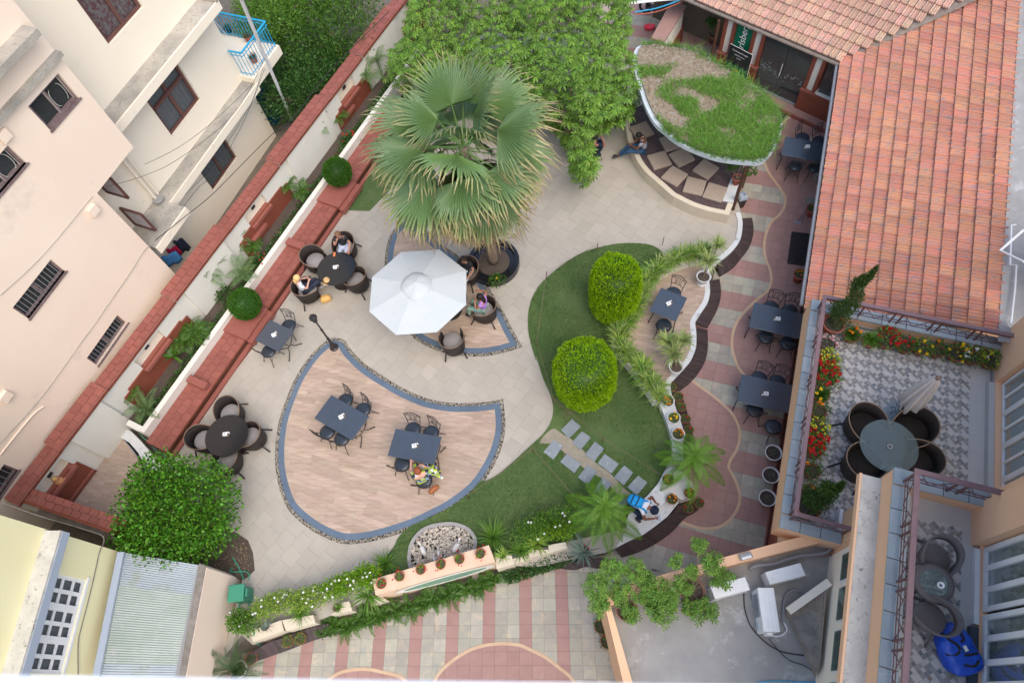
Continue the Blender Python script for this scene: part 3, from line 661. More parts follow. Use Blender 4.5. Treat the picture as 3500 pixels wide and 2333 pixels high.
for nm,c in(('curved_inlay',cw),('curved_inlay',cw2),('curved_inlay',cw3),('curved_inlay',cw4)):line_strip(nm,c,.075,.009,M['sand_line'],pav)
lawn_px=zm(1700,600,[(1275,575),(1200,550),(1080,542),(950,548),(800,580),(680,620),(560,690),(430,790),(340,880),(280,980),(250,1100),(248,1230),(270,1350),(310,1480)])+zm(1700,1150,[(308,150),(370,340),(420,450),(448,560),(440,650),(410,720),(350,800),(260,880),(130,1000),(0,1110)])+zm(900,1150,[(1790,1155),(1750,1158),(1655,1255),(1505,1365),(1350,1445),(1200,1515)])+zm(800,1666,[(1330,385),(1290,460),(1240,530),(1175,610),(1150,690),(1170,760),(2100,530)])+zm(1600,1666,[(300,540),(850,420),(1230,330)])+zm(1700,1150,[(1040,1500),(1060,1400),(1150,1320),(1230,1245),(1300,1160),(1350,1060),(1400,950),(1400,850),(1370,740),(1320,620),(1240,500),(1130,380),(1000,200),(960,100)])+zm(1700,600,[(940,1250),(1040,1080),(1180,860),(1290,750),(1340,640)])
lawn_poly=smooth_closed([tuple(P(x,y,GZ+.03)[:2]) for x,y in lawn_px],3)
mb=MB();mb.prism(lawn_poly,GZ-.01,GZ+.03);lawn=struct(mb.build('lawn',M['lawn']))
lawn2=[tuple(P(x,y,GZ+.03)[:2]) for x,y in[(1190,717),(1262,719),(1330,650),(1440,560),(1500,420),(1600,250),(1560,130),(1500,130),(1400,330),(1262,600)]]
mb=MB();mb.prism(lawn2,GZ-.01,GZ+.03);struct(mb.build('lawn',M['lawn']))
path_px=zm(1700,1150,[(440,740),(520,780),(600,830),(700,920),(800,1020),(900,1090),(1000,1200),(1090,1290),(1010,1330),(960,1260),(860,1150),(760,1100),(640,1010),(540,930),(450,860),(340,850)])
mb=MB();mb.prism(smooth_closed([tuple(P(x,y,GZ+.034)[:2]) for x,y in path_px],4),GZ+.02,GZ+.034);struct(mb.build('worn_path',M['dirt']))
stones=[[(600,660),(672,722),(575,817),(510,748)],[(680,758),(752,808),(668,910),(597,850)],[(785,840),(858,897),(778,1003),(702,945)],[(862,940),(975,1020),(918,1098),(806,1015)],[(1020,1033),(1092,1090),(1015,1193),(935,1128)],[(1130,1115),(1205,1170),(1122,1273),(1044,1208)],[(455,825),(527,880),(450,987),(370,925)],[(560,937),(672,1020),(620,1095),(505,1005)],[(725,1030),(803,1082),(725,1190),(647,1128)],[(845,1125),(922,1180),(850,1270),(767,1245)],[(1000,1280),(1060,1330),(1010,1390),(940,1330)]]
slb=['stone at the top of the upper row, nearest the round topiary','second stone of the upper row','third stone of the upper row, scratched surface','fourth stone of the upper row, laid crosswise','fifth stone of the upper row','last stone of the upper row, by the crouching backpacker','dark stone at the paved end of the lower row','second stone of the lower row, laid crosswise','third stone of the lower row','stone in the lower row partly under the Norfolk pine fronds','half hidden stone beneath the Norfolk pine beside the blue backpack']
def inside_lift(q,z):return[tuple(P(x,y,z)[:2]) for x,y in zm(1700,1150,q)]
for q,lb in zip(stones,slb):
 pw=inside_lift(q,GZ+.05);c=sum((Vector(p) for p in pw),Vector((0,0)))/4
 loc=[(p[0]-c.x,p[1]-c.y) for p in pw];vs,fs=prism_geo(loc,0,.03)
 me=MB();me.add(vs,fs);o=me.build('stepping_stone',M['step_stone'],loc=(c.x,c.y,GZ+.025),bevel=.006);tag(o,'grey slate '+lb,'stepping stone','stepping stones across the lawn')
def scatter_poly(poly,n):
 xs=[p[0] for p in poly];ys=[p[1] for p in poly];out=[]
 while len(out)<n:
  p=(random.uniform(min(xs),max(xs)),random.uniform(min(ys),max(ys)))
  if inside(p,poly):out.append(p)
 return out
def blades(pts,z,h,w,spread=.6):
 n=len(pts);p=np.zeros((n,3));p[:,:2]=np.array(pts);p[:,2]=z;a=RNG.uniform(0,2*PI,n);d=RNG.normal(0,spread,(n,2))
 side=np.stack([np.cos(a),np.sin(a),0*a],1)*w/2;hh=h*RNG.uniform(.5,1.2,n)[:,None];tip=p+np.concatenate([d,np.ones((n,1))],1)*hh
 V=np.stack([p-side,p+side,tip],1).reshape(-1,3);return V,np.arange(3*n).reshape(-1,3)
stonepoly=[inside_lift(q,GZ+.05) for q in stones];pathpoly=smooth_closed([tuple(P(x,y,GZ+.034)[:2]) for x,y in path_px],2)
pts=[p for p in scatter_poly(lawn_poly,75000) if not any(inside(p,s) for s in stonepoly) and(not inside(p,pathpoly) or random.random()<.12) and noise.noise(Vector((p[0]*.9,p[1]*.9,3)))>-.42+.3*random.random()]
V,Fc=blades(pts,GZ+.03,.035,.012);tag(stuff(npmesh('grass',V,Fc,M['lf_grass'])),'short green grass of the lawn around the stepping stones','grass')
V,Fc=blades(scatter_poly(lawn2,3000),GZ+.03,.05,.015);tag(stuff(npmesh('grass',V,Fc,M['lf_grass'])),'patch of grass under the fan palm beside the red ledge','grass')
pegs=[zm(1700,600,[(800,610)])[0],zm(1700,600,[(398,830)])[0],zm(1700,600,[(322,1370)])[0],zm(1700,1150,[(452,535)])[0],zm(1700,1150,[(845,850)])[0],zm(1700,1150,[(290,930)])[0],zm(900,1150,[(1655,1305)])[0],zm(1700,600,[(1325,560)])[0]]
plb=['at the top of the lawn, right of the topiary','at the upper left edge of the lawn','at the left lawn edge by the deck tip','beside the nearer round topiary','in the lawn above the stepping stones','at the paved corner below the stepping stones','beside the large deck border','behind the far topiary']
tops=[]
for(x,y),lb in zip(pegs,plb):
 b=P(x,y,GZ+.03);mb=MB();mb.tube([(0,0,0),(.01,0,.42)],.011,6);o=mb.build('fence_peg',M['iron_brown'],loc=b);tag(o,'thin iron peg '+lb,'peg','pegs of the string fence');tops.append(b+Vector((0,0,.38)))
for a,b,lb in((0,1,'upper left lawn edge'),(1,2,'left lawn edge'),(2,3,'edge beside the nearer topiary'),(3,4,'upper side of the stepping stones'),(5,5,''),(5,6,'lower lawn by the large deck')):
 if a==b:continue
 mb=MB()
 for dz in(0,-.12):mb.tube([tops[a]+Vector((0,0,dz)),(tops[a]+tops[b])/2+Vector((0,0,dz-.03)),tops[b]+Vector((0,0,dz))],.0035,4)
 tag(mb.build('string',M['wicker_rim']),'pair of thin strings along the '+lb,'string','strings between the pegs')
for p0,p1,lb in((tops[5],P(2040,1780,GZ+.4),'lower side of the stepping stones'),(tops[4],P(2260,1620,GZ+.4),'upper lawn towards the marble platform')):
 mb=MB();mb.tube([p0,p1],.0035,4);mb.tube([p0-Vector((0,0,.1)),p1-Vector((0,0,.1))],.0035,4);tag(mb.build('string',M['wicker_rim']),'pair of thin strings along the '+lb,'string','strings between the pegs')
pc=P(*zm(800,1666,[(1650,500)])[0],GZ);
pond_px=zm(800,1666,[(1440,640),(1425,540),(1450,440),(1530,350),(1640,315),(1760,308),(1860,340),(1915,400),(1925,460),(1880,560),(1700,640),(1540,690)])
pond=smooth_closed([tuple(P(x,y,GZ+.03)[:2]) for x,y in pond_px],4)
t=thing('pebble_bed','oval bed of rounded river stones with stone rim beside the niche wall','rock bed',(pc.x,pc.y,GZ))
mb=MB();ou=offset_closed(pond,-.09);n=len(pond);mb.prism(pond,GZ,GZ+.035);mb.build('bed_floor',M['mortar'],t,world=True)
items=[]
for i in range(0,n,2):
 idx=[i,(i+1)%n,(i+2)%n];o_=[ou[k] for k in idx];i_=[pond[k] for k in idx];q=[tuple(Vector(o_[0]).lerp(Vector(o_[1]),.06)),o_[1],o_[2],i_[2],i_[1],i_[0]]
 items.append((*prism_geo(q,GZ+.02,GZ+.09+random.uniform(-.015,.015)),0,.2))
pieces('rim_stone',t,items,[M['concrete']])
base=MB().sphere((0,0,0),1,8,5);bv=np.array(base.v);bf=[]
for f in base.f:bf+=[f] if len(f)==3 else[(f[0],f[1],f[2]),(f[0],f[2],f[3])]
bf=np.array(bf);V=[];Fc=[];k=0
for p in scatter_poly(pond,900):
 r=random.uniform(.02,.04);an=random.random()*PI;q=bv*np.array([r*random.uniform(1,1.4),r,r*.7]);ca,sa=math.cos(an),math.sin(an)
 q=np.stack([q[:,0]*ca-q[:,1]*sa,q[:,0]*sa+q[:,1]*ca,q[:,2]],1)+np.array([p[0]-pc.x,p[1]-pc.y,.05+random.random()*.03]);V.append(q);Fc.append(bf+k*len(bv));k+=1
stuff(npmesh('river_stones',np.concatenate(V),np.concatenate(Fc),M['pebble_pale'],t,smooth=True))
def holed(mb,fr,r,s0,s1,z0,z1,holes,depth,out=1,m=0,mrev=None):
 "wall face at r with openings; reveals run inwards by depth"
 S=sorted({s0,s1,*[h[0] for h in holes],*[h[1] for h in holes]});Z=sorted({z0,z1,*[h[2] for h in holes],*[h[3] for h in holes]})
 S=[x for x in S if s0<=x<=s1];Z=[x for x in Z if z0<=x<=z1]
 for a,b in zip(S,S[1:]):
  for c,d in zip(Z,Z[1:]):
   cs,cz=(a+b)/2,(c+d)/2
   if any(h[0]<cs<h[1] and h[2]<cz<h[3] for h in holes):continue
   q=[fr.w(a,r,c),fr.w(b,r,c),fr.w(b,r,d),fr.w(a,r,d)]
   mb.quad(*(q if out>0 else q[::-1]),m=m)
 mr=m if mrev is None else mrev
 for h in holes:
  c=[(h[0],h[2]),(h[1],h[2]),(h[1],h[3]),(h[0],h[3])]
  for i in range(4):
   a,b=c[i],c[(i+1)%4];q=[fr.w(a[0],r,a[1]),fr.w(b[0],r,b[1]),fr.w(b[0],r-out*depth,b[1]),fr.w(a[0],r-out*depth,a[1])]
   mb.quad(*q,m=mr)
 return mb
def fbox(mb,fr,s0,s1,r0,r1,z0,z1,m=0):
 "box in facade axes"
 return mb.box(fr.w((s0+s1)/2,(r0+r1)/2,(z0+z1)/2),(s1-s0,abs(r1-r0),z1-z0),math.radians(fr.az),m)
def window(parent,fr,r,s0,s1,z0,z1,out,frame_m,glass_m,nv=1,nh=0,fw=.055,depth=.10,bars=0,curtain=None,grille=False):
 "frame at the back of the opening (part), panes / bars / curtain as its children"
 ri=r-out*depth;mb=MB();t=.05
 for a,b,c,d in((s0,s1,z0,z0+fw),(s0,s1,z1-fw,z1),(s0,s0+fw,z0+fw,z1-fw),(s1-fw,s1,z0+fw,z1-fw)):fbox(mb,fr,a,b,ri-t/2,ri+t/2,c,d)
 for i in range(1,nv+1):
  x=s0+(s1-s0)*i/(nv+1);fbox(mb,fr,x-fw*.55,x+fw*.55,ri-t*.4,ri+t*.4,z0+fw,z1-fw)
 for i in range(1,nh+1):
  y=z0+(z1-z0)*(i/(nh+1));fbox(mb,fr,s0+fw,s1-fw,ri-t*.35,ri+t*.35,y-fw*.4,y+fw*.4)
 w=mb.build('window',frame_m,parent,world=True)
 def sub(name,mbx,mt):
  o=mbx.build(name,mt,None);o.parent=w;o.matrix_local=(root_matrix(parent)).inverted() if False else Matrix();return o
 Mi=root_matrix(parent).inverted()
 def sub(name,mbx,mt):
  mbx.v=[tuple(Mi@Vector(q)) for q in mbx.v];return mbx.build(name,mt,w)
 for i in range(nv+1):
  a=s0+(s1-s0)*i/(nv+1)+fw*.6;b=s0+(s1-s0)*(i+1)/(nv+1)-fw*.6;rr=ri-out*.012
  p=MB();p.quad(fr.w(a,rr,z0+fw*.8),fr.w(b,rr,z0+fw*.8),fr.w(b,rr,z1-fw*.8),fr.w(a,rr,z1-fw*.8));sub('pane',p,glass_m)
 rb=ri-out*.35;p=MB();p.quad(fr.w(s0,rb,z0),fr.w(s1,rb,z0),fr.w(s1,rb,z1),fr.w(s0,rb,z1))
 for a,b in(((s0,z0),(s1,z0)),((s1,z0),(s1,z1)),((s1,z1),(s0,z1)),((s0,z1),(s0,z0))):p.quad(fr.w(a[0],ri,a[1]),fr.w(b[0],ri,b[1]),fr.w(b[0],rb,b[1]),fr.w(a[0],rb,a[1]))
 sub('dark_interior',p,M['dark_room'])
 if curtain:
  n=max(int((s1-s0)/.05),4);p=MB();rc=ri-out*.07;vs=[]
  for i in range(n+1):
   s=s0+(s1-s0)*i/n;q=rc+.018*math.sin(i*1.9);vs+=[fr.w(s,q,z0+.02),fr.w(s,q,z1-.02)]
  p.add(vs,[(2*i,2*i+2,2*i+3,2*i+1) for i in range(n)]);sub('curtain',p,curtain)
 for i in range(bars):
  x=s0+(s1-s0)*(i+1)/(bars+1);p=MB();p.bar(fr.w(x,ri+out*.05,z0),fr.w(x,ri+out*.05,z1),.012);sub('bar',p,M['pipe_grey'])
 if grille:
  p=MB();rr=ri+out*.04;sm=(s0+s1)/2+.22;zc=(z0+z1)/2
  for k in(-1,1):
   p.tube([fr.w(sm+k*(.12+.08*math.sin(a)),rr,zc+.22*math.cos(a)) for a in np.linspace(0,PI,7)],.007,5);p.tube([fr.w(sm-k*.25,rr,z0+.05),fr.w(sm-k*.25,rr,z1-.05)],.007,5)
  sub('grille',p,M['mottled'])
 return w
M['curtain_red']=mat('curtain_red',(0.68,0.55,0.53),(0.48,0.10,0.14),sc=9,rough=0.9,contrast=.08)
M['curtain_grey']=mat('curtain_grey',(0.44,0.42,0.43),(0.52,0.49,0.52),sc=9,rough=0.9)
M['curtain_cream']=mat('curtain_cream',(0.62,0.56,0.49),(0.46,0.41,0.36),sc=3,rough=0.95)
wt=thing('boundary_wall','long red-capped white garden wall with stepped niches along the houses','wall',tuple(A.w(8,-14.6,0)))
sA=lambda x,y,z=2.0:A.px(x,y,z)[0]
S0,S1=-2.15,20.0
hi=[(sA(157,1516),sA(325,1310)),(sA(553,1008),sA(745,775)),(sA(948,561),sA(1062,323)),(sA(1228,190),sA(1345,30))]
holes=[]
lows=[];p_=S0
for a,b in hi:lows.append((p_,a));p_=b
lows.append((p_,S1))
niches=[(sA(170,1680,1.3)-.1,sA(240,1580,1.3),1.2,1.7),(sA(480,1255,1.2),sA(560,1150,1.2),1.22,1.7),(sA(845,770,1.2),sA(900,690,1.2),1.22,1.72),(sA(1150,350,1.3),sA(1200,285,1.3),1.22,1.75),(sA(1385,60,1.3),sA(1430,15,1.3),1.22,1.75)]
mb=MB();holed(mb,A,-14.50,S0,S1,-.05,1.9,niches,.16,1)
mb.quad(A.w(S0,-14.85,-.05),A.w(S1,-14.85,-.05),A.w(S1,-14.85,1.9),A.w(S0,-14.85,1.9));mb.quad(A.w(S0,-14.5,1.9),A.w(S1,-14.5,1.9),A.w(S1,-14.85,1.9),A.w(S0,-14.85,1.9))
mb.quad(A.w(S1,-14.5,0),A.w(S1,-14.85,0),A.w(S1,-14.85,1.9),A.w(S1,-14.5,1.9))
mb.build('wall_body',M['white_wall'],wt,world=True)
for s0,s1,z0,z1 in niches:
 mb=MB();fbox(mb,A,s0,s1,-14.67,-14.655,z0,z1);mb.build('niche_back',M['cream_wall2'],wt,world=True)
 mb=MB();fbox(mb,A,s0-.02,s1+.02,-14.64,-14.36,z0-.09,z0+.01);mb.build('niche_sill',M['red_brick'],wt,world=True)
 mb=MB();fbox(mb,A,(s0+s1)/2-.08,(s0+s1)/2+.08,-14.60,-14.57,z0+.3,z0+.42);mb.build('niche_lamp',M['iron'],wt,world=True)
for k,(a,b) in enumerate(lows):
 if b-a<.3:continue
 mb=MB();fbox(mb,A,a+.05,b-.05,-14.50,-14.46,.25,1.16);mb.build('red_panel',M['red_oxide'],wt,world=True)
 if b-a>1.4:mb=MB();fbox(mb,A,a+.3,b-.3,-14.50,-14.455,1.16,1.26);mb.build('red_panel',M['red_oxide'],wt,world=True)
 mb=MB();fbox(mb,A,a+.05,b-.05,-14.46,-14.41,.46,.52);mb.build('moulding',M['red_brick'],wt,world=True)
for a,b in hi:
 mb=MB();fbox(mb,A,a+.35,b-.35,-14.50,-14.40,.25,1.92);mb.build('pier',M['white_wall'],wt,world=True)
for s0,s1 in((sA(700,760,.9),sA(740,700,.9)),(sA(1190,400,.9),sA(1215,360,.9))):
 mb=MB();fbox(mb,A,s0,s1,-14.46,-14.34,.8,.9);mb.build('shelf',M['red_brick'],wt,world=True)
SHARED['cap_brick']=([(x,y,z) for z,e in((0,0),(.035,.004)) for x,y in((-.5+e*2,-.5+e*2),(.5-e*2,-.5+e*2),(.5-e*2,.5-e*2),(-.5+e*2,.5-e*2))],[(4,5,6,7),(0,1,5,4),(1,2,6,5),(2,3,7,6),(3,0,4,7)])
items=[];segs=[(a,b,1.9,-14.90,-14.44) for a,b in lows]+[(a,b,1.99,-14.92,-14.37) for a,b in hi]
ra=math.radians(A.az)
for a,b,z,r0,r1 in segs:
 mb=MB();fbox(mb,A,a,b,r0,r1,z,z+.06);mb.build('cap_course',M['red_joint'],wt,world=True)
 mb=MB();n=int((b-a)/.055)
 for i in range(n):fbox(mb,A,a+.01+i*.055,a+.045+i*.055,r1,r1+.02,z-.02,z+.03)
 if n:fbox(mb,A,a,b,r1,r1+.008,z-.05,z+.05);stuff(mb.build('cap_dentils',M['red_oxide'],wt,world=True))
 w=r1-r0;rows=[(r1-.015-w*.42,r1-.01),(r1-w+.01,r1-.02-w*.42)]
 for ri,(q0,q1) in enumerate(rows):
  s=a+.01-(.12 if ri else 0)
  while s<b-.02:
   e=min(s+.27,b-.005);s_=max(s,a+.005)
   if e-s_>.04:
    c=A.w((s_+e)/2,(q0+q1)/2,z+.06)
    if in_view(c):items.append(('cap_brick',Matrix.Translation(c)@Matrix.Rotation(ra,4,'Z')@Matrix.Diagonal((e-s_-.008,q1-q0-.004,1,1)),0,e-s_))
   s+=.27
pieces('brick',wt,items,[M['red_brick']],300)
rt=thing('boundary_wall_return','short red-capped wall closing the corner niche beside the yellow house','wall',P(215,1770,1.9)-Vector((0,0,1.9)))
q=[P(*p,1.93) for p in zm(0,1666,[(150,60),(252,78),(885,285),(895,368),(128,100)])]
mb=MB();mb.prism([tuple(p[:2]) for p in q],0,1.86);mb.build('wall_body',M['red_oxide'],rt,world=True)
items=[];a0,a1=P(*zm(0,1666,[(140,90)])[0],1.9),P(*zm(0,1666,[(890,345)])[0],1.9);d=(a1-a0).normalized();n_=Vector((-d.y,d.x,0));L=(a1-a0).length
for row in(0,1):
 s=-.1*row
 while s<L:
  c=a0+d*(s+.13)+n_*(.10+row*.17);items.append(('cap_brick',Matrix.Translation((c.x,c.y,1.86))@Matrix.Rotation(math.atan2(d.y,d.x),4,'Z')@Matrix.Diagonal((.258,.162,1,1)),0,.27));s+=.27
pieces('brick',rt,items,[M['red_brick']])
bw=thing('bed_wall','white low retaining wall of the planting bed beside the red boundary wall','wall',tuple(A.w(8,-13.5,GZ)))
mb=MB();fbox(mb,A,.8,17.3,-13.66,-13.50,.2,.86);fbox(mb,A,.78,.94,-14.16,-13.66,.2,.86);mb.build('wall_body',M['white_wall'],bw,world=True)
bd=MB();fbox(bd,A,.9,17.3,-14.42,-13.66,.2,.56);struct(bd.build('bed_soil',M['soil']))
sr=thing('red_ledge','long red brick seat ledge at the foot of the white bed wall','ledge',tuple(A.w(8,-13,GZ)))
mb=MB();fbox(mb,A,.62,14.7,-13.5,-12.72,.2,.56);mb.build('ledge_body',M['red_oxide'],sr,world=True)
mb=MB();fbox(mb,A,.62,14.7,-12.72,-12.58,.2,.38);mb.build('toe_step',M['red_brick'],sr,world=True)
mb=MB()
for i in range(int(14/.05)):fbox(mb,A,.66+i*.05,.69+i*.05,-12.72,-12.70,.40,.53)
stuff(mb.build('face_pattern',M['wood_dark'],sr,world=True))
items=[]
for row in range(3):
 s=.63-(.11 if row%2 else 0)
 while s<14.68:
  e=min(s+.24,14.69);s_=max(s,.63);c=A.w((s_+e)/2,-13.37+row*.255+.0,.56)
  if e-s_>.05 and in_view(c,0):items.append(('cap_brick',Matrix.Translation(c)@Matrix.Rotation(ra,4,'Z')@Matrix.Diagonal((e-s_-.006,.248,.4,1)),0,.2))
  s+=.24
pieces('brick',sr,items,[M['red_brick']])
for(x,y),lb in(((676,1307),'near the wicker table set, lower on the ledge'),((1019,838),'behind the wicker armchairs, middle of the ledge')):
 s_,r_=A.px(x,y,.7);mb=MB();mb.box((0,0,.09),(.22,.66,.17));o=mb.build('ledge_block',M['red_brick'],loc=A.w(s_,-13.13,.585),bevel=.008);o.rotation_euler=(0,0,ra);tag(o,'red brick block lying across the ledge '+lb,'block','red blocks across the ledge')
for(x,y),lb in(((840,1095),'under the lower ball topiary'),((1160,660),'under the upper ball topiary')):
 s_,r_=A.px(x,y,.6);mb=MB();mb.box((0,0,.04),(1.15,.95,.10));mb.box((0,-.55,-.1),(1.15,.18,.18));o=mb.build('ledge_plinth',M['red_brick'],loc=A.w(s_,-13.1,.59));o.rotation_euler=(0,0,ra);tag(o,'wider red brick plinth of the ledge '+lb,'plinth','brick plinths under the ball topiaries')
ms=zm(0,1150,[(945,795),(1000,735),(1055,760),(1120,825),(1210,925),(1300,1000),(1370,1030),(1390,1060),(1170,1085),(1150,1010),(1110,930),(1040,850)])
mb=MB();mb.prism([tuple(P(x,y,GZ+.1)[:2]) for x,y in ms],GZ-.02,GZ+.1);o=mb.build('marble_step',M['marble']);tag(o,'curved grey marble step between the corner deck and the bed wall end','step')
RN=-15.02
nh=thing('peach_house','peach rendered house with barred windows in the left foreground','house',tuple(B.w(2,-15.3,0)))
wn_=[(2.9,4.32,1.95,2.42),(2.9,4.34,4.62,5.15),(6.6,7.68,7.22,7.95),(4.5,5.66,7.15,7.72),(-2.2,-.3,2.12,2.62)]
mb=MB();holed(mb,B,RN,-7,6.36,-.05,5.28,[wn_[0],wn_[1],wn_[4]],.14,1);holed(mb,B,RN,-7,7.96,5.28,11.5,[wn_[2],wn_[3]],.14,1)
for s,z0,z1 in((6.36,-.05,5.28),(7.96,5.28,11.5)):mb.quad(B.w(s,RN,z0),B.w(s,RN-5,z0),B.w(s,RN-5,z1),B.w(s,RN,z1))
mb.quad(B.w(6.36,RN,5.28),B.w(7.96,RN,5.28),B.w(7.96,RN-5,5.28),B.w(6.36,RN-5,5.28));mb.quad(B.w(-7,RN,11.5),B.w(7.96,RN,11.5),B.w(7.96,RN-5,11.5),B.w(-7,RN-5,11.5))
mb.build('wall',M['cream_wall'],nh,world=True)
mb=MB();fbox(mb,B,2,7.99,RN,RN+.16,8.22,8.34);mb.build('ledge',[M['weathered']],nh,world=True)
mb=MB();fbox(mb,B,2,7.75,RN,RN+.42,9.0,9.16);mb.build('ledge',[M['weathered']],nh,world=True)
for s,z in((5.72,8.05),(5.95,5.2),(1.1,3.95)):
 mb=MB();fbox(mb,B,s-.13,s+.13,RN,RN+.10,z-.22,z+.02);mb.build('junction_box',M['cream_wall'],nh,world=True)
window(nh,B,RN,*wn_[0],1,M['wood_frame_worn'],M['glass_dark'],1,0,bars=12)
window(nh,B,RN,*wn_[1],1,M['wood_frame_worn'],M['glass_dark'],1,0,bars=12)
window(nh,B,RN,*wn_[2],1,M['wood_frame_worn'],M['glass_dark'],1,0,fw=.07,grille=True)
window(nh,B,RN,*wn_[3],1,M['wood_frame_worn'],M['glass_dark'],1,0,fw=.07,grille=True,curtain=None)
window(nh,B,RN,*wn_[4],1,M['wood_frame_worn'],M['glass_dark'],1,0,bars=12)
for(s0,s1,z0,z1) in wn_:
 mb=MB();fbox(mb,B,s0-.03,s1+.03,RN-.1,RN+.03,z0-.05,z0);mb.build('sill',M['wood_frame_worn'],nh,world=True)
def face_tube(name,par,fr,r,pix,rad,m,z=None):
 "line fixed on a facade, following the photograph"
 pts=[]
 for x,y in pix:
  v=R3@Vector(((x-CX)/FPX,-(y-CY)/FPX,-1));t=r/v.dot(fr.v);pts.append(Vector((0,0,CAM_H))+v*t)
 mb=MB();mb.tube(smooth_open(pts,4),rad,5);return mb.build(name,m,par,world=par is not None)
face_tube('wall_cable',nh,B,RN+.012,zm(0,600,[(0,965),(120,860),(300,690),(470,500),(620,320),(745,170)]),.008,M['weathered'])
face_tube('wall_cable',nh,B,RN+.015,zm(0,600,[(1220,545),(1150,620),(1050,780),(940,940),(855,1060),(760,1200),(640,1360),(500,1560)])+zm(0,1150,[(380,430),(240,600),(130,720),(0,860)]),.009,M['weathered'])
face_tube('wall_conduit',nh,B,RN+.02,zm(0,1150,[(350,560),(270,620),(150,760),(0,950)]),.03,M['cream_wall'])
rc=thing('recess_wall','shaded recess wall with pipes and open brown frames between the two houses','wall',tuple(B.w(7,-16.1,0)))
mb=MB();mb.quad(B.w(5.5,-16.18,-.05),B.w(8.2,-16.18,-.05),B.w(8.2,-16.18,9),B.w(5.5,-16.18,9));mb.build('wall_face',M['cream_wall2'],rc,world=True)
for s0,z0,z1 in((7.05,4.15,4.95),(7.0,2.75,3.5)):
 mb=MB();r0,r1=-16.1,-15.35
 for a,b in(((r0,z0),(r1,z0)),((r1,z0),(r1,z1)),((r1,z1),(r0,z1)),((r0,z1),(r0,z0))):mb.bar(B.w(s0,a[0],a[1]),B.w(s0+(.0),b[0],b[1]),.06,.05)
 mb.build('open_frame',M['wood_frame'],rc,world=True)
 mb=MB();mb.quad(B.w(s0+.01,r0,z0),B.w(s0+.01,r1,z0),B.w(s0+.01,r1,z1),B.w(s0+.01,r0,z1));mb.build('frosted_pane',M['curtain_grey'],rc,world=True)
for s,z1 in((8.0,5.2),(8.16,5.2)):
 mb=MB();mb.tube([B.w(s,-16.05,2.78),B.w(s,-16.05,z1)],.045 if s<8.1 else .03,8);mb.build('pipe',M['cream_wall2'],rc,world=True)
mb=MB();mb.lathe([(.17,0),(.17,.03),(0,.03)],14,B.w(8.0,-15.95,2.745));mb.build('pipe_collar',M['concrete'],rc,world=True)
RF=-16.2
fh=thing('cream_house','cream house with weathered sunshade ledges and brown casement windows behind the wall','house',tuple(B.w(11,-16.6,0)))
wf=[(9.86,11.4,.88,1.94),(9.81,11.4,3.47,4.89),(9.9,11.45,6.67,8.2)]
door=(6.9,8.0,-.05,1.75)
mb=MB();holed(mb,B,RF,5.6,13.36,-.05,11.5,wf+[door],.13,1)
mb.quad(B.w(13.36,RF,-.05),B.w(13.36,RF-5,-.05),B.w(13.36,RF-5,11.5),B.w(13.36,RF,11.5));mb.quad(B.w(5.6,RF,11.5),B.w(13.36,RF,11.5),B.w(13.36,RF-5,11.5),B.w(5.6,RF-5,11.5))
mb.build('wall',M['cream_wall2'],fh,world=True)
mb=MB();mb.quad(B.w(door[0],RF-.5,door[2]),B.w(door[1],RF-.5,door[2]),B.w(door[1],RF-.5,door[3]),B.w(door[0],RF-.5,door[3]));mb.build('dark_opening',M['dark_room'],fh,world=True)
for s0,s1,z,r1 in((7.9,13.32,5.45,-15.52),(8.05,13.22,2.45,-15.60),(6.5,8.05,2.45,-15.02)):
 mb=MB();fbox(mb,B,s0,s1,RF,r1-.05,z,z+.2,0);fbox(mb,B,s0,s1,r1-.05,r1,z-.06,z+.21,1);mb.build('sunshade_ledge',[M['weathered'],M['cream_wall2']],fh,world=True)
mb=MB();fbox(mb,B,13.2,13.32,RF,-15.5,5.66,5.74);mb.build('ledge_kerb',M['weathered'],fh,world=True)
window(fh,B,RF,*wf[0],1,M['wood_frame'],M['glass_dark'],1,0,fw=.075,curtain=M['curtain_grey'])
window(fh,B,RF,*wf[1],1,M['wood_frame'],M['glass_dark'],1,0,fw=.095,curtain=M['curtain_grey'])
window(fh,B,RF,*wf[2],1,M['wood_frame'],M['glass_dark'],1,0,fw=.095,curtain=M['curtain_red'])
mb=MB();fbox(mb,B,9.9,11.3,RF-.12,RF-.02,4.42,4.50);mb.build('transom',M['wood_frame'],fh,world=True)
bs0,bs1,br0,br1,bz=13.36,14.85,-18.6,-15.62,2.85
mb=MB();fbox(mb,B,13.2,bs1,RF,br1,bz-.34,bz,0);fbox(mb,B,13.36,bs1,br0,RF,bz-.34,bz,0);bal=mb.build('balcony',M['cream_wall2'],fh,world=True)
Mi=root_matrix(fh).inverted()
def bsub(name,mbx,m):mbx.v=[tuple(Mi@Vector(q)) for q in mbx.v];return mbx.build(name,m,bal)
zt=bz+.95;mb=MB();path=[B.w(13.25,RF+.05,zt),B.w(13.27,br1-.06,zt),B.w(bs1-.06,br1-.06,zt),B.w(bs1-.06,br0,zt)]
for a,b in zip(path,path[1:]):mb.tube([a,b],.032,8)
bsub('handrail',mb,M['blue_paint'])
for dz in(.82,.12):
 mb=MB()
 for a,b in zip(path,path[1:]):mb.tube([a-Vector((0,0,.95-dz)),b-Vector((0,0,.95-dz))],.014,6)
 bsub('rail',mb,M['blue_paint'])
for a,b in zip(path,path[1:]):
 n=max(int((b-a).length/.13),2)
 for i in range(n):
  c=a.lerp(b,(i+.5)/n);mb=MB();mb.bar(c-Vector((0,0,.93)),c-Vector((0,0,.03)),.016);bsub('baluster',mb,M['blue_paint'])
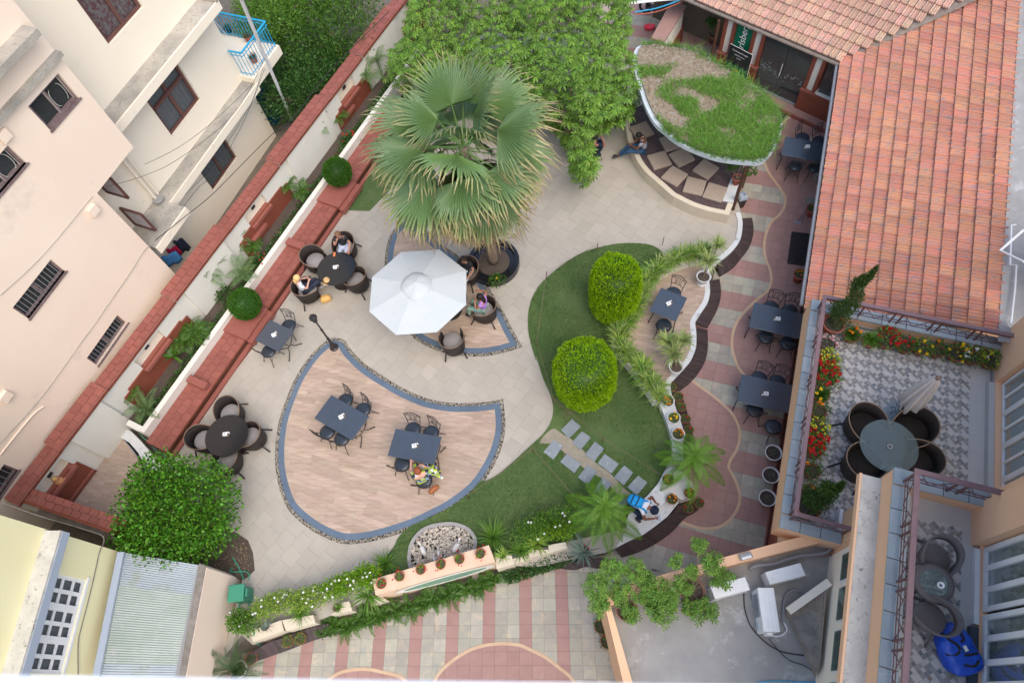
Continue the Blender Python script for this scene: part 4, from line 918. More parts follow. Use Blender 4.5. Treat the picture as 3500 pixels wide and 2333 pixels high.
for a,b in((B.w(13.4,-15.8,bz+.8),B.w(14.7,-17.9,bz+.9)),(B.w(13.5,-16.6,bz+.9),B.w(14.75,-18.3,bz+.8))):
 mb=MB();mb.tube([a,b],.006,4);tag(mb.build('washing_line',M['white_plastic']),'thin white washing line strung %s over the blue balcony'%('nearest the street' if a.x>B.w(13.45,-16.2,0).x else 'further back'),'line')
mb=MB();mb.tube(smooth_open([P(1000,412,.2),P(921,230,3.0),P(825,0,6.2),P(790,-80,7.6)],3),.055,10);tag(mb.build('downpipe',M['pipe_white']),'tall white pipe rising past the blue balcony','pipe')
mb=MB();mb.box(P(905,345,.9),(.5,.3,2.2),math.radians(69));tag(mb.build('blue_drum',M['blue_dark']),'dark blue sheet standing behind the corner of the cream house','sheet')
def cable(name,label,pts,r=.006,m=None):
 mb=MB();mb.tube(smooth_open(pts,5),r,5);return tag(mb.build(name,m or M['cable']),label,'cable','cables slung along the houses')
cable('slung_cable','thick black cable crossing in front of the cream house down to the peach house',[P(1330,40,2.4),P(1130,240,2.3),P(1000,405,2.25),P(930,460,2.3),P(820,570,2.4),P(720,670,2.5),P(620,750,2.6),P(530,822,2.8)],.011)
cable('slung_cable','thin upper cable sagging past the casement window',[P(870,280,4.2),P(800,350,4.1),P(700,440,4.0),P(600,510,4.1),P(495,562,4.4)])
cable('slung_cable','thin lower cable sagging across the weathered ledge',[P(905,200,4.2),P(840,330,3.9),P(760,430,3.8),P(600,550,3.9),P(480,605,4.3),P(365,637,4.9)])
cable('slung_cable','thin cable hanging in front of the small lowest window',[P(900,230,3.2),P(860,350,2.6),P(790,470,2.2),P(740,550,2.0),P(690,610,2.0),P(600,695,2.3)])
cable('slung_cable','second thin cable hanging beside the small lowest window',[P(905,235,3.2),P(850,380,2.5),P(800,480,2.1),P(740,590,1.9),P(680,640,1.9),P(628,705,2.2)])
for(x,y),c,lb,sz in(((575,870),(0.07,0.25,0.55),'light blue',(.5,.5)),((585,848),(0.35,0.01,0.06),'crimson',(.35,.45)),((607,820),(0.02,0.025,0.05),'navy',(.32,.6))):
 m=mat('cloth_'+lb.replace(' ','_'),c,rough=.95);mb=MB();n=8;vs=[]
 for i in range(n+1):
  for j in range(5):vs.append((sz[0]*(i/n-.5),.03*math.sin(i*1.4+j),-sz[1]*j/4+.02*math.sin(i)))
 mb.add(vs,[(i*5+j,i*5+j+1,i*5+j+6,i*5+j+5) for i in range(n) for j in range(4)]);o=mb.build('hanging_garment',m,loc=P(x,y,1.35),smooth=True);o.rotation_euler=(0,0,math.radians(30));sol=o.modifiers.new('s','SOLIDIFY');sol.thickness=.012
 tag(o,lb+' garment hung in the dark doorway of the cream house','garment','washing hung between the houses')
Yf=Frame(90.5);XR=-10.95
yh=thing('yellow_house','pale yellow house with a white many-paned window at bottom left','house',(-11.3,0,0))
wy=(.47,2.37,2.80,4.17)
mb=MB();holed(mb,Yf,XR,-6,3.15,-.05,7.5,[wy],.10,1);mb.quad(Yf.w(3.15,XR,-.05),Yf.w(3.15,XR-6,-.05),Yf.w(3.15,XR-6,7.5),Yf.w(3.15,XR,7.5));mb.quad(Yf.w(-6,XR,7.5),Yf.w(3.15,XR,7.5),Yf.w(3.15,XR-6,7.5),Yf.w(-6,XR-6,7.5))
mb.build('wall',M['yellow_wall'],yh,world=True)
mb=MB();fbox(mb,Yf,-6,3.11,XR,XR+.36,4.42,4.5,0);fbox(mb,Yf,-6,3.11,XR+.30,XR+.37,4.22,4.44,1);mb.build('sunshade',[M['mottled'],M['grey_paint']],yh,world=True)
w3=(wy[1]-wy[0])/3
for i in range(3):
 s0=wy[0]+i*w3;w=window(yh,Yf,XR,s0,s0+w3,wy[2],wy[3],1,M['white_paint'],M['glass_dark'],1,3,fw=.075,depth=.05,curtain=M['curtain_grey'])
mb=MB();fbox(mb,Yf,wy[0]-.05,wy[1]+.06,XR,XR+.03,wy[2]-.06,wy[2]);mb.build('sill',M['white_paint'],yh,world=True)
face_tube('wall_cable',yh,Yf,XR+.02,zm(0,1666,[(30,120),(300,220),(700,340),(815,380),(835,430),(800,520),(760,700),(700,950),(660,1100),(630,1250),(630,1500)]),.012,M['stained'])
tr=thing('tin_roof','narrow corrugated tin lean-to roof between the yellow house and the cream wall','roof',(-9.7,0,0))
c=[P(*zm(0,1666,[(1005,520)])[0],2.2),P(*zm(0,1666,[(1600,620)])[0],1.8),P(*zm(0,1666,[(1405,1560)])[0],1.8),P(*zm(0,1666,[(800,1560)])[0],2.2)]
n=52;cuts=[0,.27,.62,.87,1.0]
for k in range(4):
 mb=MB();i0,i1=int(n*cuts[k]),int(n*cuts[k+1]);vs=[];m_=(i1-i0)*4
 for i in range(m_+1):
  f=(i0+i/4)/n;h=.012*math.sin(i*PI/2)+.003*(k%2)
  vs+=[c[0].lerp(c[3],f)+Vector((0,0,h)),c[1].lerp(c[2],f)+Vector((0,0,h))]
 mb.add(vs,[(2*i,2*i+1,2*i+3,2*i+2) for i in range(m_)]);mb.build('roof_sheet',M['tin' if k%3==0 else 'tin_green'] if 'tin_green' in M else M['tin'],tr,world=True,smooth=True)
mb=MB();mb.bar(c[0]+Vector((-.06,0,.06)),c[3]+Vector((-.06,0,.06)),.16,.05);mb.build('flashing',M['grey_paint'],tr,world=True)
mb=MB();mb.bar(c[1]+Vector((.04,0,.0)),c[2]+Vector((.04,0,.0)),.10,.05);mb.build('gutter',M['pipe_grey'],tr,world=True)
cwl=thing('cream_side_wall','plain cream wall beside the tin roof, stained dark along its top','wall',P(829,1976,0))
q=[P(*p,1.92) for p in zm(0,1666,[(1662,640),(1480,1600),(1425,1600),(1605,605)])]
mb=MB();mb.prism([tuple(p[:2]) for p in q],-.05,1.92,0);mb.build('wall_body',M['cream_wall'],cwl,world=True)
mb=MB();mb.prism([tuple(p[:2]) for p in[q[0].lerp(q[3],.06),q[1].lerp(q[2],.06),q[2],q[3]]],1.90,1.935,0);mb.build('stained_top',M['stained'],cwl,world=True)
mb=MB();mb.prism([tuple(P(x,y,1.2)[:2]) for x,y in zm(0,1666,[(-60,60),(130,40),(900,360),(1000,520),(930,430),(400,240)])],.0,1.2);struct(mb.build('rubble_strip',M['stained']))
mb=MB();bedp=zm(0,1666,[(1640,690),(1950,735),(1985,720),(2045,660),(2030,520),(1990,420),(1800,300),(1400,100),(1100,40),(900,300),(950,500)]);mb.prism([tuple(P(x,y,GZ+.02)[:2]) for x,y in bedp],0,GZ+.02);struct(mb.build('tree_bed',M['soil']))
def P_w(px,py,fr,r):
 v=R3@Vector(((px-CX)/FPX,-(py-CY)/FPX,-1));t=r/v.dot(fr.v);return Vector((0,0,CAM_H))+v*t
F1,F2=2.9,5.8
wing=thing('hotel_wing','peach hotel wing at right with red dado, slate-capped terraces and railings','building',tuple(W.w(6,6,0)))
def wb(name,m,fn,**k):
 mb=MB();fn(mb);return mb.build(name,m,wing,world=True,**k)
wb('wall',M['peach'],lambda b:(fbox(b,W,4.3,15.9,3.57,8.2,1.0,2.55),))
wb('red_dado',M['red_oxide'],lambda b:fbox(b,W,4.28,15.9,3.55,8.0,-.02,1.0))
wb('dado_moulding',M['red_brick'],lambda b:(fbox(b,W,4.24,15.9,3.49,3.55,-.02,.12),fbox(b,W,4.22,4.28,3.49,6,-.02,.12),fbox(b,W,4.26,15.9,3.52,3.55,.97,1.03)))
mb=MB()
for i in range(220):fbox(mb,W,4.30+i*.052,4.325+i*.052,3.50,3.55,.14,.19)
stuff(mb.build('dado_beads',M['wood_dark'],wing,world=True))
wb('window_ledge',M['white_paint'],lambda b:fbox(b,W,4.2,4.3,3.75,5.4,1.06,1.12))
T1=(4.20,9.82,3.10,7.30)
wb('terrace_slab',M['peach'],lambda b:fbox(b,W,T1[0]+.003,T1[1],T1[2]+.003,8.2,2.55,F1-.02))
wb('parapet',M['peach'],lambda b:(fbox(b,W,T1[0],T1[1],T1[2],T1[2]+.24,2.62,3.26),fbox(b,W,9.56,T1[1],T1[2]+.24,T1[3]+.1,F1-.02,3.26),fbox(b,W,T1[0],T1[0]+.24,T1[2]+.24,4.33,2.62,3.26)))
items=[]
def caps(s0,s1,r0,r1,z,along,L=.42,th=.045):
 a,b=(s0,s1) if along=='s' else(r0,r1);n=max(1,round((b-a)/L));
 for i in range(n):
  x0=a+(b-a)*i/n+.004;x1=a+(b-a)*(i+1)/n-.004
  c=W.w((x0+x1)/2,(r0+r1)/2,z) if along=='s' else W.w((s0+s1)/2,(x0+x1)/2,z)
  d=(x1-x0,abs(r1-r0),1,1) if along=='s' else(abs(s1-s0),x1-x0,1,1)
  items.append(('slab',Matrix.Translation(c)@Matrix.Rotation(math.radians(W.az),4,'Z')@Matrix.Diagonal((d[0],d[1],th,1)),0,.4))
SHARED['slab']=([(x,y,z) for z,e in((0,0),(1,.012)) for x,y in((-.5+e,-.5+e),(.5-e,-.5+e),(.5-e,.5-e),(-.5+e,.5-e))],[(4,5,6,7),(0,1,5,4),(1,2,6,5),(2,3,7,6),(3,0,4,7),(3,2,1,0)])
caps(T1[0]+.3,9.5,T1[2]-.01,T1[2]+.28,3.26,'s');caps(9.53,T1[1]+.01,T1[2]-.01,T1[3]+.05,3.26,'r',.52);caps(T1[0]-.01,T1[0]+.28,T1[2]-.01,4.31,3.26,'r',.4)
def mosaic(parent,poly,z,az,cell=.0662,seed=3):
 rnd=random.Random(seed);a=math.radians(az);u=Vector((math.cos(a),math.sin(a)));v=Vector((-math.sin(a),math.cos(a)))
 us=[p[0]*u.x+p[1]*u.y for p in poly];vs=[p[0]*v.x+p[1]*v.y for p in poly];out=[]
 i0,i1,j0,j1=math.floor(min(us)/cell)-2,math.ceil(max(us)/cell)+2,math.floor(min(vs)/cell)-2,math.ceil(max(vs)/cell)+2
 big=set()
 for i in range(i0,i1):
  for j in range(j0,j1):
   if(i-j)%6==0 and(i+j)%6==0:big.add((i,j))
 used={(i+a_,j+b_) for i,j in big for a_ in(0,1) for b_ in(0,1)}
 def put(i,j,k,mi):
  q=[tuple(u*x+v*y) for x,y in((i*cell,j*cell),((i+k)*cell,j*cell),((i+k)*cell,(j+k)*cell),(i*cell,(j+k)*cell))]
  q=shrink(q,.004)
  if not in_view((*q[0],z),20):return
  if all(inside(p,poly) for p in q):cl=q
  else:cl=clip_convex(poly,q)
  if cl:out.append((*prism_geo(cl,z,z+.004),mi,cell*k))
 for i,j in big:put(i,j,2,0)
 for i in range(i0,i1):
  for j in range(j0,j1):
   if(i,j) in used:continue
   m_,n_=(i-j)%6,(i+j)%6;r=rnd.random()
   put(i,j,1,0 if(m_,n_) in((3,3),(4,0),(0,4),(1,3)) else(2 if r<.25 else(1 if r<.85 else 3)))
 pieces('mosaic_tile',parent,out,[M['mo_light'],M['mo_grey'],M['mo_dark'],M['mo_tan']],300)
M['mo_light']=mat('mo_light',(0.52,0.49,0.45),(0.57,0.54,0.50),sc=4,rough=0.5,var=0.06)
M['mo_grey']=mat('mo_grey',(0.28,0.27,0.25),(0.33,0.31,0.285),sc=4,rough=0.5,var=0.14)
M['mo_dark']=mat('mo_dark',(0.19,0.20,0.21),(0.23,0.235,0.24),sc=4,rough=0.5,var=0.15)
M['mo_tan']=mat('mo_tan',(0.28,0.24,0.20),rough=0.5,var=0.1)
M['floor_tile']=mat('floor_tile',(0.47,0.45,0.42),(0.51,0.49,0.46),sc=2,rough=0.5,var=0.03)
rect=lambda s0,s1,r0,r1:[tuple(W.w(s,r,0)[:2]) for s,r in((s0,r0),(s1,r0),(s1,r1),(s0,r1))]
wb('terrace_floor',M['floor_tile'],lambda b:fbox(b,W,T1[0]+.24,9.56,3.34,7.44,F1-.02,F1))
mosaic(wing,rect(4.3,9.30,3.55,6.78),F1+.001,-61.6)
items2=[]
for i in range(11):
 for q0,q1 in((6.80,7.09),):items2.append((*prism_geo(shrink(rect(4.95+i*.42,5.37+i*.42,q0,q1),.003),F1,F1+.004),0,.4))
pieces('border_tile',wing,items2,[M['floor_tile']])
ZR=9.2
wh=[(4.95,8.80,3.08,8.9)]
def d_wall(b):
 holed(b,W,7.22,4.9,9.9,F1,ZR,wh,.28,-1)
wb('wall',M['peach'],d_wall)
wb('plinth',M['floor_tile'],lambda b:(fbox(b,W,4.9,8.79,7.10,7.218,F1,3.06),))
wb('skirting',M['pipe_grey'],lambda b:(fbox(b,W,8.8,9.56,7.19,7.218,F1+.003,F1+.12),fbox(b,W,9.53,9.56,3.4,7.18,F1+.003,F1+.1)))
for i in range(5):
 s0=4.98+i*.76;window(wing,W,7.22,s0,s0+.75,3.1,8.85,-1,M['white_paint'],M['glass_green'],1,5,fw=.05,depth=.14,curtain=M['curtain_cream'])
wb('wall',M['peach'],lambda b:(fbox(b,W,-4,4.89,4.34,5.9,2.5,5.62),fbox(b,W,4.20,4.9,4.33,4.36,F1,5.6)))
wb('wall',M['cream_wall2'],lambda b:fbox(b,W,-4,4.05,4.30,4.34,2.55,5.5))
wb('terrace_slab',M['peach'],lambda b:fbox(b,W,-4,4.88,4.2,7.5,5.6,F2-.02))
wb('mottled_ledge',M['mottled'],lambda b:fbox(b,W,-4,4.87,3.86,4.2,5.50,5.62))
wb('ledge_edge',M['peach'],lambda b:fbox(b,W,-4,4.89,3.82,3.86,5.44,5.61))
wb('parapet',M['peach'],lambda b:(fbox(b,W,-4,4.9,4.18,4.42,5.62,6.16),fbox(b,W,4.64,4.9,4.42,5.85,F2-.02,6.16)))
caps(-2.0,4.6,4.16,4.44,6.16,'s');caps(4.62,4.91,4.16,5.72,6.16,'r',.4)
wb('terrace_floor',M['floor_tile'],lambda b:fbox(b,W,-4,4.64,4.42,5.75,F2-.02,F2))
mosaic(wing,rect(-1.0,4.30,4.5,5.42),F2+.001,-61.6,.0662,5)
pieces('cap_slab',wing,items,[M['slate_cap']])
for s0,s1 in((1.7,2.5),(2.6,3.3),(3.35,3.95),(.7,1.6)):
 mb=MB();fbox(mb,W,s0,s1,4.285,4.30,3.55,5.1);mb.build('window_surround',M['white_paint'],wing,world=True)
 mb=MB();fbox(mb,W,s0+.06,s1-.06,4.275,4.286,3.62,5.04);mb.build('curtain',M['curtain_cream'],wing,world=True)
 mb=MB();fbox(mb,W,s0+.05,s1-.05,4.262,4.27,3.60,5.06);mb.build('pane',M['glass'],wing,world=True)
wb('door_jamb',M['white_paint'],lambda b:(fbox(b,W,4.44,4.50,3.95,4.33,F1,F1+.05),fbox(b,W,4.46,4.95,4.25,4.32,F1,3.2)))
wh2=[(-3.0,4.05,5.9,8.3)]
wb('wall',M['peach'],lambda b:holed(b,W,5.66,-4,4.9,F2,8.6,wh2,.12,-1))
wb('beam',M['peach'],lambda b:(fbox(b,W,4.05,4.72,5.55,5.655,F2,8.6),))
for i,(s0,s1) in enumerate(((3.0,4.02),(1.9,2.95),(.9,1.86),(-.1,.86))):window(wing,W,5.66,s0,s1,5.93,8.28,-1,M['white_paint'],M['glass'],2,1,fw=.075,depth=.05,curtain=M['curtain_cream'])
wb('dark_sill_box',M['grey_slate'] if 'grey_slate' in M else M['granite'],lambda b:fbox(b,W,.95,2.75,5.53,5.65,F2,5.90))
wb('sill',M['white_paint'],lambda b:(fbox(b,W,2.8,4.0,5.58,5.655,F2,5.9),))
wb('upper_ledge',M['concrete'],lambda b:fbox(b,W,-4,6.6,5.12,6.4,8.42,8.5));wb('upper_ledge_edge',M['peach'],lambda b:fbox(b,W,-4,6.62,5.06,5.12,8.36,8.52))
def railing(label,a,b,zc,h,nbay,lean_out,group):
 "a, b: (s, r) of the rail line; posts in pairs, crossing diagonals between them"
 h+=lean_out;A_=W.w(*a,zc);B_=W.w(*b,zc);t=thing('terrace_railing',label,'railing',tuple(A_),group=group)
 d=(B_-A_);L=d.length;u=d/L;up=Vector((0,0,1))
 mb=MB();mb.bar(A_+up*h-u*.04,B_+up*h+u*.04,.085,.045);mb.build('top_rail',M['rail_top'],t,world=True)
 for z in(.06,.17,h-.1):
  mb=MB();mb.bar(A_+up*z,B_+up*z,.014);mb.build('rail',M['iron_brown'],t,world=True)
 bay=L/nbay;g=.075
 for i in range(nbay+1):
  xs=[i*bay-g,i*bay+g] if 0<i<nbay else([g*.3] if i==0 else[L-g*.3])
  for x in xs:
   mb=MB();mb.bar(A_+u*x,A_+u*x+up*(h-.02),.032,.032,up=u);mb.build('post',M['iron_brown'],t,world=True)
 for i in range(nbay):
  x0=i*bay+g;x1=(i+1)*bay-g;xm=(x0+x1)/2;mb=MB();z0,z1=.03,h-.03
  for p,q in(((x0,z1),(xm,z0)),((xm,z0),(x1,z1)),((x0,z0),((x0+xm)/2-.02,(z0+z1)/2)),((x1,z0),((x1+xm)/2+.02,(z0+z1)/2))):mb.bar(A_+u*p[0]+up*p[1],A_+u*q[0]+up*q[1],.012)
  mb.build('brace',M['iron_brown'],t,world=True)
 return t
RH=.50
railing('brown iron railing along the west side of the flowered terrace',(4.48,3.26),(9.62,3.26),3.305,RH,5,.006,'terrace railings')
railing('brown iron railing along the north side of the flowered terrace, below the tiled roof',(9.62,3.26),(9.62,7.40),3.305,RH,5,0,'terrace railings')
railing('short brown iron railing at the south end of the flowered terrace',(4.40,3.26),(4.40,4.33),3.305,RH,1,0,'terrace railings')
railing('brown iron railing in front of the upper terrace with the blue bag',(-1.5,4.33),(4.72,4.33),6.205,RH,7,.006,'terrace railings')
railing('brown iron railing at the north end of the upper terrace',(4.72,4.33),(4.72,5.78),6.205,RH,2,0,'terrace railings')
ZA=2.62
ann=thing('annex_roof','flat weathered concrete roof with peach parapet and air conditioners','roof',P(2450,2150,ZA))
inn=[P(x,y,2.98) for x,y in((2160,2345),(2092,2075),(2098,2048),(2160,2020),(2600,1903),(2814,1862))]
outr=[P(x,y,2.98) for x,y in((2130,2345),(2066,2080),(2064,2030),(2140,1988),(2590,1868),(2770,1822))]
outer_px=[(2134,2345),(2075,2100),(2062,2060),(2090,2025),(2150,1994),(2500,1896),(2700,1842),(2770,1826)]
inner_px=[(2166,2345),(2096,2100),(2088,2075),(2108,2052),(2165,2026),(2500,1930),(2700,1880),(2818,1850)]
O=[P(x,y,3.0) for x,y in outer_px];I=[P(x,y,3.0) for x,y in inner_px]
mb=MB();n=len(O);h=Vector((0,0,1))
vs=O+I;mb.add(vs,[(i,i+1,n+i+1,n+i) for i in range(n-1)])
mb.add([p for p in O]+[Vector((p.x,p.y,-.05)) for p in O],[(i+1,i,n+i,n+i+1) for i in range(n-1)]);mb.add([p for p in I]+[Vector((p.x,p.y,ZA)) for p in I],[(i,i+1,n+i+1,n+i) for i in range(n-1)])
mb.build('parapet',M['peach'],ann,world=True)
ex=[tuple(p[:2]) for p in I]+[tuple(W.w(4.3,4.1,0)[:2]),tuple(W.w(4.1,4.33,0)[:2]),tuple(W.w(-1,4.33,0)[:2]),tuple(P(2166,2500,ZA)[:2])]
mb=MB();mb.prism(ex,ZA-.2,ZA);mb.build('roof_deck',M['concrete'],ann,world=True)
q=[P(*p,ZA+.05) for p in zm(2500,1666,[(430,1000),(775,800),(715,1050),(690,1440)])]
SH=[];a_,b_,c_,d_=P(2686,2092,ZA+.1),P(2826,2012,ZA+.45),P(2800,2280,ZA+.45),P(2784,2310,ZA+.1)
rp=thing('ribbed_panel','weathered ribbed sheet panel sloping against the cream wall of the annex roof','panel',tuple(a_));items=[]
N_=14
for i in range(N_):
 f0,f1=i/N_,(i+.8)/N_
 p0,p1=a_.lerp(b_,f0),a_.lerp(b_,f1);q0,q1=d_.lerp(c_,f0),d_.lerp(c_,f1);e=Vector((0,0,.03))
 vs=[p0,q0,q1,p1,p0+e,q0+e,q1+e,p1+e];items.append(([tuple(x) for x in vs],[(4,5,6,7),(0,1,5,4),(3,7,6,2),(0,4,7,3),(1,2,6,5)],0,.1))
mb=MB();mb.quad(a_,d_,c_,b_);mb.build('backing',M['stained'],rp,world=True)
pieces('rib',rp,items,[M['weathered_brown'] if 'weathered_brown' in M else M['bark']])
mb=MB();mb.bar(P(*zm(2500,1666,[(455,990)])[0],ZA+.25),P(*zm(2500,1666,[(785,755)])[0],ZA+.45),.15,.12);o=mb.build('cream_beam',M['cream_wall2']);tag(o,'cream concrete beam lying at the top of the ribbed panel','beam')
cable('ground_cable','black cable curling over the annex roof past the air conditioners',[P(x,y,ZA+.02) for x,y in zm(2500,1666,[(100,840),(105,960),(140,1080),(200,1170),(300,1260),(420,1320),(580,1345)])],.012)
cable('ground_cable','grey hose arching from the upright air conditioner to the beam',[P(x,y,ZA+.1) for x,y in zm(2500,1666,[(412,1100),(412,1000),(430,880),(480,825),(530,825),(600,850)])],.022,M['pipe_grey'])
cable('ground_cable','white pipe looping below the upright air conditioner',[P(x,y,ZA+.1) for x,y in zm(2500,1666,[(310,1185),(380,1190),(430,1165),(445,1130),(420,1080)])],.016,M['pipe_white'])
cable('ground_cable','thin dark cable crossing the lower part of the annex roof',[P(x,y,ZA+.02) for x,y in zm(2500,1666,[(300,1210),(400,1330),(480,1390),(590,1430),(690,1500)])],.008)
cable('ground_cable','blue and red cable at the bottom edge of the annex roof',[P(x,y,ZA+.02) for x,y in zm(2500,1666,[(210,1560),(330,1548),(480,1552),(680,1558)])],.01,M['blue_paint'])
cable('duct_run','lagged pipe running along the inside of the peach parapet',[P(x,y,ZA+.15) for x,y in zm(2500,1666,[(150,655),(210,625),(330,615),(450,575),(560,548),(680,535),(760,520),(800,488)])],.035,M['pipe_grey'])
cable('duct_run','second thinner pipe beside the lagged pipe',[P(x,y,ZA+.12) for x,y in zm(2500,1666,[(620,550),(700,545),(770,535),(810,500)])],.02,M['terracotta_dull'])
def ac_unit(label,corners,h,bz,fan=None):
 "outdoor unit; corners: top outline in the photograph"
 pts=[P(x,y,bz+h) for x,y in corners];c=sum(pts,Vector())/4;u=(pts[1]-pts[0]);w=(pts[3]-pts[0]).length;L=u.length;an=math.atan2(u.y,u.x)
 t=thing('air_conditioner',label,'air conditioner',(c.x,c.y,bz),an,'outdoor air conditioner units')
 mb=MB();mb.box((0,0,.05+(h-.05)/2),(L,w,h-.05));mb.build('casing',M['white_paint'],t,bevel=.015)
 for k in(-1,0,1):
  mb=MB();mb.box((0,k*w*.26,h+.004),(L*.94,.012,.012));mb.build('top_ridge',M['white_plastic'],t)
 for k in(-1,1):
  mb=MB();mb.box((k*L*.35,0,.025),(.05,w*1.2,.05));mb.build('foot',M['pipe_grey'],t)
 mb=MB();mb.box((L/2+.025,.0,h*.45),(.05,w*.35,h*.5));mb.build('valve_cover',M['white_paint'],t,bevel=.01)
 if fan:
  mb=MB();ms=Matrix.Rotation(PI/2,3,'X');y=fan*(w/2+.008)
  for r in(.05,.10,.15,.2):mb.tube([(-L*.12+r*math.cos(a),y,h*.52+r*math.sin(a)) for a in np.linspace(0,2*PI,21)],.006,4)
  for a in np.linspace(0,PI,7)[:-1]:mb.bar((-L*.12+.2*math.cos(a),y,h*.52+.2*math.sin(a)),(-L*.12-.2*math.cos(a),y,h*.52-.2*math.sin(a)),.006)
  mb.build('fan_grille',M['pipe_grey'],t)
  mb=MB();mb.box((-L*.12,fan*(w/2+.001),h*.52),(.44,.006,.44));mb.build('fan_opening',M['slate_cap'],t)
  mb=MB();mb.box((L*.32,fan*(w/2+.003),h*.3),(.16,.004,.035));mb.build('badge',M['blue_paint'],t)
 return t
ac_unit('long white air conditioner unit in the middle of the annex roof',zm(2500,1666,[(270,680),(555,605),(592,692),(318,780)]),.5,ZA,None)
ac_unit('white air conditioner unit half under the leaves beside the parapet',zm(2500,1666,[(-170,790),(110,715),(150,812),(-130,895)]),.5,ZA,None)
ac_unit('upright white air conditioner unit with fan grille facing the parapet',zm(2500,1666,[(212,800),(262,1155),(388,1158),(342,797)]),.62,ZA,-1)
fl=P(*zm(2500,1666,[(110,555)])[0],3.02);t=thing('floodlight','small grey floodlight clamped on the peach parapet corner','floodlight',tuple(fl),math.radians(14));mb=MB();mb.box((0,0,.08),(.26,.12,.05));mb.box((0,.05,.05),(.24,.03,.12));mb.build('lamp_housing',M['pipe_grey'],t,bevel=.01);mb=MB();mb.box((0,-.03,.09),(.2,.05,.035));mb.build('visor',M['white_paint'],t)
def tile_geo(w,l,nr=4):
 "ribbed clay tile; x across (width), y upslope (exposure l)"
 prof=[(.03,-.01),(.05,.055),(.12,.066),(.2,.05),(.26,.012),(.36,.004),(.42,.03),(.52,.034),(.6,.006),(.7,.004),(.76,.03),(.88,.032),(.98,.0)]
 vs=[];n=len(prof)
 for y,dz in((0,.045),(l*1.04,-.005)):
  for x,z in prof:vs.append(((x-.5)*w,y-l/2,z+dz))
 for x,z in prof:vs.append(((x-.5)*w,-l/2,.0))
 fs=[(i,i+1,n+i+1,n+i) for i in range(n-1)]+[(2*n+i,2*n+i+1,i+1,i) for i in range(n-1)]
 return vs,fs
SHARED['tileB']=tile_geo(1,1);SHARED['tileA']=tile_geo(1,1)
SHARED['tileB']=([(x,y,z) for x,y,z in SHARED['tileB'][0]],SHARED['tileB'][1])
roofB=thing('tiled_roof','large orange clay-tiled roof along the right wing','roof',tuple(W.w(12,5,2.5)))
BL,TL=P(2753,1024,2.42),P(2872,205,2.42);BR,TR=P(3421,1100,3.62),P(3475,250,3.62)
NS,NC=30,13
def patch(i,j):f=i/NS;g=j/NC;return BL.lerp(TL,f).lerp(BR.lerp(TR,f),g)
VLa,VLb=P(2876,196,2.45),P(3330,-12,3.35)
vdir=(VLb-VLa);
def right_of_valley(p,m=0.0):return((p.x-VLa.x)*vdir.y-(p.y-VLa.y)*vdir.x)/math.hypot(vdir.x,vdir.y)>m
def tile_matrix(o,ex,ey):
 "o centre, ex width vector, ey up-slope vector"
 ez=ex.cross(ey).normalized();M4=Matrix(((*ex,0),(*ey,0),(*ez,0),(0,0,0,1))).transposed();M4.translation=o;return M4
items=[]
for j in range(NC):
 jo=random.random()*.5
 for i in range(-1,NS+16):
  p00,p10,p01,p11=patch(i,j),patch(i+1,j),patch(i,j+1),patch(i+1,j+1);c=(p00+p10+p01+p11)/4
  if c.y>60 or not in_view(c,80) or not right_of_valley(c,-.10):continue
  if W.of(c)[0]<9.86:continue
  ex=(p10-p00);ey=(p01-p00);jz=Vector((0,0,random.uniform(-.004,.008)))
  items.append(('tileB',tile_matrix(c+jz+ex*random.uniform(-.02,.02),-ex*1.0,ey),0,.3))
items=[(k,m_,a,s) for k,m_,a,s in items]
mb=MB();mb.quad(patch(-1,0)-Vector((0,0,.04)),patch(NS+1,0)-Vector((0,0,.04)),patch(NS+14,NC)-Vector((0,0,.04)),patch(-1,NC)-Vector((0,0,.04)));mb.build('roof_deck',M['gutter'],roofB,world=True)
pieces('roof_tile',roofB,items,[M['roof_tile']],300)
mb=MB();mb.tube([patch(-.5,0)+Vector((-.06,.02,-.07)),patch(NS+.3,0)+Vector((-.06,.02,-.07))],.05,8);mb.build('gutter',M['pipe_grey'],roofB,world=True)
fa,fb=patch(-2,NC),patch(NS+14,NC)
mb=MB();e=(W.v*.42);mb.quad(fa-W.v*.05+Vector((0,0,.03)),fb-W.v*.05+Vector((0,0,.03)),fb+e+Vector((0,0,.1)),fa+e+Vector((0,0,.1)));mb.build('cement_flashing',M['concrete'],roofB,world=True)
wb('upper_terrace_strip',M['slate_cap'],lambda b:fbox(b,W,9.9,22,7.75,12,3.4,3.62))
wb('upper_kerb',M['mottled'],lambda b:fbox(b,W,12.0,22,7.62,7.78,3.4,3.72))
wb('oriel',M['peach'],lambda b:(fbox(b,W,10.9,12.0,7.72,9.5,4.0,5.4),))
wb('white_wall_face',M['white_paint'],lambda b:fbox(b,W,9.9,11.2,7.9,9.5,3.6,5.0))
t=thing('white_pipe_run','thin white pipe frame beside the upper oriel at the right edge','pipe',P(3460,850,4));mb=MB();mb.tube([P(x,y,3.8) for x,y in zm(2500,600,[(2285,395),(2250,400),(2240,715),(2290,720),(2280,900),(2245,1200)])],.02,6);mb.build('pipe',M['pipe_white'],t,world=True)
mb=MB();mb.bar(P(3419,856,4.2),P(3500,785,4.6),.05,.04);mb.bar(P(3419,856,4.2),P(3500,895,4.6),.04,.03);tag(mb.build('window_stay',M['white_paint']),'opened white window frame edge sticking out over the tiled roof','window frame')
EA0,EA1=P(2874,214,2.45),P(2310,-25,2.45);ea=(EA1-EA0);eL=ea.length;eu=ea/eL;upv=Vector((-eu.y,eu.x,0))*-1
if(upv.y)<0:upv=-upv
slope=.36;upd=(upv+Vector((0,0,slope))).normalized()
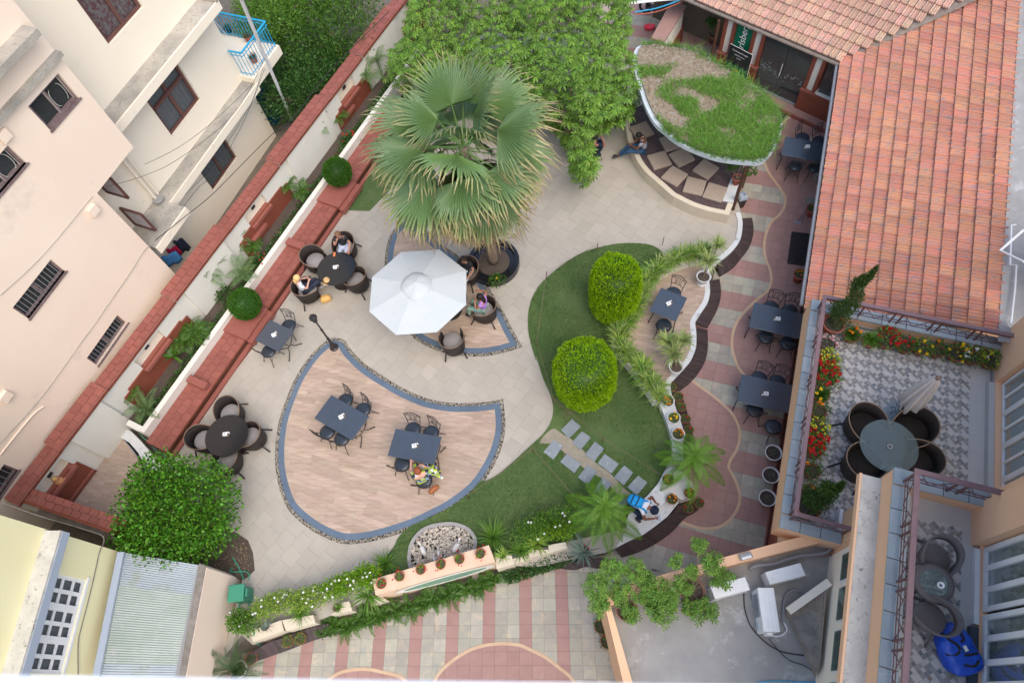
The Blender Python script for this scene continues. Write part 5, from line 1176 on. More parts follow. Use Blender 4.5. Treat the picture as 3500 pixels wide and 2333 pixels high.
roofA=thing('tiled_roof','paler weathered clay-tiled roof above the bar entrance at top right','roof',tuple(EA0.lerp(EA1,.5)))
tw,tl=.215,.34;items=[]
for j in range(12):
 for i in range(-26,26):
  o=EA0+eu*(i+.5)*tw+upd*(j+.5)*tl+Vector((0,0,random.uniform(-.003,.006)))
  if not in_view(o,60) or right_of_valley(o,.14):continue
  items.append(('tileA',tile_matrix(o,-eu*tw,upd*tl),0,.3))
pieces('roof_tile',roofA,items,[M['roof_tile_old']],300)
d0=Vector((0,0,.05));mb=MB();mb.quad(EA0-d0,EA1+eu*1-d0,EA1+eu*1+upd*4-d0,EA0+upd*4-eu*5-d0) if False else mb.add([EA0-d0,EA1+eu-d0,EA1+eu+upd*4.5-d0,EA0+upd*4.5-d0-eu*3],[(0,1,2,3)]);mb.build('roof_deck',M['gutter'],roofA,world=True)
mb=MB();mb.tube([EA0-upv*.06-Vector((0,0,.06)),EA1-upv*.06-Vector((0,0,.06))+eu*.6],.055,8);mb.build('gutter',M['gutter'],roofA,world=True)
for k in range(14):
 p=VLa.lerp(VLb,k/13)+Vector((0,0,.06));mb=MB()
 if k%3==0:mb.box((0,0,0),(.22,.16,.03),random.random(),M=Matrix.Rotation(random.uniform(-.5,.5),3,'X')@Matrix.Rotation(random.random()*3,3,'Z'));mb.build('loose_tile',M['roof_tile'],roofB).matrix_local=root_matrix(roofB).inverted()@Matrix.Translation(p)
mb=MB();mb.bar(VLa-Vector((0,0,.01)),VLb+(VLb-VLa)*.3-Vector((0,0,.01)),.12,.03);mb.build('valley_gutter',M['gutter'],roofB,world=True)
bar_az=math.degrees(math.atan2(eu.y,eu.x));Fb=Frame(bar_az+180)
b0=P(*zm(2500,0,[(520,852)])[0],.15);sb,rb=Fb.of(b0)
sgn=-1 if Fb.v.dot(Vector((0,-1,0)))<0 else 1
bar=thing('bar_front','bar entrance front with red and white pillars and double glass doors under the tiled eave','shop front',tuple(b0))
def bS(px,py,z):return Fb.px(px,py,z)[0]
def on_front(px,py):
 p=P_w(px,py,Fb,rb);return Fb.of(p)[0],p.z
sl0,zl0=on_front(*zm(2500,0,[(175,660)])[0]);sr0,zr0=on_front(*zm(2500,0,[(520,850)])[0])
lo_,hi_=min(sl0,sr0),max(sl0,sr0);dirn=1 if sr0>sl0 else-1
def seg(a,b,z0,z1,m,name,dr=0.0,th=.08):
 mb=MB();fbox(mb,Fb,min(a,b),max(a,b),rb+sgn*dr-(th if sgn>0 else 0),rb+sgn*dr+(0 if sgn>0 else th),z0,z1);return mb.build(name,m,bar,world=True)
D0,D1=sl0,sr0
zt_=2.36
seg(D0,D1,.13,.2,M['pipe_grey'],'threshold',.02,.1)
mid=(D0+D1)/2
mb=MB();fbox(mb,Fb,min(D0,D1)-5,max(D0,D1)+2,rb-sgn*1.2-.02,rb-sgn*1.2,0,2.5);mb.build('inner_wall',M['dark_brown'] if 'dark_brown' in M else M['curtain_grey'],bar,world=True)
for a,b in((D0+dirn*.02,mid-dirn*.01),(mid+dirn*.01,D1-dirn*.02)):seg(a,b,.2,zt_,M['glass_bar'] if 'glass_bar' in M else M['glass_dark'],'door_leaf',-.02,.012)
for k in(-1,):seg(mid-.035*dirn,mid-.015*dirn,1.0,1.5,M['pipe_white'],'door_handle',.05,.02)
w_=.13
def pillar(x0,name='pillar'):
 "red jamb, white panel, red jamb standing on a red base; runs dirn from x0"
 for k,(a,b,m,dr) in enumerate(((0,.12,'red_oxide',.05),(.12,.32,'white_wall',.0),(.32,.44,'red_oxide',.05))):seg(x0+dirn*a,x0+dirn*b,.95,zt_,M[m],'pillar_panel',dr,.3)
 seg(x0-dirn*.02,x0+dirn*.46,.1,.95,M['red_oxide'],'pillar_base',.09,.4);seg(x0-dirn*.04,x0+dirn*.48,.9,.97,M['red_brick'],'pillar_moulding',.12,.42)
pillar(D1);pillar(D0-dirn*.44);pillar(D0-dirn*(.44+.62+.44))
seg(D1+dirn*.46,D1+dirn*2.4,.1,.95,M['red_oxide'],'low_wall',.09,.3);seg(D1+dirn*.44,D1+dirn*2.4,.95,1.0,M['white_wall'],'sill',.05,.3)
seg(D1+dirn*.5,D1+dirn*2.4,1.0,zt_,M['glass_dark'],'side_pane',-.05,.012)
for x in(0.3,1.0):seg(D1+dirn*(.44+x),D1+dirn*(.48+x),1.0,zt_,M['red_oxide'],'mullion',.0,.06) if x>.5 else None
seg(D0-dirn*2.2,D1+dirn*2.6,-.02,.12,M['red_brick'],'entrance_step',.42,.45);seg(D0-dirn*2.2,D1+dirn*2.6,.12,.14,M['pink_tile'],'step_tread',.36,.38)
seg(D0-dirn*4,D1+dirn*.5,zt_-.06,2.40,M['wood_dark'],'lintel',.0,.2)
mb=MB();rnd=random.Random(5)
for i in range(90):
 f=rnd.random();s=D0+(D1-D0)*(.05+.9*f);z=1.05+rnd.gauss(0,.07)+.06*math.sin(f*9);r=rnd.uniform(.008,.02);c=Fb.w(s,rb-sgn*.005,z)
 for k in range(4):
  a=k*PI/2+rnd.random();q=c+Fb.u*math.cos(a)*r+Vector((0,0,math.sin(a)*r));mb.add([q+Fb.u*r*.6,q+Vector((0,0,r*.6)),q-Fb.u*r*.6,q-Vector((0,0,r*.6))],[(0,1,2,3)])
stuff(mb.build('door_stickers',M['slate_cap'],bar,world=True))
def text_obj(name,body,size,m,parent,origin,xdir,ydir,ext=.001,align='CENTER',shear=0.0):
 cu=bpy.data.curves.new(name,'FONT');cu.body=body;cu.size=size;cu.extrude=ext;cu.align_x=align;cu.align_y='CENTER';cu.shear=shear;cu.materials.append(m)
 o=bpy.data.objects.new(name,cu);COL.objects.link(o);o.parent=parent;z=xdir.cross(ydir);Mx=Matrix(((*xdir,0),(*ydir,0),(*z,0),(0,0,0,1))).transposed();Mx.translation=origin
 o.matrix_local=root_matrix(parent).inverted()@Mx;return o
M['poster_green']=mat('poster_green',(0.005,0.10,0.05),(0.01,0.17,0.09),sc=3,rough=0.25)
M['poster_black']=mat('poster_black',(0.012,0.02,0.022),rough=0.3)
right_dir=Fb.u*dirn;outn=Fb.v*sgn
if right_dir.cross(Vector((0,0,1))).dot(outn)<0:right_dir=-right_dir
s_c=D0-dirn*(.44+.31);pt=thing('green_banner','tall green beer banner reading Carlsberg between the red pillars','banner',tuple(Fb.w(s_c,rb,.95)))
mb=MB();fbox(mb,Fb,s_c-.29,s_c+.29,rb-.005,rb+.005,.95,2.32);mb.build('banner_panel',M['poster_green'],pt,world=True)
o=text_obj('lettering','Carlsberg',.34,M['white_plastic'],pt,Fb.w(s_c,rb,1.66)+outn*.012,Vector((0,0,1)),-right_dir,shear=.15)
pb=P(*zm(1700,0,[(1960,640)])[0],.05);pt2=P(*zm(1700,0,[(1960,410)])[0],1.35);ps=thing('beer_poster','black and green standing poster for draught beer leaning by the bar pillar','poster',tuple(pb))
c0=P(*zm(1700,0,[(1872,352)])[0],1.55);c1=P(*zm(1700,0,[(2052,445)])[0],1.55);xd=(c1-c0);pw_=xd.length;xd.normalize();zd=Vector((0,0,1));on=xd.cross(zd);
if on.y>0:on=-on
cc=(c0+c1)/2-zd*.72
mb=MB();mb.bar(cc-zd*.72,cc+zd*.72,pw_,.03,up=on) if False else mb.box(cc,(pw_,.03,1.44),math.atan2(xd.y,xd.x));mb.build('board',M['poster_black'],ps,world=True)
mb=MB();mb.box(cc+on*.018-zd*.22,(pw_*.86,.004,.5),math.atan2(xd.y,xd.x));mb.build('green_print',M['poster_green'],ps,world=True)
mb=MB()
for sx in(-1,1):mb.bar(cc+xd*sx*pw_/2-zd*.72,cc+xd*sx*pw_/2+zd*.72,.015)
mb.bar(cc-xd*pw_/2+zd*.72,cc+xd*pw_/2+zd*.72,.015);mb.build('poster_frame',M['white_paint'],ps,world=True)
tx=xd if xd.cross(zd).dot(on)>0 else xd
for body,dz,sz,m in(('Carlsberg Draught',.58,.082,'white_plastic'),('Available here at',.44,.06,'white_plastic'),('Rs. 250/-',.33,.05,'white_plastic')):text_obj('lettering',body,sz,M[m],ps,cc+on*.022+zd*dz,tx,zd)
mb=MB();k=cc+on*.023-zd*.12-xd*.12;mb.add([k,k+xd*.22,k+xd*.14-zd*.09,k+xd*.16-zd*.2,k+xd*.04-zd*.12],[(0,4,3,2,1)]);mb.build('emblem',M['fl_orange'],ps,world=True)
mb=MB();k=cc+on*.023-zd*.42+xd*.12
for a in range(5):mb.bar(k+zd*.05*a,k+zd*.05*(a+1)+xd*.01,.05+.006*a,.004,up=on)
mb.build('glass_print',M['white_plastic'],ps,world=True)
z_=1.5;q=[P(x,y,z_) for x,y in((2338,-30),(2372,14),(2270,142),(2225,129))]
q=[P(x,y,z_) for x,y in((2300,-6),(2346,20),(2270,144),(2226,130))]
sw=thing('gate_wall','short white wall with pink-red cap standing beyond the green pavilion roof','wall',tuple(q[2]-Vector((0,0,z_))))
cen=sum(q,Vector())/4;body=[p.lerp(cen,.12) for p in q]
mb=MB();mb.prism([tuple(p[:2]) for p in q],z_-.08,z_);mb.build('cap',M['pink_tile'],sw,world=True)
mb=MB();mb.prism([tuple(p[:2]) for p in body],0,z_-.08);mb.build('wall_body',M['white_wall'],sw,world=True)
mb=MB();base_=[p.lerp(cen,-.05) for p in q];mb.prism([tuple(p[:2]) for p in base_],0,.62);mb.build('red_base',M['red_oxide'],sw,world=True)
yd=[tuple(P(x,y,-.02)[:2]) for x,y in[(2050,-80),(2900,-80),(2800,330),(2480,330),(2200,280),(2050,100)]];mb=MB();mb.prism(yd,-.055,-.01);struct(mb.build('yard_ground',M['sandy']))
ZP=2.45
rim_px=zm(1700,0,[(1120,380),(1090,500),(1120,640),(1150,745),(1190,860),(1260,985),(1350,1065),(1430,1130),(1530,1185),(1650,1235),(1780,1275),(1950,1298),(2110,1302),(2200,1230),(2262,1120),(2290,1000),(2270,900),(2180,790),(2050,680),(1940,600),(1800,520),(1680,450),(1560,400),(1400,370),(1250,350)])
rim=smooth_closed([tuple(P(x,y,ZP)[:2]) for x,y in rim_px],3)
pv=thing('garden_pavilion','open pavilion with grass-grown roof slab and white rim over the cushioned bench','pavilion',(*P(2360,560,GZ)[:2],GZ))
mb=MB();mb.prism(rim,ZP-.14,ZP,bottom=True);mb.build('roof_slab',M['rim_white'],pv,world=True)
inr=offset_closed(rim,.13);mb=MB();mb.prism(inr,ZP,ZP+.07);mb.build('roof_soil',M['roof_litter'],pv,world=True)
for x,y in((*zm(1700,600,[(1890,275)])[0],),zm(1700,600,[(1962,95)])[0],zm(1700,0,[(1010,960)])[0],zm(1700,0,[(1700,560)])[0]):
 b=P(x,y,GZ);mb=MB();mb.box((b.x,b.y,(GZ+ZP-.14)/2),(.075,.075,ZP-.14-GZ),.3);mb.build('post',M['wood_dark'],pv,world=True)
pb1=zm(1700,0,[(1040,1070),(1100,1245),(1180,1370),(1290,1470),(1400,1568)])+zm(1700,600,[(1450,185),(1560,240),(1700,285),(1860,318),(1898,215),(1942,90)])+[(2560,560),(2480,420),(2300,330),(2150,370)]
ZB=GZ+.42
poly=[tuple(P(x,y,ZB)[:2]) for x,y in pb1];poly=smooth_closed(poly,3,(8,9,10))
bench=thing('curved_bench','curved cream masonry bench platform under the green-roofed pavilion','bench',(*P(2300,620,GZ)[:2],GZ))
mb=MB();mb.prism(poly,GZ-.02,ZB);mb.build('bench_body',M['bench_cream'],bench,world=True)
ins=offset_closed(poly,.16);mb=MB();mb.prism(ins,ZB,ZB+.03);mb.build('slat_deck',M['slat'],bench,world=True)
mb=MB();mb.prism([tuple(P(x,y,ZB+.05)[:2]) for x,y in zm(1700,600,[(1808,205),(1895,218),(1940,90),(1945,40),(1880,20)])],ZB-.01,ZB+.06);mb.build('marble_end',M['marble'],bench,world=True)
cush=[[(1060,1015),(1195,965),(1275,1075),(1110,1130)],[(1290,1110),(1380,1085),(1475,1165),(1390,1222)],[(1202,1240),(1345,1198),(1405,1315),(1260,1378)],[(1380,1230),(1510,1170),(1595,1280),(1445,1350)],[(1315,1415),(1410,1318),(1535,1398),(1440,1512)],[(1640,1290),(1690,1258),(1785,1345),(1690,1445),(1565,1358)],[(1535,1405),(1690,1440),(1640,1590),(1480,1532)],[(1700,1450),(1850,1495),(1805,1632),(1642,1590)]]
clb=['behind the man in the striped shirt','half under the roof rim beside the striped man','nearest the fallen yellow leaf','in the middle of the back row','in the middle of the front row','under the overhanging potted shrub','second from the marble end','beside the marble end of the bench']
for q,lb in zip(cush,clb):
 q=zm(1700,0,q);q=[P(x,y,ZB+.13) for x,y in q];c=sum(q,Vector())/len(q);q4=[v for v in q][:4] if len(q)==4 else[q[0].lerp(q[1],.5),q[2],q[3],q[4]]
 c=sum(q4,Vector())/4;L=((q4[1]-q4[0]).length+(q4[2]-q4[3]).length)/2;Wd=((q4[3]-q4[0]).length+(q4[2]-q4[1]).length)/2;an=math.atan2((q4[1]-q4[0]).y,(q4[1]-q4[0]).x)
 L=min(max(L,.5),.62);Wd=min(max(Wd,.5),.62)
 mb=MB();mb.box((0,0,0),(L,Wd,.1));o=mb.build('bench_cushion',M['cushion_taupe'],loc=(c.x,c.y,ZB+.085),bevel=.03);o.rotation_euler=(0,0,an);tag(o,'flat taupe cushion '+lb,'cushion','square cushions on the pavilion bench')
pts=scatter_poly(inr,34000);pts=[p for p in pts if noise.noise(Vector((p[0]*1.3,p[1]*1.3,0)))+.12*(p[0]-4.2)-.12*(p[1]-15)>-.12+.35*random.random()-.15]
V,Fc=blades(pts,ZP+.07,.11,.022,1.0);tag(stuff(npmesh('roof_grass',V,Fc,M['lf_roofgrass'])),'tangled green grass growing over the pavilion roof','grass')
edge=resample([Vector((*p,0)) for p in offset_closed(rim,.08)],3500);e2=[(p.x+random.gauss(0,.05),p.y+random.gauss(0,.05)) for p in edge[900:]]
V,Fc=blades(e2,ZP+.03,.14,.022,1.3);tag(stuff(npmesh('trailing_growth',V,Fc,M['lf_mid'])),'trailing weeds spilling over the rim of the pavilion roof','weeds')
V,Fc=blades(scatter_poly(inr,9000),ZP+.075,.04,.022,1.5);tag(stuff(npmesh('dry_leaves',V,Fc,M['lf_dry'])),'dry fallen leaves lying among the pavilion roof grass','dead leaves')
ZN=.95
tp=[P(x,y,ZN) for x,y in zm(800,1666,[(1138,862),(1112,735),(2046,460),(2115,655)])]
tp[3]=P(*zm(800,1666,[(2098,592)])[0],ZN)
nw=thing('niche_wall','peach garden wall with an oval green niche below a row of red flower pots','wall',(*tp[0][:2],0))
mb=MB();mb.prism([tuple(p[:2]) for p in tp],0,ZN);mb.build('wall_body',M['peach_pale'],nw,world=True)
fx=(tp[3]-tp[0]);fL=Vector((fx.x,fx.y,0)).length;fx=Vector((fx.x,fx.y,0)).normalized();fn=Vector((fx.y,-fx.x,0));mid_=tp[0].lerp(tp[3],.56);mid_.z=.55
mb=MB();vs=[];n=40
for k,(ra_,rb_,d) in enumerate(((1.28,.42,.012),(1.10,.30,.02),(1.04,.26,-.02+.025))):
 for i in range(n):a=2*PI*i/n;vs.append(mid_+fx*ra_*math.cos(a)+Vector((0,0,rb_*math.sin(a)))+fn*d)
mb.add(vs,[(k*n+i,k*n+(i+1)%n,(k+1)*n+(i+1)%n,(k+1)*n+i) for k in range(2) for i in range(n)]);mb.build('oval_frame',M['white_wall'],nw,world=True)
mb=MB();mb.add([mid_+fx*1.05*math.cos(2*PI*i/n)+Vector((0,0,.27*math.sin(2*PI*i/n)))+fn*.014 for i in range(n)],[tuple(range(n))]);mb.build('oval_panel',M['green_glass'],nw,world=True)
for lbl,pl in(('stepped cream planter wall left of the niche wall, in front of the white-flowered hedge',[((150,1235),(400,1148),(378,1062),(130,1150),.62),((420,1150),(655,1085),(635,1020),(385,1062),.62),((780,1022),(950,985),(925,910),(870,920),.62),((1100,940),(1230,900),(1180,870),(1080,900),.5)]),('stepped cream planter wall right of the niche wall',[((2110,650),(2250,612),(2230,540),(2098,560),.7),((2250,612),(2351,585),(2351,545),(2235,570),.6)])):
 q0=P(*zm(800,1666,[pl[0][0]])[0],.6);t=thing('planter_wall',lbl,'planter',(q0.x,q0.y,0))
 for a,b,c,d,z in pl:
  q=[P(*zm(800,1666,[p])[0],z) for p in(a,b,c,d)];mb=MB();mb.prism([tuple(p[:2]) for p in q],0,z);mb.build('wall_block',M['bench_cream'],t,world=True)
t=thing('planter_wall','cream planter wall between the yuccas and the Norfolk pine','planter',(*P(1900,1870,0)[:2],0))
for pl,z in(([(205,600),(372,600),(350,560),(320,530)],.5),([(372,610),(500,570),(480,540),(360,570)],.5),([(490,560),(650,525),(645,495),(480,500)],.6),([(650,525),(800,480),(780,435),(645,460)],.6)):
 q=[P(*zm(1600,1666,[p])[0],z) for p in pl];mb=MB();mb.prism([tuple(p[:2]) for p in q],0,z);mb.build('wall_block',M['bench_cream'],t,world=True)
cp=zm(1700,600,[(1650,620),(1500,655),(1350,715),(1240,800),(1170,900),(1110,1030),(1040,1150),(975,1270),(985,1370),(1060,1460),(1130,1540)])+zm(1700,1150,[(1200,345),(1260,430),(1300,500)])
cpw=smooth_open([P(x,y,GZ+.4) for x,y in cp],4);oL=offset_open(cpw,.17);oR=offset_open(cpw,-.17)
t=thing('curved_planter','long curved white planter wall filled with striped lilies between lawn and small deck','planter',(*cpw[20][:2],GZ));n=len(cpw)
poly=[tuple(p[:2]) for p in oL]+[tuple(p[:2]) for p in reversed(oR)]
mb=MB();mb.prism(poly,GZ-.01,GZ+.42);mb.build('wall_body',M['white_wall'],t,world=True)
iL=offset_open(cpw,.11);iR=offset_open(cpw,-.11);mb=MB();mb.prism([tuple(p[:2]) for p in iL]+[tuple(p[:2]) for p in reversed(iR)],GZ+.42,GZ+.44);mb.build('soil',M['soil'],t,world=True)
PLANTER_PATH=cpw
lw=zm(1700,1150,[(1340,520),(1390,640),(1430,760),(1450,880),(1450,1000)]);lww=smooth_open([P(x,y,GZ+.3) for x,y in lw],3);a_=offset_open(lww,.14);b_=offset_open(lww,-.14)
mb=MB();mb.prism([tuple(p[:2]) for p in a_]+[tuple(p[:2]) for p in reversed(b_)],GZ-.01,GZ+.28);tag(mb.build('bowl_wall',M['marble']),'low curved marble wall carrying the white marigold bowls','wall')
pcn=P(1687,893,GZ+.2);t=thing('palm_planter','round black granite planter at the foot of the fan palm','planter',(pcn.x,pcn.y,GZ))
mb=MB();mb.lathe([(.80,0),(.80,.25),(.68,.25),(.68,.17),(0,.17)],40);mb.build('granite_ring',M['black_top'],t);mb=MB();mb.lathe([(.5,.172),(.3,.21),(0,.22)],24);mb.build('soil',M['soil'],t)
for o in[o for o in bpy.data.objects if o.type=='FONT']:
 me=bpy.data.meshes.new_from_object(o);n_,p_,m_=o.name,o.parent,o.matrix_basis.copy();bpy.data.objects.remove(o);q=bpy.data.objects.new('lettering',me);COL.objects.link(q);q.parent=p_;q.matrix_basis=m_
M['mouth']=mat('mouth',(0.35,0.10,0.09),rough=.5)
M['black_tee']=mat('black_tee',(0.018,0.02,0.024),(0.03,0.032,0.036),sc=10,rough=.95)
M['pale_blue']=mat('pale_blue',(0.42,0.47,0.62),(0.5,0.54,0.66),sc=10,rough=.95)
M['white_tee']=mat('white_tee',(0.70,0.70,0.72),(0.6,0.62,0.68),sc=9,rough=.95)
M['dark_dots']=mat('dark_dots',(0.02,0.025,0.045),c3=(0.25,0.27,0.33),thr=.63,sc3=45,rough=.95)
M['denim']=mat('denim',(0.02,0.06,0.13),(0.05,0.11,0.2),sc=7,rough=.9)
M['purple']=mat('purple',(0.34,0.14,0.55),(0.5,0.3,0.62),sc=10,rough=.9)
M['green_skirt']=mat('green_skirt',(0.10,0.28,0.13),(0.55,0.60,0.55),sc=5,rough=.9,c3=(0.05,0.2,0.35),thr=.58,sc3=9)
M['navy']=mat('navy',(0.015,0.025,0.05),rough=.9)
M['red_plastic']=mat('red_plastic',(0.75,0.06,0.10),rough=.4)
M['ledge']=mat('ledge',(0.62,0.68,0.74),(0.80,0.82,0.84),sc=20,rough=.7)
def iron_chair(label):
 t=thing('iron_chair',label,'chair',group='wrought iron chairs at the rectangular tables')
 mb=MB();mb.lathe([(0,.445),(.19,.445),(.205,.455),(.205,.475),(.185,.492),(.10,.50),(0,.502)],20);mb.build('seat',M['seat_vinyl'],t,smooth=True)
 mb=MB();mb.tube([(.212*math.cos(a),.212*math.sin(a),.45) for a in np.linspace(0,2*PI,21)],.011,5);mb.build('seat_ring',M['iron'],t)
 mb=MB();L=[(-.165,-.14,.45),(-.185,-.20,.60),(-.225,-.27,.90)];R_=[(-x,y,z) for x,y,z in L]
 top=[(x,-.285+.9*x*x,.90+.075*(1-(x/.225)**2)) for x in np.linspace(-.225,.225,9)]
 mb.tube(L,.011,5);mb.tube(R_,.011,5);mb.tube(top,.012,5);mb.tube([(x*.93,y+.02,z-.075) for x,y,z in top],.008,5);mb.tube([(x,-.215+.5*x*x,.60+.035*(1-(x/.18)**2)) for x in np.linspace(-.18,.18,7)],.009,5)
 for k in(-1,1):
  x0,x1=k*.055,k*.085
  mb.tube([(x0-k*.02,-.215,.63),(x0-k*.03,-.26,.87)],.006,4);mb.tube([(x0+k*.03,-.21,.63),(x1+k*.02,-.255,.86)],.006,4)
  mb.tube([(x0+k*.005+k*.018*math.sin(i*1.7),-.215-.045*i/7,.64+.22*i/7) for i in range(8)],.006,4)
  mb.tube([(k*(.15+.03*math.cos(a)),-.262,.885+.028*math.sin(a)) for a in np.linspace(0,1.7*PI,9)],.006,4)
 mb.build('backrest',M['iron'],t)
 for sx in(-1,1):
  mb=MB();mb.tube([(sx*.15,.14,.45),(sx*.16,.17,.25),(sx*.20,.235,.01)],.011,5);mb.build('leg',M['iron'],t)
  mb=MB();mb.tube([(sx*.15,-.14,.45),(sx*.155,-.18,.25),(sx*.20,-.27,.01)],.011,5);mb.build('leg',M['iron'],t)
 mb=MB();mb.tube([(-.165,.19,.18),(0,0,.24),(.165,-.2,.18)],.007,4);mb.tube([(.165,.19,.18),(0,0,.24),(-.165,-.2,.18)],.007,4);mb.build('stretcher',M['iron'],t)
 return t
def rect_table(label,L,Wd):
 t=thing('cafe_table',label,'table');hx,hy=L/2,Wd/2
 mb=MB();mb.box((0,0,.745),(L,Wd,.028));mb.build('table_top',M['table_top'],t,bevel=.006)
 mb=MB();mb.box((0,hy-.06,.72),(L-.1,.025,.03));mb.box((0,-hy+.06,.72),(L-.1,.025,.03));mb.box((0,0,.722),(.03,Wd-.12,.025));mb.build('apron',M['iron'],t)
 for sx in(-1,1):
  for sy in(-1,1):
   mb=MB();x,y=sx*(hx-.07),sy*(hy-.07);mb.tube([(x,y,.73),(x+sx*.05,y-sy*.12,.58),(x,y-sy*.24,.38),(x+sx*.01,y-sy*.18,.2),(x+sx*.05,y+sy*.01,.02)],.015,6);mb.sphere((x+sx*.05,y+sy*.01,.022),.024,8,6);mb.build('leg',M['iron'],t)
  mb=MB();mb.tube([(sx*(hx-.07),-hy+.3,.38),(sx*(hx-.07),hy-.3,.38)],.012,5);mb.build('end_stretcher',M['iron'],t)
 mb=MB();mb.tube([(-hx+.07,0,.38),(hx-.07,0,.38)],.012,5);mb.build('long_stretcher',M['iron'],t)
 return t
def wicker_chair(label,m='wicker',cushion='cushion_grey',grp='wicker tub chairs',open_back=False,w=.33):
 t=thing('wicker_chair',label,'chair',group=grp)
 n=29;vs=[];top=[]
 for i in range(n):
  a=math.radians(-128+256*i/(n-1));c_,s_=math.sin(a),-math.cos(a);f=abs(a)/math.radians(128)
  zt=.80-.17*f**2.2;x,y=w*c_,w*1.06*s_;zb=.42 if open_back and f<.75 else .20
  if f>.7:y+=(f-.7)*.18;
  k=1.10;vs+=[(x*.93,y*.93,zb),(x,y,(zb+zt)/2),(x*k,y*k,zt)];top.append((x*k,y*k,zt))
 if open_back:
  mb=MB();mb.add([v for i,v in enumerate(vs)],[(3*i+1,3*i+4,3*i+5,3*i+2) for i in range(n-1)])
  for i in(0,1,n-2,n-1):pass
 else:mb=MB();mb.add(vs,[(3*i+k,3*i+3+k,3*i+4+k,3*i+1+k) for i in range(n-1) for k in(0,1)])
 o=mb.build('shell',M[m],t,smooth=True);sd=o.modifiers.new('thick','SOLIDIFY');sd.thickness=.028;sd.offset=0
 mb=MB();mb.tube(top,.014,6);mb.build('rim',M['wicker_rim' if m=='wicker' else m],t,smooth=True)
 mb=MB();mb.tube([vs[0],vs[2]],.022,6);mb.tube([vs[-3],vs[-1]],.022,6);mb.build('arm_post',M[m],t)
 mb=MB();mb.lathe([(0,.36),(w*.93,.36),(w*.97,.40),(w*.93,.425),(0,.43)],24,sy=1.02,c=(0,.02,0));mb.build('seat',M[m],t,smooth=True)
 if cushion:mb=MB();mb.lathe([(0,.425),(w*.82,.43),(w*.87,.455),(w*.8,.485),(0,.495)],20,sy=1.03,c=(0,.03,0));mb.build('seat_cushion',M[cushion],t,smooth=True)
 for sx in(-1,1):
  for sy in(-1,1):mb=MB();mb.tube([(sx*w*.68,sy*w*.7,.38),(sx*w*.82,sy*w*.9,.2),(sx*w*.98,sy*w*1.12,.01)],.022,6);mb.build('leg',M[m],t)
 return t
def round_table(label,r=.6,top='black_top',base='wicker',h=.75):
 t=thing('round_table',label,'table');mb=MB();mb.lathe([(r*.55,0),(r*.5,.1),(r*.62,h*.7),(r*.92,h-.05),(r,h-.03),(r,h-.008),(r*.97,h-.006)],36);mb.build('woven_base',M[base],t,smooth=True)
 mb=MB();mb.lathe([(0,h-.01),(r*.97,h-.01),(r*.975,h),(0,h)],40);mb.build('table_top',M[top],t);return t
def napkin_set(label,loc,rz):
 t=thing('napkin_holder',label,'napkin holder',loc,rz,'napkin and cruet sets on the tables')
 mb=MB();mb.box((0,0,.035),(.125,.10,.07));mb.build('box',M['white_plastic'],t,bevel=.006);mb=MB();mb.box((0,0,.074),(.05,.025,.008));mb.build('napkin',M['cushion_grey'],t)
 for y in(-.03,.035):mb=MB();mb.lathe([(.022,0),(.025,.05),(.015,.07),(.017,.085),(0,.088)],12,(.09,y,0));mb.build('shaker',M['white_plastic' if y>0 else 'wicker_rim'],t,smooth=True)
 return t
chair0=iron_chair('');first_chair=[True]
def put_chair(seat_px,back_px,floor,label):
 S=P(*seat_px,floor+.48);Bk=P(*back_px,floor+.78);d=S-Bk;an=math.atan2(-d.x,d.y)
 o=place_copy(chair0,first_chair[0],(S.x,S.y,floor),an,label);first_chair[0]=False;return o
def put_table(corners,floor,label,size=None):
 "corners: pixels of A, B along the long side, D the other end of the short side"
 z=floor+.76;q=[P(x,y,z) for x,y in corners];u=q[1]-q[0];v=q[3]-q[0];c=sum(q,Vector())/4
 L=size[0] if size else u.length;Wd=size[1] if size else v.length
 t=rect_table(label,L,Wd);t.location=(c.x,c.y,floor);t.rotation_euler=(0,0,math.atan2(u.y,u.x));return t,c
G=GZ+.02
tA,cA=put_table(zm(900,1150,[(545,467),(848,638),(718,833),(408,655)]),G,'rectangular grey-topped table at the left of the large deck, four empty chairs round it')
tB,cB=put_table(zm(900,1150,[(1058,737),(1427,803),(1380,1025),(1003,955)]),G,'rectangular grey-topped table at the right of the large deck where the checked-dress woman sits')
tL,cL=put_table(zm(900,600,[(48,1155),(240,1245),(128,1412),(-60,1325)]),GZ,'small square black table between the red ledge and the lamp post')
tS,cS=put_table(zm(1700,600,[(1310,898),(1520,980),(1438,1170),(1228,1088)]),G,'small grey-topped table on the deck by the wavy marble edge')
q1=zm(2200,950,[(1540,335),(2150,480),(2100,815),(1478,672)],3.92)
t1,c1_=put_table(q1,0,'black table in the middle of the pink paving beside the wing wall',(1.5,.82));
q2=zm(2500,1150,[(118,312),(515,400),(478,615),(80,525)]);t2,c2_=put_table(q2,0,'black table nearest the white pots on the pink paving',(1.5,.82))
q0=zm(2500,0,[(447,1085),(800,1150),(775,1325),(415,1262)]);t0,c0_=put_table(q0,0,'black table near the bar entrance, under the roof eave',(1.45,.80))
for c,s,rz,lb in((cA,None,.5,'on the left table of the large deck'),(cB,None,.2,'on the right table of the large deck'),(cL,None,.5,'on the small square table by the red ledge'),(cS,None,.4,'on the small table by the marble edge'),(P(*zm(2200,950,[(1795,553)],3.92)[0],.76),None,3.0,'on the middle black table of the pink paving'),(P(*zm(2500,1150,[(275,462)])[0],.76),None,3.0,'on the black table nearest the white pots'),(P(*zm(2500,0,[(610,1185)])[0],.76),None,3.1,'on the black table near the bar')):
 napkin_set('white napkin box with shakers '+lb,tuple(c),rz)
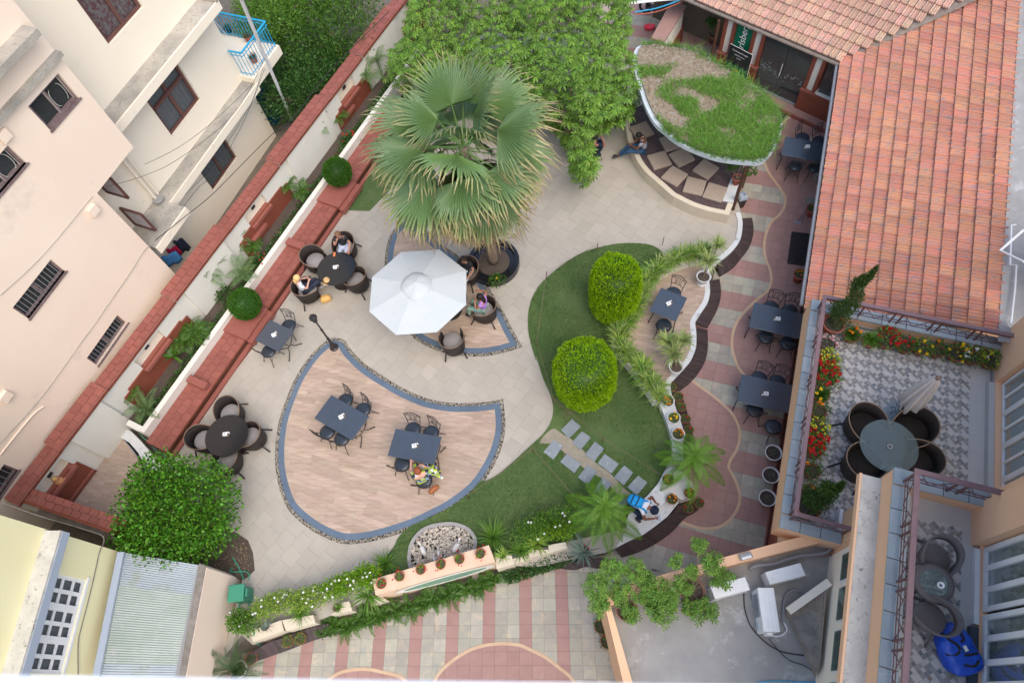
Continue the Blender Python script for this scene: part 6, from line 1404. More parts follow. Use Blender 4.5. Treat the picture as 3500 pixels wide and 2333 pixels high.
Zq=lambda ox,oy,p,k=2.351:zm(ox,oy,[p],k)[0]
for s,b,fl,lb in((Zq(900,1150,(655,512)),Zq(900,1150,(672,440)),G,'left of the two chairs behind the left deck table'),(Zq(900,1150,(798,585)),Zq(900,1150,(815,515)),G,'right of the two chairs behind the left deck table'),(Zq(900,1150,(513,762)),Zq(900,1150,(428,800)),G,'chair at the near left corner of the left deck table'),(Zq(900,1150,(630,815)),Zq(900,1150,(560,862)),G,'chair at the near side of the left deck table, half pushed under'),(Zq(900,1150,(1200,742)),Zq(900,1150,(1190,675)),G,'left of the two chairs behind the right deck table'),(Zq(900,1150,(1345,770)),Zq(900,1150,(1352,708)),G,'right of the two chairs behind the right deck table'),(Zq(900,1150,(1115,1020)),Zq(900,1150,(1058,1072)),G,'empty chair beside the woman in the checked dress'),(Zq(900,1150,(1290,1150)),Zq(900,1150,(1258,1228)),G,'chair the woman in the checked dress sits on'),(Zq(900,600,(200,1202)),Zq(900,600,(192,1120)),GZ,'far chair at the small square table by the red ledge'),(Zq(0,600,(2158,1405)),Zq(0,600,(2065,1440)),GZ,'near chair at the small square table by the red ledge'),(Zq(1700,600,(1415,940)),Zq(1700,600,(1440,872)),G,'far chair at the small table by the marble edge'),(Zq(1700,600,(1338,1197)),Zq(1700,600,(1322,1262)),G,'near chair at the small table by the marble edge'),(Zq(2200,950,(1712,385),3.92),Zq(2200,950,(1758,285),3.92),0,'far left chair at the middle black table on the pink paving'),(Zq(2200,950,(1965,430),3.92),Zq(2200,950,(2005,330),3.92),0,'far right chair at the middle black table on the pink paving'),(Zq(2200,950,(1642,782),3.92),Zq(2200,950,(1672,905),3.92),0,'near left chair at the middle black table on the pink paving'),(Zq(2200,950,(1932,868),3.92),Zq(2200,950,(1965,985),3.92),0,'near right chair at the middle black table on the pink paving'),(Zq(2500,1150,(225,332)),Zq(2500,1150,(258,268)),0,'far left chair at the black table nearest the white pots'),(Zq(2500,1150,(370,360)),Zq(2500,1150,(402,302)),0,'far right chair at the black table nearest the white pots'),(Zq(2500,1150,(190,582)),Zq(2500,1150,(208,645)),0,'near chair at the black table nearest the white pots'),(Zq(2500,1150,(337,722)),Zq(2500,1150,(400,775)),0,'single chair standing alone above the three white pots'),(Zq(2500,0,(575,1100)),Zq(2500,0,(588,1042)),0,'far left chair at the black table near the bar'),(Zq(2500,0,(712,1128)),Zq(2500,0,(728,1068)),0,'far right chair at the black table near the bar'),(Zq(2500,0,(515,1330)),Zq(2500,0,(522,1395)),0,'near left chair at the black table near the bar'),(Zq(2500,0,(672,1342)),Zq(2500,0,(690,1415)),0,'near right chair at the black table near the bar')):
 put_chair(s,b,fl,'black wrought iron '+lb)
wch=wicker_chair('');wf_=[True]
def put_wicker(px,centre,floor,label,proto=None,flag=None,zs=.5):
 S=P(*px,floor+zs);d=centre-S;an=math.atan2(-d.x,d.y);pr=proto or wch;fg=flag or wf_
 o=place_copy(pr,fg[0],(S.x,S.y,floor),an,label);fg[0]=False;return o
for(cx,cy,lb),chs in(((*Zq(900,600,(585,745)),'round black wicker table with hat and orange phone, three guests side'),[(Zq(900,600,(408,672)),'empty dark wicker tub chair between the red ledge and the round table'),(Zq(900,600,(655,572)),'dark wicker tub chair holding the man in the black shirt'),(Zq(900,600,(745,835)),'empty dark wicker tub chair on the parasol side of the round table'),(Zq(900,600,(345,918)),'dark wicker tub chair holding the blonde woman')]),((*Zq(0,1150,(1820,792)),'round black wicker table with four empty chairs near the round tree'),[(Zq(0,1150,(1845,605)),'wicker tub chair on the far side of the four-chair set'),(Zq(0,1150,(1630,825)),'wicker tub chair on the red ledge side of the four-chair set'),(Zq(0,1150,(2015,800)),'wicker tub chair on the deck side of the four-chair set'),(Zq(0,1150,(1825,1000)),'wicker tub chair on the round tree side of the four-chair set')]),((*Zq(900,600,(1475,985)),'round black wicker table mostly hidden under the white parasol'),[(Zq(900,600,(1520,1330)),'empty wicker armchair with its back to the slate border, below the parasol'),(Zq(900,600,(1775,1075)),'wicker armchair holding the woman in purple'),(Zq(900,600,(1640,770)),'wicker armchair behind the parasol holding the person in zebra print')])):
 fl=G if cx>1400 else GZ;C=P(cx,cy,fl+.75);t=round_table(lb);t.location=(C.x,C.y,fl)
 for px,l2 in chs:put_wicker(px,P(C.x,C.y,0)*0+Vector((C.x,C.y,fl+.5)),fl,l2)
 if cx<1400:napkin_set('white napkin box with shakers on the round table '+('with the hat' if cy<1000 else 'of the four-chair set'),(C.x-.02,C.y+.02,fl+.75),.1)
gt=thing('glass_table','round glass-topped wicker table on the flowered terrace','table');C=P(*Zq(2500,1150,(1268,872)),F1+.74);gt.location=(C.x,C.y,F1)
mb=MB();mb.lathe([(.26,0),(.2,.1),(.19,.45),(.36,.66),(.38,.69),(.36,.69),(.0,.60)],28);mb.build('woven_base',M['wicker'],gt,smooth=True)
mb=MB();mb.lathe([(0,.715),(.575,.715),(.58,.722),(.575,.73),(0,.73)],48);mb.build('glass_top',M['glass_table'],gt,smooth=False)
mb=MB();mb.lathe([(.035,.732),(.06,.75),(.055,.77),(.03,.76)],16);tag(mb.build('ashtray',M['pipe_grey'],loc=(C.x,C.y-.03,F1)),'small grey glass ashtray at the centre of the glass table','ashtray')
fg=[True];tch=wicker_chair('','wicker',None,'large dark wicker chairs of the flowered terrace',w=.375)
for px,lb in((Zq(2500,1150,(1075,715)),'dark wicker tub chair at the flower side of the glass table'),(Zq(2500,1150,(1455,745)),'dark wicker tub chair beside the folded parasol base'),(Zq(2500,1150,(1060,1020)),'dark wicker tub chair behind the mottled ledge end'),(Zq(2500,1150,(1490,1000)),'dark wicker tub chair hidden partly by the upper railing')):put_wicker(px,Vector((C.x,C.y,F1+.5)),F1,lb,tch,fg)
C2=P(*Zq(2500,1666,(1632,762)),F2+.6);gt2=thing('glass_table','small round grey wicker table with glass inset on the upper terrace','table',(C2.x,C2.y,F2))
mb=MB();mb.lathe([(.20,.56),(.285,.56),(.295,.575),(.29,.60),(.215,.60),(.20,.59)],36);mb.build('woven_rim',M['wicker_grey'],gt2,smooth=True)
mb=MB();mb.lathe([(0,.588),(.212,.588),(.212,.598),(0,.598)],36);mb.build('glass_top',M['glass_table'],gt2)
for k in range(4):a=k*PI/2+.6;mb=MB();mb.tube([(.05*math.cos(a),.05*math.sin(a),.3),(.16*math.cos(a),.16*math.sin(a),.56)],.018,6);mb.tube([(.05*math.cos(a),.05*math.sin(a),.3),(.22*math.cos(a),.22*math.sin(a),.0)],.018,6);mb.build('leg',M['wicker_grey'],gt2)
mb=MB();mb.lathe([(.03,0),(.052,.02),(.05,.04),(.025,.03)],16);tag(mb.build('ashtray',M['white_plastic'],loc=(C2.x+.07,C2.y-.04,F2+.60)),'glass ashtray on the small table of the upper terrace','ashtray')
oc=wicker_chair('','wicker_grey',None,'grey open-backed wicker chairs of the upper terrace',True,w=.245);fg=[True]
S=P(*Zq(2500,1666,(1640,555)),F2+.43);place_copy(oc,True,(S.x,S.y,F2),math.radians(150),'grey open-backed wicker chair above the small glass table');
S=P(*Zq(2500,1666,(1605,1050)),F2+.43);place_copy(oc,False,(S.x,S.y,F2),math.radians(40),'grey open-backed wicker chair beside the blue bag')
def parasol():
 C=Vector((-4.05,9.97,2));t=thing('parasol','large white octagonal parasol over the middle deck','parasol',(C.x,C.y,G));R_=1.46;zr,zc=2.05-G,2.42-G;a0=math.radians(24)
 rim=[Vector((R_*math.cos(a0+k*PI/4),R_*math.sin(a0+k*PI/4),zr)) for k in range(8)];ap=Vector((0,0,zc))
 for k in range(8):
  p,q=rim[k],rim[(k+1)%8];mb=MB();vs=[];nr=8;ns=6
  for i in range(nr+1):
   for j in range(ns+1):
    f=i/nr;g=j/ns;e=p.lerp(q,g);b=ap.lerp(e,f);b.z-=.012*math.sin(PI*g)*f+.01*math.sin(f*PI);vs.append(b)
  mb.add(vs,[(i*(ns+1)+j,(i+1)*(ns+1)+j,(i+1)*(ns+1)+j+1,i*(ns+1)+j+1) for i in range(nr) for j in range(ns)]);mb.build('canopy_panel',M['white_canvas'],t,smooth=True)
  mb=MB();mb.bar(ap-Vector((0,0,.14)),rim[k]-Vector((0,0,.06)),.02);mb.build('rib',M['pipe_grey'],t)
 mb=MB();mb.lathe([(0,zc+.06),(.25,zc-.015),(.42,zc-.085),(.44,zc-.13)],32);o=mb.build('vent_cap',M['white_canvas'],t,smooth=True)
 for v in o.data.vertices:a=math.atan2(v.co.y,v.co.x);r=math.hypot(v.co.x,v.co.y);v.co.z+=.03*math.sin(a*5+r*9)*min(r*2,1);v.co.x*=1+.05*math.sin(a*3);v.co.y*=1+.06*math.cos(a*4)
 mb=MB();mb.tube([(0,0,0),(0,0,zc)],.028,10);mb.build('pole',M['wood_dark'],t);mb=MB();mb.lathe([(.3,0),(.3,.05),(.06,.07),(.05,.2)],20);mb.build('base',M['iron'],t)
parasol()
b=P(*Zq(2500,1150,(1325,628)),F1);t=thing('folded_parasol','folded beige parasol with wooden finial on a square iron base','parasol',tuple(b));hgt=1.98
mb=MB();mb.box((-.08,.0,.02),(.44,.44,.04),.45);mb.build('base_plate',M['slate_cap'],t);mb=MB();mb.tube([(0,0,.04),(0,0,hgt)],.024,10);mb.build('pole',M['wood_dark'],t)
mb=MB()
for a in np.linspace(0,2*PI,9)[:-1]:mb.tube([(.05*math.cos(a),.05*math.sin(a),.1+.0),(.14*math.cos(a),.14*math.sin(a),.24),(.2*math.cos(a),.2*math.sin(a),.16),(.15*math.cos(a),.15*math.sin(a),.1)],.008,4)
mb.build('scrollwork',M['iron'],t)
mb=MB();prof=[(.03,hgt),(.07,hgt-.05),(.12,hgt-.35),(.17,hgt-.8),(.22,hgt-1.25),(.17,hgt-1.32)];vs=[];n=48
for r,z in prof:
 for i in range(n):a=2*PI*i/n;k=1+.28*math.sin(a*8+z*.6)+.1*math.sin(a*3+z*2);zz=z+(.05*math.sin(a*4+1) if z<hgt-1 else 0);vs.append((r*k*math.cos(a),r*k*math.sin(a),zz))
mb.add(vs,[(i*n+j,i*n+(j+1)%n,(i+1)*n+(j+1)%n,(i+1)*n+j) for i in range(len(prof)-1) for j in range(n)]);mb.build('canopy',M['beige_canvas'],t,smooth=True)
mb=MB();mb.sphere((0,0,hgt+.04),(.05,.05,.06));mb.build('finial',M['wicker_rim'],t,smooth=True)
b=P(1143,1188,GZ+.02);t=thing('lamp_post','black cast iron lamp post at the tip of the large deck','lamp post',tuple(b))
mb=MB();mb.lathe([(.13,0),(.13,.04),(.095,.06),(.085,.12),(.06,.2),(.075,.24),(.045,.3),(.04,.42)],10);mb.build('foot',M['iron'],t)
mb=MB();mb.lathe([(.034,.4),(.045,.6),(.03,.63),(.028,1.1),(.042,1.13),(.027,1.16),(.024,1.58),(.05,1.62)],12);mb.build('shaft',M['iron'],t,smooth=True)
mb=MB();mb.lathe([(.05,1.62),(.095,1.82),(.10,1.84)],6);mb.build('lantern_glass',M['glass_dark'],t);mb=MB();mb.lathe([(.125,1.84),(.11,1.87),(.05,1.93),(.06,1.96),(.03,2.0),(0,2.03)],6);mb.build('lantern_cap',M['iron'],t)
mb=MB()
for k in range(6):a=k*PI/3;mb.bar((.05*math.cos(a),.05*math.sin(a),1.62),(.10*math.cos(a),.10*math.sin(a),1.84),.01)
mb.build('lantern_cage',M['iron'],t)
for c,lb,n_,m_ in(([P(*Zq(2500,600,p),.012) for p in((485,455),(628,472),(597,725),(450,705))],'black rubber ring mat on the pink paving by the wing wall',16,26),([P(*Zq(2500,0,p),.012) for p in((285,800),(470,880),(410,965),(240,870))],'black rubber ring mat in front of the bar step',16,12)):
 ce=sum(c,Vector())/4;t=thing('rubber_mat',lb,'mat',tuple(ce),group='rubber ring mats');mb=MB();mb.add([tuple(p) for p in c],[(0,1,2,3)]);mb.build('mat_base',M['pink_tile'],t,world=True);mb=MB();e=Vector((0,0,.016))
 for i in range(n_+1):mb.bar(c[0].lerp(c[1],i/n_)+e,c[3].lerp(c[2],i/n_)+e,.019,.02)
 for j in range(m_+1):mb.bar(c[0].lerp(c[3],j/m_)+e*.8,c[1].lerp(c[2],j/m_)+e*.8,.019,.02)
 mb.build('ring_grid',M['rubber'],t,world=True)
b=P(*Zq(1700,600,(245,0)),0);b=P(*Zq(1700,600,(245+0,250)),0) if False else P(*Zq(1700,600,(1945,245)),0);t=thing('waste_bin','grey-blue swing-top waste bin behind the pavilion post','bin',tuple(b),.2)
mb=MB();mb.lathe([(.13,0),(.17,.42),(.175,.44)],4,rz=PI/4);mb.build('bin_body',M['iron'],t);mb=MB();mb.lathe([(.19,.42),(.19,.46),(.15,.56),(.10,.58),(.09,.50),(0,.50)],4,rz=PI/4);mb.build('swing_lid',M['grey_paint'],t)
b=P(*Zq(2500,600,(530,378)),0);t=thing('wire_stand','slim glass and wire display stand by the wing wall','stand',tuple(b));b2=P(*Zq(2500,600,(640,205)),.75)-b
mb=MB();mb.box((0,0,.01),(.22,.1,.02),-.3);mb.build('foot',M['pipe_grey'],t);mb=MB();mb.tube([(0,0,.02),tuple(b2)],.008,5);mb.tube([(.1,-.02,.02),tuple(b2)],.008,5);mb.build('strut',M['iron'],t);mb=MB();mb.box(tuple(b2+Vector((.05,0,0))),(.4,.26,.012),-.2);mb.build('glass_shelf',M['glass_table'],t)
b=P(*Zq(0,1666,(1985,870)),.3);t=thing('garden_bin','green plastic lidded box with hoses against the cream side wall','box',tuple(b),.1)
mb=MB();mb.box((0,0,.3),(.36,.36,.6));mb.build('box_body',M['green_plastic'],t,bevel=.04);mb=MB();mb.box((0,0,.62),(.40,.42,.06));mb.build('lid',M['green_plastic'],t,bevel=.03);mb=MB();mb.box((.22,0,.5),(.05,.2,.12));mb.box((-.22,0,.5),(.05,.16,.1));mb.build('handle',M['green_plastic'],t,bevel=.01)
M['hose']=mat('hose',(0.06,0.30,0.19),rough=.4)
cable('garden_hose','green hose looping from the box up into the tree bed',[P(x,y,GZ+.06) for x,y in zm(0,1666,[(1960,740),(1920,640),(1870,560)])],.016,M['hose'])
cable('garden_hose','green hose curling round above the box',[P(x,y,GZ+.05) for x,y in zm(0,1666,[(1995,740),(2005,700),(1970,670),(1900,675),(1850,670),(1870,640)])],.016,M['hose'])
cable('garden_hose','green hose running from the box down over the planter wall',[P(x,y,z) for(x,y),z in zip(zm(0,1666,[(1975,880),(2010,970),(2030,1060),(2040,1160),(2060,1230),(2095,1270)]),(.4,.35,.5,.66,.4,.1))],.016,M['hose'])
cable('garden_hose','dark green hose hanging straight below the box',[P(x,y,.36) for x,y in zm(0,1666,[(1940,885),(1922,950),(1925,1030)])],.018,M['hose'])
cable('garden_hose','green hose lying round the end of the bed wall',[P(x,y,GZ+.03) for x,y in zm(0,1150,[(1100,735),(1150,810),(1210,850),(1250,910),(1310,955),(1350,975),(1385,1020)])],.012,M['hose'])
t=[P(-400,2300,17.42),P(2180,2336,17.42)];d=(t[1]-t[0]);dn=d.normalized();nn=Vector((-dn.y,dn.x,0));nn=nn if nn.y<0 else-nn
mb=MB();a_,b_=t[0]-dn*.5,t[1]+dn*.6;mb.prism([tuple(p[:2]) for p in(a_,b_,b_+nn*.3,a_+nn*.3)],17.38,17.42,bottom=True);tag(mb.build('window_ledge',M['ledge']),'pale painted window ledge right under the camera, blurred along the bottom edge','ledge')
b=P(*Zq(0,1150,(497,1165)),1.12);t=thing('niche_statue','small red and yellow seated statue in the corner niche','statue',tuple(b));M['statue_red']=mat('statue_red',(0.5,0.16,0.10),(0.6,0.3,0.12),sc=14,rough=.6);M['statue_gold']=mat('statue_gold',(0.6,0.42,0.12),rough=.5)
mb=MB();mb.sphere((0,0,.10),(.13,.12,.11),14,9);mb.sphere((0,0,.24),(.085,.08,.09),14,9);mb.sphere((.1,.06,.05),(.07,.07,.05));mb.sphere((-.08,.08,.05),(.07,.07,.05));mb.build('figure',M['statue_red'],t,smooth=True)
mb=MB();mb.tube([(.07*math.cos(a),.07*math.sin(a),.19) for a in np.linspace(0,2*PI,13)],.014,6);mb.lathe([(.06,.30),(.04,.35),(0,.38)],10);mb.build('garland',M['statue_gold'],t,smooth=True)
for(x,y),rz,s,lb in(((1522,505),2.0,1.1,'left of the two larger white stone birds on the pebble bed'),((1790,480),1.0,1.25,'right, larger white stone bird on the pebble bed'),((1645,525),1.6,.7,'small white stone bird in the middle of the pebble bed'),((1610,570),1.5,.6,'smallest white stone bird next to the dark plant on the pebble bed')):
 t=thing('stone_bird',lb,'statue',tuple(P(*Zq(800,1666,(x,y)),GZ+.07)),rz,'white stone birds on the pebble bed');mb=MB();mb.sphere((0,0,.07*s),(.13*s,.06*s,.065*s),12,8);mb.tube([(.08*s,0,.1*s),(.13*s,0,.17*s),(.15*s,0,.22*s)],[.03*s,.02*s,.025*s],8);mb.sphere((.16*s,0,.235*s),(.035*s,.026*s,.026*s));mb.build('bird_body',M['white_pot'],t,smooth=True);mb=MB();mb.bar((.19*s,0,.232*s),(.22*s,0,.226*s),.014*s);mb.build('beak',M['fl_orange'],t)
t=thing('red_tray','red oval plastic tray lying beyond the gate wall','tray',tuple(P(*Zq(1700,0,(1222,232)),0)));mb=MB();mb.lathe([(0,.03),(.13,.03),(.16,.12),(.175,.12),(.15,.0),(0,0)],24,sx=1.25,sy=.8);mb.build('tray_body',M['red_plastic'],t,smooth=True)
sc_=P(*Zq(1700,0,(1290,130)),0);t=thing('scooter','dark parked motor scooter half hidden by the gate wall','scooter',tuple(sc_),math.radians(60))
for y in(-.55,.55):mb=MB();mb.tube([(0,y+.22*math.cos(a),.24+.22*math.sin(a)) for a in np.linspace(0,2*PI,17)],.05,8);mb.build('wheel',M['rubber'],t,smooth=True)
mb=MB();mb.box((0,-.3,.55),(.28,.7,.3));mb.box((0,.15,.3),(.3,.45,.08));mb.box((0,.45,.6),(.3,.12,.7));mb.build('body',M['iron'],t,bevel=.05);mb=MB();mb.box((0,-.3,.74),(.26,.65,.1));mb.build('saddle',M['wood_dark'],t,bevel=.04);mb=MB();mb.tube([(-.32,.38,1.0),(0,.45,.98),(.32,.38,1.0)],.02,6);mb.build('handlebar',M['pipe_grey'],t)
cable('overhead_pipe','long white pipe crossing above the gate wall at the top edge',[P(2150,12,2.4),P(2330,-4,2.4),P(2420,15,2.4)],.05,M['pipe_white'])
cable('overhead_pipe','blue pipe hanging in a bow beside the white pipe',[P(2170,42,2.3),P(2240,30,2.25),P(2300,10,2.3),P(2340,-6,2.4)],.02,M['blue_paint'])
cable('overhead_pipe','brown pipe hanging under the blue pipe',[P(2170,50,2.2),P(2240,42,2.15),P(2300,20,2.2),P(2345,0,2.3)],.018,M['terracotta'])
bp=P(*Zq(2500,1666,(1815,1290)),F2+.2);t=thing('travel_bag','large shiny blue backpack bag with black straps on the upper terrace','bag',(bp.x,bp.y,F2),math.radians(15))
bm=bmesh.new();bmesh.ops.create_icosphere(bm,subdivisions=4,radius=1)
for v in bm.verts:
 x,y,z=v.co;s=1/max(abs(x)**3+abs(y)**3+abs(z)**3,1e-6)**(1/3);x*=s;y*=s;z*=s;k=1+.06*noise.noise(Vector((x*2.5,y*2.5,z*2.5)))+.035*noise.noise(Vector((x*7,y*7,z*7)))
 v.co=Vector((x*.27*k*(1-.12*y),y*.37*k,z*.17*k+.16+.03*math.sin(y*5)))
for f in bm.faces:f.smooth=True
me=bpy.data.meshes.new('bag_body');bm.to_mesh(me);bm.free();me.materials.append(M['blue_bag']);o=bpy.data.objects.new('bag_body',me);COL.objects.link(o);o.parent=t
def on_bag(x,y,dz=.006):
 k=max(abs(x/.27)**3+abs(y/.37)**3,0);return(x,y,.16+.03*math.sin(y/.37*5)+.17*max(1-k,0)**(1/3)+dz)
for pts_ in([(-.15,.28),(-.12,.15),(-.05,.06),(-.03,-.02)],[(-.24,-.02),(-.12,-.06),(-.04,-.03)],[(.0,-.1),(.1,-.12),(.22,-.13)],[(.02,.08),(.08,.1),(.10,.2)],[(-.08,-.22),(.05,-.27),(.16,-.22)]):
 mb=MB();q=[Vector(on_bag(*p)) for p in pts_];q=smooth_open(q,3)
 for a,b in zip(q,q[1:]):mb.bar(a,b,.035,.012)
 mb.build('strap',M['rubber'],t)
mb=MB();mb.box(on_bag(.05,-.02,.012),(.075,.10,.008));mb.build('tag_holder',M['rubber'],t);mb=MB();mb.box(on_bag(.05,-.02,.018),(.055,.08,.006));mb.build('label_patch',M['white_plastic'],t)
def skin_obj(name,nodes,edges,m,parent,sub=2):
 bm=bmesh.new();ly=bm.verts.layers.skin.verify();vv=[]
 for i,n in enumerate(nodes):
  v=bm.verts.new(n[0]);v[ly].radius=(n[1],n[2] if len(n)>2 else n[1]);v[ly].use_root=i==0;vv.append(v)
 for a,b in edges:bm.edges.new((vv[a],vv[b]))
 me=bpy.data.meshes.new(name);bm.to_mesh(me);bm.free();me.materials.append(m);o=bpy.data.objects.new(name,me);COL.objects.link(o);o.parent=parent
 sk=o.modifiers.new('skin','SKIN');sk.use_smooth_shade=True;sk.branch_smoothing=.6;ss=o.modifiers.new('sub','SUBSURF');ss.levels=sub;ss.render_levels=sub;return o
def person(label,loc,rz,J=None,skin=(0.50,0.27,0.18),shirt='shirt',trousers='trousers',hair=(0.02,0.015,0.012),sleeve=.6,hair_long=0,shoes=(0.03,0.03,0.035),sit=.46,legs_bare=None,scale=1.0,hat=None):
 D=dict(pelvis=(0,0,sit+.11),spine=(0,-.03,sit+.32),chest=(0,-.01,sit+.47),neck=(0,.02,sit+.60),head=(0,.05,sit+.72),crown=(0,.045,sit+.80),shL=(-.17,-.01,sit+.54),shR=(.17,-.01,sit+.54),elL=(-.25,.05,sit+.30),elR=(.25,.05,sit+.30),wrL=(-.20,.26,sit+.26),wrR=(.20,.26,sit+.26),haL=(-.17,.33,sit+.26),haR=(.17,.33,sit+.26),hiL=(-.09,.03,sit+.10),hiR=(.09,.03,sit+.10),knL=(-.13,.44,sit+.09),knR=(.13,.44,sit+.09),anL=(-.13,.46,.09),anR=(.13,.46,.09),toL=(-.14,.62,.04),toR=(.14,.62,.04))
 if J:D.update(J)
 D={k:Vector(v) for k,v in D.items()}
 t=thing('person',label,'person',loc,rz);t.scale=(scale,)*3
 ms=mat('skin_%d'%len(MATS),skin,tuple(c*.85 for c in skin),sc=12,rough=.5);mh=mat('hair_%d'%len(MATS),hair,tuple(c*1.6 for c in hair),sc=40,rough=.5,bump=.4,bsc=90)
 hd=(D['crown']-D['neck']).normalized();hc=D['neck']+(D['crown']-D['neck'])*.62
 nodes=[(D['pelvis'],.12,.10),(D['spine'],.11,.085),(D['chest'],.13,.09),(D['neck']-hd*.03,.055),(D['neck']+hd*.05,.055),(hc-hd*.02,.078,.088),(hc+hd*.06,.07,.078)]
 edges=[(0,1),(1,2),(2,3),(3,4),(4,5),(5,6)];ix={}
 def chain(base,ks,rs):
  p=base
  for k,r in zip(ks,rs):nodes.append((D[k],*r) if isinstance(r,tuple) else(D[k],r));edges.append((p,len(nodes)-1));p=len(nodes)-1;ix[k]=p
 chain(2,('shL','elL','wrL','haL'),(.052,.04,.026,(.032,.016)));chain(2,('shR','elR','wrR','haR'),(.052,.04,.026,(.032,.016)))
 chain(0,('hiL','knL','anL'),(.08,.055,.038));chain(0,('hiR','knR','anR'),(.08,.055,.038))
 body=skin_obj('body',nodes,edges,ms,t)
 e=.016;N2=[(D['pelvis']+Vector((0,0,.02)),.14,.12),(D['spine'],.13+e*.4,.10+e),(D['chest'],.145,.105),(D['neck']-hd*.04,.075)];E2=[(0,1),(1,2),(2,3)]
 for s in 'LR':
  N2.append((D['sh'+s],.068));E2.append((2,len(N2)-1));N2.append((D['sh'+s].lerp(D['el'+s],sleeve),.058));E2.append((len(N2)-2,len(N2)-1))
 skin_obj('shirt',N2,E2,M[shirt] if isinstance(shirt,str) else shirt,t)
 N3=[(D['pelvis'],.135,.115)];E3=[]
 for s in 'LR':
  k=legs_bare or 1.0;N3.append((D['hi'+s],.095));E3.append((0,len(N3)-1));N3.append((D['kn'+s].lerp(D['hi'+s],0 if k>.6 else .25),.073));E3.append((len(N3)-2,len(N3)-1))
  if k>.6:N3.append((D['an'+s]+(D['kn'+s]-D['an'+s])*.12,.055));E3.append((len(N3)-2,len(N3)-1))
 skin_obj('trousers',N3,E3,M[trousers] if isinstance(trousers,str) else trousers,t)
 msh=mat('shoe_%d'%len(MATS),shoes,rough=.6)
 for s in 'LR':
  a,b=D['an'+s],D['to'+s];skin_obj('shoe',[(a+Vector((0,0,-.03))-(b-a).normalized()*.03,.045,.04),(a.lerp(b,.5)+Vector((0,0,-.01)),.045,.035),(b,.04,.028)],[(0,1),(1,2)],msh,t,1)
  w,h=D['wr'+s],D['ha'+s];d=(h-w).normalized();side=d.cross(Vector((0,0,1)));side=side.normalized() if side.length>.1 else Vector((1,0,0));up=side.cross(d);sg=1 if s=='L' else-1
  for k,(off,ln) in enumerate(((-.027,.06),(-.009,.072),(.009,.068),(.027,.052))):
   p0=h+side*off;skin_obj('finger',[(p0-d*.01,.0095),(p0+d*ln*.55-up*.006,.009),(p0+d*ln*.85-up*.03,.0075)],[(0,1),(1,2)],ms,t,1)
  p0=h-d*.035+side*sg*.03;skin_obj('thumb',[(p0,.011),(p0+side*sg*.025+d*.03,.01),(p0+side*sg*.025+d*.055-up*.012,.0085)],[(0,1),(1,2)],ms,t,1)
 fw=Vector((0,1,0));fw=(fw-hd*fw.dot(hd)).normalized();fw=J.get('face',fw) if J else fw;fw=Vector(fw);fw=(fw-hd*fw.dot(hd)).normalized();sd=fw.cross(hd);Mh=Matrix((sd,fw,hd)).transposed()
 mb=MB();mb.sphere(hc+fw*.095-hd*.005,(.013,.018,.02),8,6,M=Mh)
 for k in(-1,1):mb.sphere(hc+sd*k*.083,(.012,.02,.03),8,6,M=Mh)
 mb.build('nose_and_ears',ms,t,smooth=True)
 mb=MB()
 for k in(-1,1):mb.sphere(hc+sd*k*.032+fw*.085+hd*.022,.011,8,6)
 mb.build('eyes',M['iron'],t,smooth=True);mb=MB();mb.sphere(hc+fw*.088-hd*.045,(.022,.008,.007),8,6,M=Mh);mb.build('mouth',M['mouth'],t,smooth=True)
 if hair is not None and hat!='bald':
  mb=MB();vs=[];n,r_=20,8
  for i in range(r_+1):
   th=PI*.60*i/r_
   for j in range(n):
    a=2*PI*j/n;front=max(math.sin(a),0);th2=th*(1-.45*front);k=1+.05*noise.noise(Vector((math.cos(a)*3,math.sin(a)*3,i*.7)))
    vs.append(hc+hd*.028+Mh@Vector((.098*k*math.sin(th2)*math.cos(a),.108*k*math.sin(th2)*math.sin(a)-.006,.105*k*math.cos(th2))))
  mb.add(vs,[(i*n+j,(i+1)*n+j,(i+1)*n+(j+1)%n,i*n+(j+1)%n) for i in range(r_) for j in range(n)]);mb.build('hair',mh,t,smooth=True)
  if hair_long:skin_obj('long_hair',[(hc-fw*.05+hd*.03,.085),(hc-fw*.085-hd*.08,.07),(hc-fw*.10-hd*(.08+hair_long),.045,.03)],[(0,1),(1,2)],mh,t)
 return t,D,hc,hd,fw
def bandmat(name,cols,scale,rough=.9,checks=False):
 m=bpy.data.materials.new(name);m.use_nodes=True;N=m.node_tree.nodes;L=m.node_tree.links;b=N['Principled BSDF'];b.inputs['Roughness'].default_value=rough
 tc=N.new('ShaderNodeTexCoord')
 if checks:
  vo=N.new('ShaderNodeTexVoronoi');vo.distance='CHEBYCHEV';vo.inputs['Randomness'].default_value=.25;vo.inputs['Scale'].default_value=scale;L.new(tc.outputs['Object'],vo.inputs['Vector']);sp=N.new('ShaderNodeSeparateColor');L.new(vo.outputs['Color'],sp.inputs[0]);fac=sp.outputs[0]
 else:
  wv=N.new('ShaderNodeTexWave');wv.bands_direction='Z';wv.inputs['Scale'].default_value=scale;wv.inputs['Distortion'].default_value=1.2;wv.inputs['Detail'].default_value=1;wv.inputs['Detail Scale'].default_value=.6;L.new(tc.outputs['Object'],wv.inputs['Vector']);fac=wv.outputs['Fac']
 r=N.new('ShaderNodeValToRGB');r.color_ramp.interpolation='CONSTANT';L.new(fac,r.inputs[0]);e=r.color_ramp.elements;e[0].color=(*cols[0],1);e[1].position=1/len(cols);e[1].color=(*cols[1],1)
 for i in range(2,len(cols)):x=e.new(i/len(cols));x.color=(*cols[i],1)
 L.new(r.outputs[0],b.inputs['Base Color']);return m
M['striped']=bandmat('striped_shirt',[(0.62,0.62,0.66),(0.05,0.05,0.08)],9.0)
